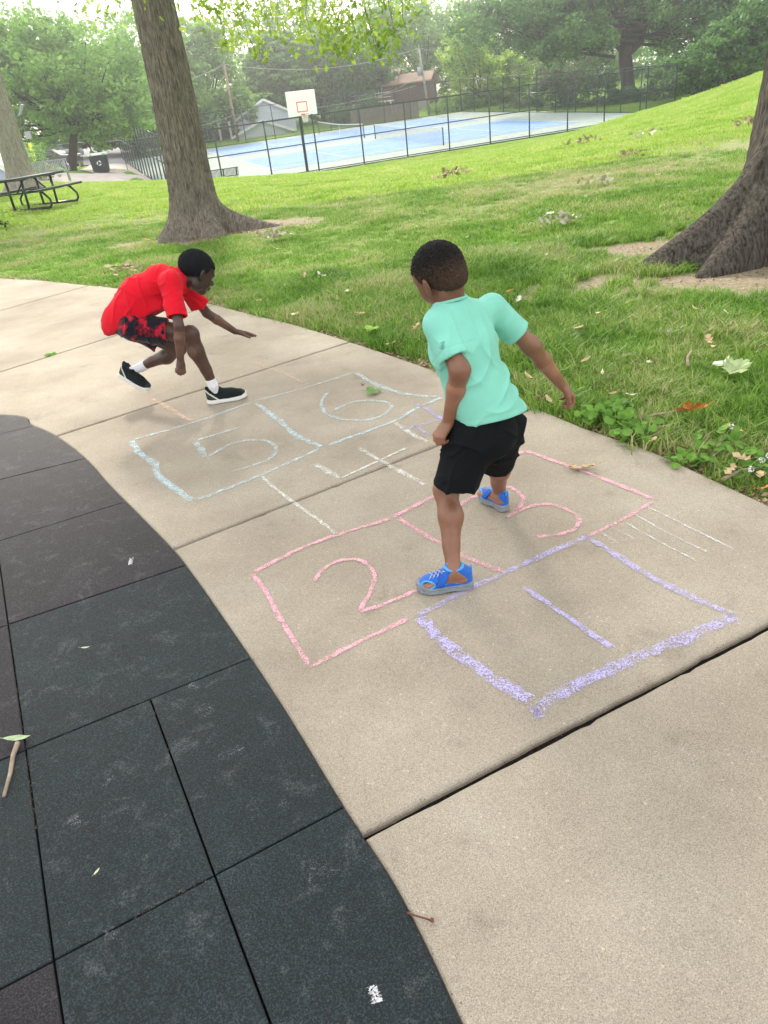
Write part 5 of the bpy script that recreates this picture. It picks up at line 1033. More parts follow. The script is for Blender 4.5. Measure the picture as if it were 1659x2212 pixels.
for (x, y, lb_) in ((1203, 486, 'heap of pale dead leaves on the worn grass between the oaks'), (1363, 337, 'brown dead leaf cluster high on the bright lawn'), (1297, 397, 'small pale dead leaf cluster in the middle of the bright lawn'), (1258, 311, 'dry leaf cluster near the fence on the bright lawn'), (1622, 268, 'brown leaf cluster near the right oak trunk'), (1393, 296, 'green grey leaf cluster on the upper lawn'), (600, 518, 'pale leaf cluster right of the big oak foot'), (275, 592, 'tan leaf cluster behind the red shirt'), (975, 382, 'small tan leaf cluster near the court fence')):
    p = gl(x, y, .03); s = .24 if p[1] < 16 else .4; e = empty('dead_leaf_cluster', p, 0, lb_, 'leaf cluster', 'dead leaf clusters on the lawn'); q = RNG.normal(size=(34, 3))*s*np.array([.5, .35, .12])+np.array([0, 0, .04]); c = (.40, .31, .2) if 'pale' not in lb_ and 'green' not in lb_ else (.50, .47, .36)
    leaves('leaf_pile', q, s*.35, mat('dead leaves', c, .85, noise=.3, nscale=10), e, 'oak')
# weeds by the path: rosettes of round leaves on stems
LM['weed'] = leafmat('weed leaves', (.09, .22, .03), (.22, .42, .07), .4, scale=9)
def weed(x, y, r, n, label, h=.07):
    p = gl(x, y, -.01); e = empty('leafy_weed', p, 0, label, 'weed', 'broad leaved weeds at the path edge'); V = []; F = []; m = MB()
    for k in range(n):
        a = random.uniform(0, 6.28); d = r*math.sqrt(random.random()); c = np.array([math.cos(a)*d, math.sin(a)*d, h*random.uniform(.5, 1.2)]); s = random.uniform(.013, .026); t = RNG.normal(size=3)*.45+np.array([0, -.3, 1]); t = nrm(t); u_ = nrm(np.cross(t, (math.sin(a), math.cos(a), .1))); v_ = np.cross(t, u_); b_ = len(V); V.append(c-t*s*.18)
        for j in range(9): q = 2*math.pi*j/9; rr = s*(1+.08*math.cos(3*q)) if j else s*.55; V.append(c+(u_*math.cos(q)+v_*math.sin(q))*rr)
        F += [(b_, b_+1+j, b_+1+(j+1) % 9) for j in range(9)]; m.tube([(math.cos(a)*d*.4, math.sin(a)*d*.4, 0), c-t*s*.2], .0014, 4)
    np_mesh('leaves', np.array(V), np.array(F), LM['weed'], e); m.build('stems', LM['weed'], e)
weed(1310, 905, .15, 80, 'bright green leafy weed clump nearest the hopping boy hand'); weed(1368, 945, .12, 50, 'bright green weed clump overhanging the path edge, right of the first'); weed(1545, 972, .12, 26, 'loose weed clump among the grass at far right of the path'); weed(1605, 1015, .12, 26, 'small leaved clover patch near the right end of the path', .05); weed(963, 795, .09, 26, 'small green weed at the path edge behind the mint shirt', .05); weed(1480, 1000, .08, 18, 'tiny weed sprig below the loose clump', .04); weed(108, 768, .035, 9, 'tiny grass tuft growing in the far sidewalk joint', .02)
for (x, y, lb_) in ((1640, 1030, 'white clover blossom right of the small clover patch'), (1617, 1050, 'white clover blossom lowest, closest to the concrete'), (1655, 1020, 'white clover blossom at the very right edge'), (1575, 955, 'white clover blossom topmost, above the loose weed clump')):
    p = gl(x, y, 0); e = empty('clover_flower', p, 0, lb_, 'flower', 'white clover blossoms'); q = RNG.normal(size=(40, 3)); q = q/np.linalg.norm(q, axis=1)[:, None]*.011+np.array([0, 0, .075]); leaves('blossom', q, .008, MT['white_paint'], e); m = MB(); m.tube([(0, 0, 0), (0, 0, .07)], .0015, 4); m.build('stem', LM['weed'], e)
# pebble and grit
MT['pebble'] = mat('grey pebble', (.30, .27, .23), .9, noise=.2, nscale=60)
def pebble(p, r, label, m_='pebble'):
    bm = bmesh.new(); bmesh.ops.create_icosphere(bm, subdivisions=2, radius=r)
    for v in bm.verts: v.co *= random.uniform(.8, 1.15); v.co.z *= .6
    me = bpy.data.meshes.new('pebble'); bm.to_mesh(me); bm.free(); o = link('pebble', me, MT[m_], None, True); o.location = tuple(p); tag(o, label, 'pebble')
pebble(onpath(783, 831, .006), .012, 'small dark pebble beside the green leaf on the chalk six')
leafobj(U(209, 1882, .008), .022, 1.2, PALE, 'tiny pale seed leaf in the middle of a rubber tile', shape='blade'); leafobj(U(185, 1398, .008), .03, .1, PALE, 'tiny pale sliver of leaf on the upper teal tile', shape='blade')
# litter of straw and bark crumbs where the grass meets the path: too many to count
A = []; n = 5200; t = RNG.uniform(0, len(RC)-1.01, n); i = t.astype(int); q = RC[i]+(RC[i+1]-RC[i])*(t-i)[:, None]; tg = RC[i+1]-RC[i]; tg /= np.linalg.norm(tg, axis=1)[:, None]; nn = np.stack([-tg[:, 1], tg[:, 0]], 1); off = np.abs(RNG.normal(0, .12, n))+.012; q = q+nn*off[:, None]
msk = in_view(q[:, 0], q[:, 1]) & ~inside(bedP, q[:, 0], q[:, 1]); q = q[msk]
q2 = np.stack([RT[0]-.5+RNG.normal(0, .85, 2600), RT[1]-.1+RNG.normal(0, .7, 2600)], 1); q3 = np.stack([LT[0]+.4+RNG.normal(0, .7, 2200), LT[1]-.5+RNG.normal(0, .3, 2200)], 1); q = np.concatenate([q, q2, q3])
MT['litter'] = leafmat('straw and bark crumbs', (.10, .06, .035), (.50, .38, .22), .1, scale=40)
o = leaves('leaf_litter', np.stack([q[:, 0], q[:, 1], terrain(q[:, 0], q[:, 1])-.022], 1), .026, MT['litter'], None, up=1.5); tag(o, 'bark crumbs and straw litter on bare soil', 'litter', kind='stuff')

MT['grit'] = leafmat('dark bark crumbs', (.03, .02, .014), (.20, .15, .10), .05, scale=60)
q = []
for (a, b, n) in ((b0[0], b0[1], 60), (b0b[0], b0b[0]+(b0b[1]-b0b[0])*.45, 90), (rows[5][0]+(rows[5][1]-rows[5][0])*.25, rows[5][0]+(rows[5][1]-rows[5][0])*.5, 60), (b1[0], b1[1], 10), (rows[3][0], rows[3][1], 14), (rows[4][0], rows[4][1], 10)):
    t = RNG.random(n)[:, None]; q.append(a+(b-a)*t+RNG.normal(size=(n, 2))*.0035)
n = 160; t = RNG.uniform(20, len(LC)-3, n); i = t.astype(int); q.append(LC[i]+(LC[i+1]-LC[i])*(t-i)[:, None]+RNG.normal(size=(n, 2))*.006)
for (l, r) in JT[2:]:
    a = LC[int(l)]+(LC[int(l)+1]-LC[int(l)])*(l-int(l)); b = RC[int(r)]+(RC[int(r)+1]-RC[int(r)])*(r-int(r)); t = RNG.random(120)[:, None]; q.append(a+(b-a)*t+RNG.normal(size=(120, 2))*.006)
q = np.concatenate(q); o = leaves('seam_grit', np.stack([q[:, 0], q[:, 1], RNG.uniform(-.004, .002, len(q))], 1), .0045, MT['grit'], None, up=.5); tag(o, 'crumbs of bark and grit caught in the seams', 'litter', kind='stuff')
# ================================================================ FIGURES: smooth implicit surfaces meshed with surface nets
class Field:
    def __init__(s, lo, hi, h):
        s.lo = np.array(lo, float); s.h = h; s.n = np.ceil((np.array(hi)-s.lo)/h).astype(int)+1; s.V = np.full(s.n, 1.0, np.float32)
    def _sub(s, lo, hi):
        a = np.clip(np.floor((np.array(lo)-s.lo)/s.h).astype(int), 0, s.n-1); b = np.clip(np.ceil((np.array(hi)-s.lo)/s.h).astype(int)+1, 1, s.n)
        ax = [s.lo[i]+s.h*np.arange(a[i], b[i]) for i in range(3)]
        P = np.stack(np.meshgrid(*ax, indexing='ij'), -1); return tuple(slice(a[i], b[i]) for i in range(3)), P
    def add(s, prim, k=.01):
        f, lo, hi = prim; m = k+3*s.h; sl_, P = s._sub(lo-m, hi+m)
        if P.size == 0: return s
        d = f(P); v = s.V[sl_]; hh = np.clip(.5+.5*(v-d)/k, 0, 1); s.V[sl_] = v*(1-hh)+d*hh-k*hh*(1-hh); return s
    def cut(s, prim, k=.004):
        f, lo, hi = prim; m = k+3*s.h; sl_, P = s._sub(lo-m, hi+m)
        if P.size == 0: return s
        d = -f(P); v = s.V[sl_]; hh = np.clip(.5-.5*(v-d)/k, 0, 1); s.V[sl_] = v*(1-hh)+d*hh+k*hh*(1-hh); return s
    def keep(s, fn, k=.003):
        """intersect everywhere with fn(P) < 0"""
        sl_, P = s._sub(s.lo, s.lo+s.h*s.n); d = fn(P); v = s.V; hh = np.clip(.5-.5*(v-d)/k, 0, 1); s.V = (v*(1-hh)+d*hh+k*hh*(1-hh)).astype(np.float32); return s
    def mesh(s, smooth=2):
        V = s.V; V[0] = V[-1] = 1; V[:, 0] = V[:, -1] = 1; V[:, :, 0] = V[:, :, -1] = 1; B = V < 0
        c = np.zeros([d-1 for d in V.shape], np.int8)
        for i in (0, 1):
            for j in (0, 1):
                for k in (0, 1): c += B[i:B.shape[0]-1+i, j:B.shape[1]-1+j, k:B.shape[2]-1+k]
        act = np.argwhere((c > 0) & (c < 8)); idx = np.full(c.shape, -1, np.int32); idx[tuple(act.T)] = np.arange(len(act)); acc = np.zeros((len(act), 3)); cnt = np.zeros(len(act))
        cor = [(i, j, k) for i in (0, 1) for j in (0, 1) for k in (0, 1)]
        vals = {q: V[act[:, 0]+q[0], act[:, 1]+q[1], act[:, 2]+q[2]] for q in cor}
        for q in cor:
            for ax in range(3):
                if q[ax]: continue
                r = list(q); r[ax] = 1; r = tuple(r); a, b = vals[q], vals[r]; m = (a < 0) != (b < 0); t = np.where(m, a/(a-b+1e-12*(a == b)), 0)
                p = np.tile(np.array(q, float), (len(act), 1)); p[:, ax] += t; acc[m] += p[m]; cnt[m] += 1
        P = act+acc/np.maximum(cnt, 1)[:, None]; F = []
        for ax in range(3):
            u, v = (ax+1) % 3, (ax+2) % 3; sl0 = [slice(1, -1)]*3; sl0[ax] = slice(0, -1); sl1 = list(sl0); sl1[ax] = slice(1, None)
            a = B[tuple(sl0)]; b = B[tuple(sl1)]; e = np.argwhere(a != b); off = np.array([1, 1, 1]); off[ax] = 0; e = e+off; s_in = B[tuple(e.T)]
            def cell(du, dv): q = e.copy(); q[:, u] += du; q[:, v] += dv; return idx[tuple(q.T)]
            Q = np.stack([cell(-1, -1), cell(0, -1), cell(0, 0), cell(-1, 0)], 1); Q[~s_in] = Q[~s_in][:, ::-1]; F.append(Q)
        F = np.concatenate(F); F = F[(F >= 0).all(1)]
        # relax
        for _ in range(smooth):
            S_ = np.zeros_like(P); n = np.zeros(len(P))
            for i in range(4): a, b = F[:, i], F[:, (i+1) % 4]; np.add.at(S_, a, P[b]); np.add.at(n, a, 1)
            P = P*.45+.55*S_/np.maximum(n, 1)[:, None]
        return s.lo+P*s.h, F
def A_(*a): return [np.asarray(x, float) for x in a]
def cone(a, b, r1, r2):
    a, b = A_(a, b); ba = b-a; L2 = ba@ba+1e-12; r = max(r1, r2)
    def f(P): t = np.clip(((P-a)@ba)/L2, 0, 1); return np.linalg.norm(P-a-t[..., None]*ba, axis=-1)-(r1+(r2-r1)*t)
    return f, np.minimum(a, b)-r, np.maximum(a, b)+r
def flatcone(a, b, r1, r2, n, fl):
    """a cone squashed by fl along n"""
    a, b, n = A_(a, b, nrm(n)); ba = b-a; L2 = ba@ba; r = max(r1, r2)
    def f(P):
        t = np.clip(((P-a)@ba)/L2, 0, 1); q = P-a-t[..., None]*ba; q = q+n*((q@n)*(1/fl-1))[..., None]; return (np.linalg.norm(q, axis=-1)-(r1+(r2-r1)*t))*(fl+1)/2
    return f, np.minimum(a, b)-r, np.maximum(a, b)+r
def ell(c, R, r):
    c, R, r = A_(c, R, r)
    def f(P): q = (P-c)@R.T; k0 = np.linalg.norm(q/r, axis=-1); k1 = np.linalg.norm(q/(r*r), axis=-1)+1e-9; return k0*(k0-1)/k1
    m = r.max(); return f, c-m, c+m
def sleeve(a, b, r1, r2, cap_p, cap_d, inner=.0055, depth=.035):
    f0, lo, hi = cone(a, b, r1, r2); fi0 = cone(cap_p-cap_d*depth, cap_p+cap_d*.06, r2-.0105, r2-.0095)[0]; fi = lambda P: np.maximum(fi0(P), -((P-cap_p+cap_d*.03)@cap_d))
    def f(P): return np.maximum(np.maximum(f0(P), (P-cap_p)@cap_d), -fi(P))
    return f, lo, hi
def frame(fwd, up):
    f = nrm(fwd); l = nrm(np.cross(up, f)); u = np.cross(f, l); return np.array([f, l, u])
def vnormals(V, F):
    n = np.zeros_like(V); a = np.cross(V[F[:, 2]]-V[F[:, 0]], V[F[:, 3]]-V[F[:, 1]])
    for i in range(4): np.add.at(n, F[:, i], a)
    return n/(np.linalg.norm(n, axis=1)[:, None]+1e-12)
def put(name, fld, m, root, colfn=None, disp=None, smooth=2):
    V, F = fld.mesh(smooth)
    if disp is not None: V = V+vnormals(V, F)*disp(V)[:, None]
    o = np_mesh(name, V-np.array(parent_world(root)), F, m, root, smooth=True, cols=None if colfn is None else colfn(V)); return o
def head_field(fld, c, R, s=1.0, neck=None):
    """R rows: face direction, left, up; c between the ears"""
    w_ = lambda f, l, u: c+s*(R[0]*f+R[1]*l+R[2]*u); E = lambda f, l, u, a, b, d: ell(w_(f, l, u), R, (s*a, s*b, s*d))
    fld.add(E(-.012, 0, .034, .094, .072, .080), .01); fld.add(E(.038, 0, .02, .052, .060, .055), .02)
    fld.add(E(.030, 0, -.035, .056, .050, .056), .03); fld.add(E(.064, 0, -.078, .020, .022, .016), .025)
    for sg in (-1, 1):
        fld.add(E(.052, sg*.030, -.030, .026, .022, .026), .02); fld.add(E(.0, sg*.045, -.055, .03, .014, .03), .02); fld.add(E(.076, sg*.022, .020, .014, .020, .008), .012)
        fld.cut(E(.094, sg*.029, .002, .012, .013, .009), .012)
        # ear: rim, bowl, lobe
        ec = w_(-.004, sg*.074, .0); er = np.array([nrm(R[0]*.92-R[1]*sg*.35+R[2]*.1), R[1], R[2]]); er = frame(er[0], R[2])
        fld.add(ell(ec+s*R[1]*sg*.005, er, (.018*s, .0075*s, .029*s)), .006); fld.add(ell(ec+s*(R[2]*-.024+R[0]*.004+R[1]*sg*.001), er, (.009*s, .007*s, .010*s)), .005)
        fld.cut(ell(ec+s*(R[1]*sg*.013+R[0]*.004), er, (.009*s, .006*s, .017*s)), .004)
    fld.add(cone(w_(.088, 0, .004), w_(.106, 0, -.020), .007*s, .010*s), .012)
    for sg in (-1, 1): fld.add(E(.096, sg*.012, -.025, .009, .008, .007), .006)
    fld.add(E(.090, 0, -.047, .012, .021, .0065), .007); fld.add(E(.087, 0, -.057, .012, .018, .007), .006); fld.cut(E(.103, 0, -.0515, .010, .022, .0015), .003)
def hand_field(fld, w_, d, n, t, L_=.125, curl=(.5, .5, .5, .5), spread=.05, thumb=(.5, .3), fr=1.0):
    """wrist w_, d towards the knuckles, n the way the palm faces, t towards the thumb side"""
    d = nrm(d); n = nrm(n-d*(n@d)); sgn = 1 if np.cross(d, n)@t > 0 else -1; t = np.cross(d, n)*sgn; k = L_/.125
    pl = .058*k; kn = w_+d*pl
    fld.add(flatcone(w_+d*.008*k, w_+d*.020*k, .017*k, .024*k, n, .62), .014)
    for q, o in enumerate((.021, .0075, -.0065, -.0195)): fld.add(cone(w_+d*.012*k+t*o*.55*k, kn+t*o*k-d*(.0, -.003, .001, .007)[q]*k, .011*k, .0095*k), .008)
    fld.add(ell(w_+d*.026*k+t*.016*k+n*.008*k, np.array([d, t, n]), (.022*k, .012*k, .010*k)), .008)
    ln_ = ((.024, .015, .012), (.027, .017, .013), (.025, .016, .012), (.019, .012, .010))
    for q, o in enumerate((.021, .0075, -.0065, -.0195)):
        p = kn+t*o*k-d*(.0, -.003, .001, .007)[q]*k; a = 0; dd = nrm(d+t*(o/.02)*spread); r = (.0078, .0080, .0077, .0067)[q]*k*fr
        for j in range(3):
            a += curl[q]*(1, 1.25, .8)[j]; v = dd*math.cos(a)+n*math.sin(a); p2 = p+v*ln_[q][j]*k; fld.add(cone(p, p2, r*(1, .95, .88)[j], r*(.95, .88, .80)[j]), .0025 if j else .004); p = p2
    p = w_+d*.016*k+t*.016*k+n*.004*k; v = nrm(d*.75+t*(.75-thumb[0]*.6)+n*thumb[0]*.7)
    for j, (l_, r) in enumerate(((.028, .0105), (.020, .009), (.016, .0082))):
        p2 = p+v*l_*k; fld.add(cone(p, p2, r*k*fr, r*k*.92*fr), .005 if j == 0 else .0025); p = p2; v = nrm(v+d*.25-t*thumb[1]+n*thumb[1]*.6)
def folds(V, c, amp, dirs):
    """cloth creases: narrow irregular ridges that fade in and out"""
    o = np.zeros(len(V)); q = V-c
    for n_, (k, f, ph, a) in enumerate(dirs):
        k = nrm(k); w_ = 1.3*np.sin(q@np.array([9.3, 7.1, -8.2])+ph)+.9*np.sin(q@np.array([-8.1, 14.3, 6.7])+ph*2)+.4*np.sin(q@np.array([31., -17., 23.])+ph*3)
        s_ = 1-np.abs(np.sin((q@k)*f+w_+ph)); msk = np.clip(.35+.9*np.sin(q@np.array([13., -11., 12.])+ph*5+n_)*np.sin(q@np.array([-7., 15., 9.])+ph*2), 0, 1); o += a*s_**3*msk
    return o*amp
def skin_mat(name, c, deep):
    m = mat(name, c, .42, .5, noise=.16, nscale=16, bump=.22, bscale=700, attr=True, sss=.10, bdist=.001); return m
def hair_mat(name):
    m = mat(name, (.012, .010, .009), .75, .25, noise=.35, nscale=420, bump=1.0, bscale=520, attr=True, bdist=.004); return m
def cloth_mat(name, c, fuzz=.2, n=.05):
    return mat(name, c, .85, .15, noise=n, nscale=7, bump=.25, bscale=1400, sheen=fuzz, attr=False, bdist=.0006)
def plane(p, n):
    p = np.asarray(p, float); n = nrm(n); return lambda P: (P-p)@n
# ================================================================ BOY IN MINT SHIRT, striding away
J = {k: AY(*v) for k, v in dict(neck=(972, 650, 2.20), shL=(948, 700, 2.15), shR=(1062, 664, 2.28), elL=(994, 800, 2.07), wrL=(968, 912, 2.12), elR=(1148, 748, 2.30), wrR=(1214, 832, 2.38),
      pel=(1052, 915, 2.15), hipL=(1018, 940, 2.14), hipR=(1082, 922, 2.24), knL=(963, 1058, 2.19), anL=(980, 1232, 2.022), knR=(1072, 985, 2.44), anR=(1079, 1066, 2.54)).items()}
HA = AY(951, 598, 2.21)       # between the ears
yaw = R_(40); HF = nrm([-math.sin(yaw)*.95, math.cos(yaw)*.95, -.30]); HUP = nrm([-.12, .12, 1.0]); HR = frame(HF, HUP)
# tilt the head to the left
def rot(v, ax_, a): ax_ = nrm(ax_); return v*math.cos(a)+np.cross(ax_, v)*math.sin(a)+ax_*(ax_@v)*(1-math.cos(a))
HR = np.array([rot(v, HR[0], R_(-13)) for v in HR])
sc_h = .895
toL, heL = U(901, 1278), U(1022, 1266); toR, heR = U(1040, 1074), U(1095, 1106)
root = empty('person', (J['pel'][0], J['pel'][1], 0), 0, 'boy in mint green shirt and black shorts striding over the chalk squares, seen from behind', 'person')
lat = nrm(J['shR']-J['shL']); upv = nrm(J['neck']-J['pel']); fwdA = nrm(np.cross(upv, lat)); TR = np.array([fwdA, -lat, upv])
chest = J['pel']*.35+J['neck']*.65; belly = J['pel']*.72+J['neck']*.28
fb = Field((-.02, 1.80, -.02), (.80, 2.72, 1.22), .0034)
fb.add(flatcone(chest, J['neck']-upv*.06, .088, .07, fwdA, .72), .03); fb.add(flatcone(belly, chest, .085, .09, fwdA, .8), .04); fb.add(flatcone(J['pel'], belly, .085, .08, fwdA, .85), .04)
fb.add(cone(J['shL'], J['shR'], .034, .034), .03)
neckb = J['neck']+np.array([0, 0, -.015]); fb.add(cone(neckb-upv*.01, HA+HR[2]*-.035-HR[0]*.022, .043, .040), .018)
for s_, tw in (('L', 1), ('R', 1)):
    sh_, el_, wr_ = J['sh'+s_], J['el'+s_], J['wr'+s_]
    fb.add(cone(sh_, el_, .035, .0265), .02); fb.add(cone(el_, el_+(wr_-el_)*.35, .0262, .0285), .03); fb.add(cone(el_+(wr_-el_)*.35, wr_, .0285, .0185), .012)
head_field(fb, HA, HR, sc_h)
# hands
hand_field(fb, J['wrL'], nrm(AY(940, 955, 2.10)-J['wrL']), np.array([.55, .35, -.35]), np.array([.1, .9, .2]), .118, (.85, .9, .9, .85), .03, (.8, .5))
hand_field(fb, J['wrR'], nrm(AY(1243, 868, 2.40)-J['wrR']), np.array([-.75, -.25, -.55]), np.array([-.55, -.75, .1]), .118, (.55, .65, .72, .8), .06, (.55, .35))
def leg(fld, hip, kn, an, r=1.0, toe=None, heel=None, bk=None):
    fld.add(cone(hip, kn, .062*r, .040*r), .03); fld.add(ell(kn, np.eye(3), (.039*r, .039*r, .043*r)), .02)
    cdir = nrm(bk) if bk is not None else np.array([0, -1, 0]); cm = kn+(an-kn)*.32+cdir*.012*r
    fld.add(cone(kn, cm, .036*r, .041*r), .02); fld.add(cone(cm, kn+(an-kn)*.72, .041*r, .027*r), .02); fld.add(cone(kn+(an-kn)*.68, an, .028*r, .0235*r), .015); fld.add(cone(kn+cdir*-.006, an+cdir*-.002, .030*r, .019*r), .012)
def foot(fld, an, toe, heel, r=1.0, sole=.022):
    f = nrm((toe-heel)*[1, 1, 0]); sd = np.array([-f[1], f[0], 0]); L_ = np.linalg.norm((toe-heel)[:2]); z = np.array([0, 0, 1.0]); b0 = heel*[1, 1, 0]+z*(heel[2]+sole)
    P = lambda u, v, h: b0+f*u*L_+sd*v*L_+z*h
    fld.add(cone(an, P(.22, 0, .03), .024*r, .024*r), .015); fld.add(ell(P(.16, 0, .022), np.eye(3), (.026*r, .026*r, .024)), .015)
    fld.add(flatcone(P(.3, 0, .030), P(.66, 0, .018), .028*r, .030*r, z, .75), .02); fld.add(cone(an-z*.01, P(.6, 0, .02), .02*r, .014), .02)
    for k, (v, l_, rr) in enumerate(((.115, .90, .0115), (.04, .91, .009), (-.02, .88, .0085), (-.075, .84, .008), (-.125, .79, .0075))):
        v = v*TOESIDE[0]; fld.add(cone(P(.64, v*.85, .016), P(l_, v, .010), rr*1.1, rr), .006)
TOESIDE = [1]
TOESIDE[0] = -1; leg(fb, J['hipL'], J['knL'], J['anL'], 1.0, bk=(.6, -.8, 0)); foot(fb, J['anL'], toL, heL)
TOESIDE[0] = 1; leg(fb, J['hipR'], J['knR'], J['anR'], 1.0, bk=(.5, -.85, 0)); foot(fb, J['anR'], toR, heR)
SK1 = np.array([.235, .105, .062]); SK1d = np.array([.12, .052, .033]); SK1l = np.array([.42, .20, .14])
def mixc(a, b, t): t = np.clip(t, 0, 1)[:, None]; return a*(1-t)+b*t
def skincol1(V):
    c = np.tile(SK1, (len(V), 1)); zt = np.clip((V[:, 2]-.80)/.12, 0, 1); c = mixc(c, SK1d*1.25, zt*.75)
    for k in ('elL', 'elR', 'knL'): d = np.linalg.norm(V-J[k], axis=1); c = mixc(c, SK1d, np.clip((.045-d)/.03, 0, 1)*.45)
    for k in ('wrL', 'wrR'): d = np.linalg.norm(V-J[k], axis=1); c = mixc(c, SK1l, np.clip((d-.05)/.05, 0, 1)*(d < .15)*.35)
    c = mixc(c, SK1l, (V[:, 2] < .05)*.5); return c
MT['skin1'] = skin_mat('warm brown skin', tuple(SK1), None)
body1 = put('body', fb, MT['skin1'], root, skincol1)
# hair: a close crop fading at the nape
def hair(root_, c, R, s, m, fadecol, skin, lo_back=-.055, lo_front=.050, rr=1.035, blk=(.007, .006, .006), h=.0032):
    f = Field(c-.16*s, c+.17*s, h); f.add(ell(c+s*(R[0]*-.012+R[2]*.034), R, np.array([.094, .072, .080])*s*rr), .01); f.add(ell(c+s*(R[0]*.034+R[2]*.028), R, np.array([.052, .060, .052])*s*rr), .02)
    if lo_back < -.04: f.add(ell(c+s*(R[0]*-.045+R[2]*-.012), R, np.array([.052, .052, .052])*s*rr), .02)
    def edge(P):
        q = P-c; a = (q@R[0])/s; l_ = np.abs(q@R[1])/s; u = (q@R[2])/s
        low = np.where(a < .0, lo_back+.40*np.clip(a+.075, 0, 1)*1.0, .0)            # nape rises to the ear
        low = np.where(a >= 0, lo_back+.03+.9*np.clip(a, 0, .02)*1.2+np.clip((a-.02)/.025, 0, 1)*(lo_front-lo_back-.05), low); low = np.where(a > .05, lo_front-.01+.25*(a-.05), low)
        return (low-u)*s
    f.keep(edge, .008)
    def colf(V):
        q = V-c; u = (q@R[2])/s; a = (q@R[0])/s; t = (u-.012-.10*np.clip(a, -.1, .1))/.055 if fadecol is not None else np.ones(len(V)); n = RNG.normal(size=len(V))*.28
        return mixc(np.tile(fadecol if fadecol is not None else np.array(blk), (len(V), 1)), np.array(blk), t+n)
    def dsp(V): n = RNG.normal(size=len(V))*.0013; return n
    return put('hair', f, m, root_, colf, dsp)
MT['hair'] = hair_mat('short coiled black hair')
hair(root, HA, HR, sc_h, MT['hair'], np.array([.080, .046, .034]), SK1)
# eyes
MT['eye'] = mat('eye', (.30, .27, .25), .2, .6); MT['iris'] = mat('dark iris', (.01, .007, .005), .15, .6)
def eyes(root_, c, R, s):
    for sg in (-1, 1):
        p = c+s*(R[0]*.0775+R[1]*sg*.029+R[2]*.002)-np.array(parent_world(root_)); bm = bmesh.new(); bmesh.ops.create_uvsphere(bm, u_segments=14, v_segments=10, radius=.0105*s); me = bpy.data.meshes.new('eye'); bm.to_mesh(me); bm.free(); o = link('eye', me, MT['eye'], root_, True); o.location = tuple(p)
        bm = bmesh.new(); bmesh.ops.create_uvsphere(bm, u_segments=12, v_segments=8, radius=.0062*s); me = bpy.data.meshes.new('iris'); bm.to_mesh(me); bm.free(); i_ = link('iris', me, MT['iris'], o, True); i_.location = tuple(R[0]*.0055*s)
eyes(root, HA, HR, sc_h)
# shirt
hemL, hemR = AY(985, 928, 2.07), AY(1134, 874, 2.25); hemC = (hemL+hemR)/2; hem_up = nrm(np.cross(fwdA, hemL-hemR)); hem_up = hem_up if hem_up@upv > 0 else -hem_up
f = Field((0.02, 1.92, .42), (.66, 2.52, 1.02), .0034)
nb1 = J['neck']-upv*.025
f.add(flatcone(chest, nb1-upv*.045, .104, .078, fwdA, .72), .03); f.add(flatcone(belly, chest, .102, .106, fwdA, .78), .04); f.add(flatcone(hemC-upv*.04, belly, .126, .104, fwdA, .86), .03)
f.add(cone(J['shL']+upv*.0, J['shR']-upv*.006, .042, .039), .045); f.add(flatcone(nb1-upv*.02, nb1+upv*.022, .055, .05, fwdA, .95), .02)
slv = {}
for s_ in 'LR':
    sh_, el_ = J['sh'+s_], J['el'+s_]; d = nrm(el_-sh_); fr_ = .70 if s_ == 'L' else .62; e_ = sh_+(el_-sh_)*fr_; slv[s_] = (e_, d)
    dn = np.array([0, 0, -.006]); f.add(sleeve(sh_, e_+dn+d*.03, .043, .047, e_+dn, d), .022)
f.keep(lambda P: -((P-hemC)@hem_up), .003)
nkd = nrm(HA-J['neck']-HR[0]*.02); f.cut(cone(nb1+nkd*.04, nb1+nkd*.07, .043, .045), .003)
def fold1(V):
    cc = chest; up_ = np.clip(((V-hemC)@upv)/.38, 0, 1)
    a = folds(V, cc, 1, [(upv+lat*.3, 38, .4, .015)])*np.clip(1.1-up_*1.9, 0, 1); b = folds(V, cc, 1, [(lat+upv*.35, 34, 1.3, .010), (lat-upv*.15, 24, 2.1, .011)])*np.clip(up_*1.6-.2, 0, 1)*np.clip(1.5-up_*1.1, 0, 1)
    c = folds(V, cc, 1, [(lat*.7-upv*.7, 36, 3.3, .011)]); base = a+b+c
    # raised hem stitching
    h = ((V-hemC)@hem_up); base += .0012*np.exp(-((h-.020)/.0022)**2)*-1
    for s_ in 'LR': e_, dd = slv[s_]; q = (V-e_)@dd; m = np.linalg.norm(V-e_, axis=1) < .075; base -= .0014*np.exp(-((q+.018)/.0022)**2)*m
    nd = np.linalg.norm(V-nb1-((V-nb1)@upv)[:, None]*upv, axis=1); return base
MT['mint'] = cloth_mat('mint green jersey', (.225, .585, .485), .08, .06)
sh1 = put('shirt', f, MT['mint'], root, disp=fold1)
# collar band
m = MB(); cpts = []
for a in np.linspace(0, 2*math.pi, 29): cpts.append(nb1+upv*.022+nkd*.004+(lat*math.cos(a)*.051+fwdA*math.sin(a)*.049)*1.0)
m.tube(cpts, .0055, 6, False); m.build('collar', MT['mint'], sh1, True, world=True)
# small grey print on the left sleeve
e_, dd = slv['L']; MT['print'] = mat('grey print', (.16, .36, .34), .6); q0 = AY(957, 748, 2.02)
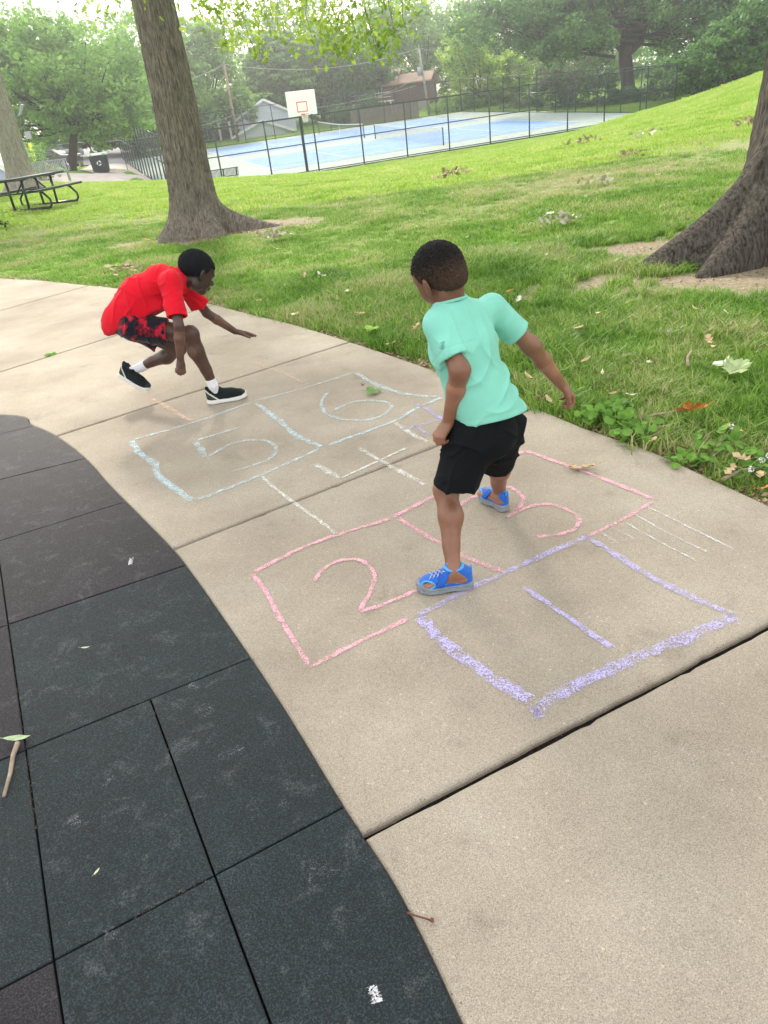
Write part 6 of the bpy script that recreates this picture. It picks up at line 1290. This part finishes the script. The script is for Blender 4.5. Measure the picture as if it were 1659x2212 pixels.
# shorts
f = Field((.05, 1.92, .20), (.66, 2.62, .62), .0034)
f.add(flatcone(J['pel']-upv*.03, J['pel']+upv*.03, .094, .090, fwdA, .86), .03); f.add(cone(J['hipL'], J['hipR'], .072, .072), .03)
hl = AY(985, 1048, 2.13); hr = AY(1073, 1000, 2.36)
f.add(cone(J['hipL'], hl+nrm(hl-J['hipL'])*.03, .080, .073), .03); f.add(cone(J['hipR'], hr+nrm(hr-J['hipR'])*.03, .078, .062), .012)
dL = nrm(hl-J['hipL']+np.array([.03, 0, -.03])); dR = nrm(hr-J['hipR'])
def cut2(P):
    l = np.linalg.norm(P-hl, axis=-1) < np.linalg.norm(P-hr, axis=-1); return np.where(l, (P-hl)@dL, (P-hr)@dR)
f.keep(cut2, .003); f.keep(lambda P: (P-hemC)@hem_up-.022, .003); f.cut(cone(hl-dL*.02, hl+dL*.05, .064, .068), .003); f.cut(cone(hr-dR*.02, hr+dR*.05, .054, .057), .003)
MT['black_cloth'] = cloth_mat('black athletic cloth', (.005, .006, .008), .0, .15)
put('shorts', f, MT['black_cloth'], root, disp=lambda V: folds(V, J['pel'], 1, [(upv*.8+lat*.5, 40, .6, .012), (lat-upv*.4, 34, 2, .011), (upv-lat*.5, 30, 4, .008)]))
# sandals
def stamp(f_, fn, lo, hi, k=.004):
    f_.add((fn, np.array(lo), np.array(hi)), k)
def footprint(heel, toe, wid=1.0, tside=1):
    f_ = nrm((toe-heel)*[1, 1, 0]); sd = np.array([-f_[1], f_[0], 0]); L_ = np.linalg.norm((toe-heel)[:2])
    C_ = [(.13, 0, .125), (.34, -.01*tside, .115), (.55, .0, .15), (.72, .01*tside, .175), (.86, .02*tside, .135)]
    def d2(P):
        q = P-heel; u = q@f_; v = q@sd; best = None
        for (a, b, r), (a2, b2, r2) in zip(C_[:-1], C_[1:]):
            ax_, ay_ = a*L_, b*L_; bx, by = (a2-a)*L_, (b2-b)*L_; t = np.clip(((u-ax_)*bx+(v-ay_)*by)/(bx*bx+by*by), 0, 1); d = np.hypot(u-ax_-t*bx, v-ay_-t*by)-(r+(r2-r)*t)*L_*wid; best = d if best is None else np.minimum(best, d)
        return best, u/L_, v/L_
    return d2, f_, sd, L_
MT['sole_grey'] = mat('grey rubber sole', (.22, .245, .27), .7, .3, noise=.12, nscale=60, attr=False); MT['sandal'] = mat('blue sandal fabric', (.02, .12, .55), .75, .3, noise=.12, nscale=160, bump=.5, bscale=700, attr=True, sheen=.2, bdist=.0008); MT['lace'] = mat('pale lace cord', (.34, .42, .60), .7); MT['strap'] = mat('royal blue strap', (.012, .09, .42), .7, bump=.4, bscale=600, bdist=.0006); MT['strap_trim'] = mat('sky blue binding', (.07, .32, .72), .7)
def sandal(heel, toe, an, tside, root_, cam_side):
    d2, fw, sd, L_ = footprint(heel, toe, 1.0, tside); z = np.array([0, 0, 1.0]); lo_ = np.minimum(heel, toe)-.06; hi_ = np.maximum(heel, toe)+.06; W = lambda u, v, h: heel*[1, 1, 0]+fw*u*L_+sd*v*L_+z*h
    f_ = Field((lo_[0], lo_[1], -.008), (hi_[0], hi_[1], .13), .0022)
    def solef(P):
        d, u, v = d2(P); h = P[..., 2]; topz = .026+.006*np.clip((.3-u)/.3, 0, 1)+.016*np.clip((u-.80)/.14, 0, 1); botz = .001+.010*np.clip((u-.84)/.14, 0, 1)**2+.004*np.exp(-((u-.42)/.1)**2)+.006*np.clip((.06-u)/.12, 0, 1)
        tri = np.abs(((u*11) % 1)-.5)*2; band = np.exp(-((h-(.010+.010*tri))/.0018)**2); d = d+.0026*band-.10*np.clip(h-.0, 0, .03)*-.10; return np.maximum(np.maximum(d-.003, h-topz), botz-h)*.9
    stamp(f_, solef, (lo_[0], lo_[1], -.006), (hi_[0], hi_[1], .05))
    so_ = Field((lo_[0], lo_[1], -.008), (hi_[0], hi_[1], .14), .0022); 
    # upper: foot shape swollen
    so_.add(cone(an+z*.010, W(.2, 0, .05), .034, .037), .012); so_.add(ell(W(.15, 0, .045), np.array([fw, sd, z]), (.034, .036, .036)), .012); so_.add(flatcone(W(.3, 0, .048), W(.70, 0, .036), .034, .037, z, .72), .02); so_.add(cone(an-z*.012, W(.62, 0, .040), .026, .021), .02); so_.add(ell(W(.78, .01*tside, .034), np.array([fw, sd, z]), (.034, .034, .020)), .012)
    holes = []
    for s2 in (-1, 1):
        holes += [ell(W(.29, s2*.16, .052), np.array([nrm(fw*1+z*.3), sd, nrm(z-fw*.3)]), (.025, .020, .0125)), ell(W(.50, s2*.17, .050), np.array([nrm(fw*.8-z*.55), sd, nrm(z*.8+fw*.55)]), (.017, .020, .010)), ell(W(.80, s2*.15, .040), np.array([nrm(fw+z*.1), sd, z]), (.021, .022, .011))]
    collar = ell(an+z*.040+fw*.004, np.array([nrm(fw+z*.22), sd, nrm(z-fw*.22)]), (.040, .05, .027))
    for hh in holes: so_.cut(hh, .002)
    so_.cut(collar, .002); so_.keep(lambda P: np.maximum(.021-P[..., 2], np.maximum(d2(P)[0]-.001, -1)), .002)
    def colf(V):
        c = np.tile(np.array([.016, .12, .50]), (len(V), 1)); d = np.min(np.stack([hh[0](V) for hh in holes+[collar]]), 0); c = mixc(c, np.array([.075, .36, .78]), (d < .0052)*1.0); d_, u, v = d2(V); c = mixc(c, np.array([.01, .075, .36]), ((u < .62) & (u > .56) & (d > .0052))*.8); return c
    e_ = put('sandal', so_, MT['sandal'], root_, colf, smooth=1); s2_ = put('sole', f_, MT['sole_grey'], e_, smooth=1)
    # strap over the instep: the upper's own surface swollen, cut to a slanting band
    fs = Field((lo_[0], lo_[1], .02), (hi_[0], hi_[1], .14), .0022); I_ = .0045
    fs.add(flatcone(W(.3, 0, .048), W(.70, 0, .036), .034+I_, .037+I_, z, .74), .02); fs.add(cone(an-z*.022, W(.62, 0, .040), .027+I_, .021+I_), .02)
    bn = nrm(fw*.86+z*.5); fs.keep(lambda P: np.maximum(np.maximum(np.abs((P-W(.50, 0, .066))@bn)-.0115, .036-P[..., 2]), P[..., 2]-.092), .002); put('strap', fs, MT['strap'], e_, smooth=1)
    def top(u, v, lift=.0012):
        for h in np.arange(.125, .02, -.0012):
            p = W(u, v, h); i3 = np.round((p-so_.lo)/so_.h).astype(int)
            if (i3 >= 0).all() and (i3 < so_.n).all() and so_.V[tuple(i3)] < .0004: return p+z*lift
        return W(u, v, .05)
    m = MB()
    for u in (.57, .64, .71): m.tube([top(u+.03*abs(t)*2, t*.10) for t in np.linspace(-1, 1, 7)], .0013, 5); m.tube([top(u+.035*t, t*.09, .002) for t in np.linspace(-1, 1, 7)], .0012, 5); m.tube([top(u-.035*t, t*.09, .002) for t in np.linspace(-1, 1, 7)], .0012, 5)
    m.build('lace', MT['lace'], e_, True, world=True)
    m = MB(); m.tube([W(.02, 0, .070), W(.005, 0, .080), W(.015, 0, .088), W(.04, 0, .084)], .0028, 6); m.tube([W(.45, 0, .085), W(.43, 0, .104), W(.40, 0, .106), W(.41, 0, .088)], .0022, 6); m.build('pull_loop', MT['strap_trim'], e_, True, world=True)
    m = MB(); c0 = W(.455, -cam_side*.0, .0)
    tp = top(.50, .09*(1 if (np.cross(fw, z)@(CO-heel)) < 0 else -1), .0052); m.beam(tp-fw*.006, tp+fw*.006, .0035, .0025); m.build('emblem', MT['lace'], e_, world=True)
sandal(heL, toL, J['anL'], -1, root, -1); sandal(heR, toR, J['anR'], 1, root, -1)
# grey print on the sleeve, a little twisted S
m = MB(); bx = nrm(np.cross(upv, CF)); nrm_ = -nrm(J['elL']-CO)
try:
    dg = bpy.context.evaluated_depsgraph_get(); pr = Vector(root.location)
    def onshirt(x, y):
        o_ = Vector(CO)-pr; d_ = Vector(nrm(ray(x, y))); ok, loc, nor, i = sh1.ray_cast(o_, d_); return (np.array(loc+pr)+np.array(nor)*.0012) if ok else None
    for seg in ([(952, 742), (956, 739), (960, 741), (956, 745), (952, 748), (957, 751), (961, 748)], [(949, 750), (953, 754), (958, 752)], [(960, 737), (958, 744), (957, 752)]):
        P = [onshirt(*q) for q in seg]; P = [p for p in P if p is not None]
        if len(P) > 2: m.tube(P, .0011, 4)
    if m.v: m.build('sleeve_print', MT['print'], sh1, True, world=True)
except Exception as ex: print('print skipped', ex)
# ================================================================ BOY IN RED SHIRT, crouching
B = {k: AY(*v) for k, v in dict(neck=(392, 596, 4.23), shR=(372, 606, 4.12), shL=(400, 612, 4.36), elR=(386, 704, 4.00), wrR=(390, 780, 3.99), elL=(446, 676, 4.48), wrL=(508, 716, 4.55),
      pel=(276, 688, 4.25), hipR=(288, 704, 4.18), hipL=(286, 700, 4.33), knR=(412, 722, 4.19), anR=(460, 832, 4.215), knL=(386, 752, 4.36), anL=(305, 793, 4.46)).items()}
HB = AY(424, 590, 4.25); HFb = nrm([.68, .54, -.56]); HRb = frame(HFb, nrm([.25, .1, 1.0])); sb = 1.06
root = empty('person', (B['pel'][0], B['pel'][1], 0), 0, 'boy in red shirt crouching mid hop with one arm stretched forward', 'person')
upb = nrm(B['neck']-B['pel']); latb = nrm(B['shR']-B['shL']); latb = nrm(latb-upb*(latb@upb)); fwb = nrm(np.cross(upb, latb))
fwb = fwb if fwb[2] < 0 else -fwb
fb = Field((-1.56, 3.86, .10), (-.50, 4.74, 1.02), .0036)
chb = B['pel']*.3+B['neck']*.7; arch = -fwb*.052
beb = B['pel']*.66+B['neck']*.34+arch
fb.add(flatcone(chb+arch*.8, B['neck']-upb*.06, .095, .075, fwb, .78), .03); fb.add(flatcone(beb, chb+arch*.8, .09, .095, fwb, .82), .04); fb.add(flatcone(B['pel'], beb, .095, .085, fwb, .85), .04); fb.add(cone(B['shL'], B['shR'], .036, .036), .03)
fb.add(cone(B['neck']-upb*.03, HB-HRb[2]*.04-HRb[0]*.02, .047, .045), .018)
for s_ in 'LR':
    sh_, el_, wr_ = B['sh'+s_], B['el'+s_], B['wr'+s_]; fb.add(cone(sh_, el_, .037, .027), .02); fb.add(cone(el_, el_+(wr_-el_)*.35, .028, .0285), .012); fb.add(cone(el_+(wr_-el_)*.35, wr_, .0285, .0195), .012)
head_field(fb, HB, HRb, sb)
hand_field(fb, B['wrR'], nrm(AY(391, 806, 3.97)-B['wrR']), np.array([-.5, .8, .1]), np.array([.85, .3, 0]), .128, (1.15, 1.15, 1.15, 1.15), .02, (.9, .6))
hand_field(fb, B['wrL'], nrm(AY(545, 722, 4.60)-B['wrL']), np.array([.1, -.2, -1]), np.array([-.2, -.95, 0]), .142, (.12, .06, .10, .16), .16, (.45, .05))
leg(fb, B['hipR'], B['knR'], B['anR'], 1.12, bk=(-1, 0, .2)); leg(fb, B['hipL'], B['knL'], B['anL'], 1.08, bk=(-.2, 0, -1))
SK2 = np.array([.075, .034, .024]); SK2d = np.array([.030, .016, .013])
def skincol2(V):
    c = np.tile(SK2, (len(V), 1)); d = np.linalg.norm(V-HB, axis=1); c = mixc(c, SK2d, np.clip((.22-d)/.06, 0, 1)*.8)
    for k in ('wrL', 'wrR'): dd = np.linalg.norm(V-B[k], axis=1); c = mixc(c, np.array([.16, .075, .052]), np.clip((dd-.03)/.05, 0, 1)*(dd < .17)*.6)
    return c
MT['skin2'] = skin_mat('deep brown skin', tuple(SK2), None); put('body', fb, MT['skin2'], root, skincol2)
hair(root, HB, HRb, sb, MT['hair'], None, SK2, lo_back=-.04, lo_front=.055, rr=1.05, blk=(.006, .007, .011)); eyes(root, HB, HRb, sb)
# red shirt
f = Field((-1.56, 3.86, .36), (-.66, 4.66, .96), .0036); nbb = B['neck']-upb*.03
hb = AY(262, 700, 4.24)
f.add(flatcone(chb+arch*.75, nbb-upb*.03, .106, .080, fwb, .80), .03); f.add(flatcone(beb+arch*.05, chb+arch*.75, .105, .108, fwb, .84), .04); f.add(flatcone(B['pel']+arch*.2-upb*.03, beb+arch*.2, .108, .112, fwb, .88), .05); f.add(flatcone(B['pel']+fwb*.03-upb*.0, chb+fwb*.05-upb*.08, .085, .085, fwb, .9), .03)
f.add(cone(B['shL']-upb*.01, B['shR']-upb*.01, .043, .043), .05); f.add(cone(nbb-upb*.01, nbb+upb*.018, .055, .053), .02); slb = {}
for s_, fr_ in (('L', .66), ('R', .80)):
    sh_, el_ = B['sh'+s_], B['el'+s_]; d = nrm(el_-sh_); e_ = sh_+(el_-sh_)*fr_; slb[s_] = (sh_, e_, d)
    if 0: f.add(sleeve(sh_-upb*.012, e_+d*.03+np.array([0, 0, -.004]), .047, .057, e_, d), .045)
h1_, h2_ = AY(243, 722, 4.22), AY(345, 672, 4.22); hemP = h1_; hem_n = nrm(np.cross(latb, h2_-h1_)); hem_n = hem_n if hem_n@upb > 0 else -hem_n
f.add(flatcone(B['pel']-upb*.03, B['pel']+upb*.10, .108, .112, fwb, .94), .05)
f.keep(lambda P: -((P-hemP)@hem_n), .003)
for s_ in 'LR': sh_, e_, d = slb[s_]; f.add(sleeve(sh_-upb*.012, e_+d*.03+np.array([0, 0, -.004]), .047, .058, e_, d), .045)
nk = nrm(HB-HRb[2]*.04-B['neck']); f.cut(cone(nbb+nk*.045, nbb+nk*.075, .044, .046), .003)
MT['red'] = cloth_mat('bright red jersey', (.66, .006, .022), .08, .06)
sh2 = put('shirt', f, MT['red'], root, disp=lambda V: folds(V, chb, 1, [(upb*.5+fwb*.7, 32, .9, .010), (upb+latb*.3, 36, 2.2, .010), (fwb-upb*.6, 44, .2, .007)]))
m = MB(); m.tube([nbb+nk*.026+(latb*math.cos(a)+fwb*math.sin(a))*.054 for a in np.linspace(0, 2*math.pi, 29)], .006, 6, False); m.build('collar', MT['red'], sh2, True, world=True)
# patterned shorts
def camo_mat():
    m = mat('red and navy camouflage cloth', (.4, .01, .03), .85, .15, bump=.25, bscale=1400, sheen=.2, bdist=.0006); t = m.node_tree; N = t.nodes; L = t.links; b = N['Principled BSDF']; tc = N.new('ShaderNodeTexCoord')
    def nz_(s, o): n = N.new('ShaderNodeTexNoise'); n.inputs['Scale'].default_value = s; n.inputs['Detail'].default_value = 2.5; n.inputs['Distortion'].default_value = .15; mp = N.new('ShaderNodeMapping'); mp.inputs['Location'].default_value = (o, o, o); L.new(tc.outputs['Object'], mp.inputs[0]); L.new(mp.outputs[0], n.inputs['Vector']); return n.outputs[0]
    r = N.new('ShaderNodeValToRGB'); r.color_ramp.interpolation = 'CONSTANT'; e = r.color_ramp.elements; e.new(.5); e.new(.6)
    for q, (p, c) in zip(e, ((0, (.008, .007, .016)), (.50, (.13, .006, .016)), (.56, (.42, .01, .03)), (.66, (.012, .010, .024)))):
        q.position = p; q.color = (*c, 1)
    L.new(nz_(15, 5), r.inputs[0]); L.new(r.outputs[0], b.inputs['Base Color']); return m
MT['camo'] = camo_mat()
f = Field((-1.56, 3.94, .24), (-.90, 4.58, .74), .0036)
f.add(flatcone(B['pel']-upb*.01, B['pel']+upb*.08, .098, .09, fwb, .88), .03); f.add(cone(B['hipL'], B['hipR'], .080, .080), .03)
hr2 = B['hipR']+(B['knR']-B['hipR'])*.60; hl2 = B['hipL']+(B['knL']-B['hipL'])*.60; dR2 = nrm(B['knR']-B['hipR']+np.array([.0, 0, .04])); dL2 = nrm(B['knL']-B['hipL'])
dn = np.array([0, 0, -.018]); f.add(cone(B['hipR'], hr2+dR2*.03+dn, .080, .078), .03); f.add(cone(B['hipL'], hl2+dL2*.03+dn, .078, .072), .02)
def cutc(P): l = (P-(hl2+hr2)/2)@latb > 0; return np.where(l, (P-hr2)@dR2, (P-hl2)@dL2)
f.keep(cutc, .003); f.cut(cone(hr2-dR2*.02+dn, hr2+dR2*.05+dn, .070, .074), .003); f.cut(cone(hl2-dL2*.02+dn, hl2+dL2*.05+dn, .064, .068), .003)
put('shorts', f, MT['camo'], root, disp=lambda V: folds(V, B['pel'], 1, [(dR2, 40, .6, .010), (upb, 34, 2, .009)]))
# shoes and socks: local frame, then posed
MT['knit'] = mat('black knit', (.012, .017, .019), .85, .2, noise=.2, nscale=200, bump=.5, bscale=900, attr=True, bdist=.0008); MT['white_sole'] = mat('off white sole', (.66, .65, .62), .6, .3, noise=.05, nscale=50); MT['sock'] = cloth_mat('white sock', (.74, .75, .80), .2, .04)
def shoe(an, heel, toe, up, root_, shin):
    """heel and toe: ends of the sole's underside; up: normal of the sole"""
    fw = nrm(toe-heel); up = nrm(up-fw*(up@fw)); sd = np.cross(up, fw); L_ = np.linalg.norm(toe-heel); W = lambda u, v, h: heel+fw*u*L_+sd*v*L_+up*h; Rm = np.array([fw, sd, up])
    C_ = [(.12, 0, .12), (.34, 0, .115), (.55, 0, .145), (.72, .005, .16), (.86, .01, .125)]
    def loc(P): q = P-heel; return q@fw/L_, q@sd/L_, q@up
    def d2(P):
        u, v, h = loc(P); u = u*L_; v = v*L_; best = None
        for (a, b, r), (a2, b2, r2) in zip(C_[:-1], C_[1:]):
            ax_, ay_ = a*L_, b*L_; bx, by = (a2-a)*L_, (b2-b)*L_; t = np.clip(((u-ax_)*bx+(v-ay_)*by)/(bx*bx+by*by), 0, 1); d = np.hypot(u-ax_-t*bx, v-ay_-t*by)-(r+(r2-r)*t)*L_; best = d if best is None else np.minimum(best, d)
        return best
    lo_ = np.minimum(np.minimum(heel, toe), an)-.07; hi_ = np.maximum(np.maximum(heel, toe), an)+.09
    f1 = Field(lo_, hi_, .0027)
    def solef(P):
        u, v, h = loc(P); top_ = .026+.006*np.clip((.25-u)/.25, 0, 1)-.004*np.exp(-((u-.5)/.15)**2)+.010*np.clip((u-.85)/.1, 0, 1); bot = .012*np.clip((u-.78)/.2, 0, 1)**2+.006*np.clip((.1-u)/.1, 0, 1)+.002*np.abs(np.sin(u*26))*(h < .008); return np.maximum(np.maximum(d2(P)-.004-.002*np.sin(h*160), h-top_), bot-h)*.9
    stamp(f1, solef, lo_+.01, hi_-.01, .002)
    f2 = Field(lo_, hi_, .0027); f2.add(cone(W(.22, 0, .09), W(.18, 0, .04), .034, .036), .015); f2.add(flatcone(W(.22, 0, .055), W(.60, 0, .045), .040, .038, up, .85), .03); f2.add(ell(W(.76, 0, .036), Rm, (.050, .038, .027)), .02); f2.add(ell(W(.14, 0, .05), Rm, (.034, .034, .045)), .015)
    f2.add(cone(W(.02, 0, .075), W(.035, 0, .104), .010, .007), .012)
    f2.cut(ell(W(.24, 0, .118), np.array([nrm(fw-up*.25), sd, nrm(up+fw*.25)]), (.040, .05, .030)), .003); f2.keep(lambda P: np.maximum(.019-loc(P)[2], d2(P)-.001), .002)
    def colf(V):
        u, v, h = loc(V); c = np.tile(np.array([.010, .016, .018]), (len(V), 1)); band = np.abs((h-.078)+(u-.04)*.20*1.15); c = mixc(c, np.array([.60, .61, .55]), ((band < .0065) & (u > -.02) & (u < .36))*1.0); c = mixc(c, np.array([.045, .055, .055]), ((h < .074-(u-.04)*.24) & (u < .32))*.8); c = mixc(c, np.array([.035, .04, .042]), (u > .88)*.9); return c
    o = put('shoe', f2, MT['knit'], root_, colf, smooth=1); put('sole', f1, MT['white_sole'], o, smooth=1)
    f3 = Field(np.minimum(an, heel)-.08, np.maximum(an, toe)+.10, .003); f3.add(cone(W(.25, 0, .06), an, .023, .028), .012); f3.add(cone(an, an+nrm(shin)*.035, .029, .0305), .01); f3.add(flatcone(W(.2, 0, .06), W(.5, 0, .055), .020, .020, up, .9), .01)
    put('sock', f3, MT['sock'], root_, disp=lambda V: .0007*np.sin(((V-an)@nrm(shin))*700), smooth=1)
hR, tR = U(450, 873, .0), U(535, 857, .0)
shoe(B['anR'], hR, tR, np.array([0, 0, 1.0]), root, B['knR']-B['anR'])
hL_ = AY(256, 812, 4.46); tL_ = AY(322, 848, 4.40); shoe(B['anL'], hL_, tL_, nrm(np.array([.35, 0, 1.0])), root, B['knL']-B['anL'])
# ================================================================ HAZE (even air, real box)
hm = bpy.data.materials.new('pale summer haze'); hm.use_nodes = True; N = hm.node_tree.nodes; L = hm.node_tree.links; N.remove(N['Principled BSDF'])
pv = N.new('ShaderNodeVolumePrincipled'); pv.inputs['Color'].default_value = (.93, .96, 1, 1); pv.inputs['Density'].default_value = 0.0014; pv.inputs['Anisotropy'].default_value = .78
L.new(pv.outputs[0], N['Material Output'].inputs['Volume'])
m = MB(); m.box((0, 80, 11), (420, 360, 30)); hz_o = m.build('haze', hm); tag(hz_o, 'pale even haze in the summer air', kind='stuff')
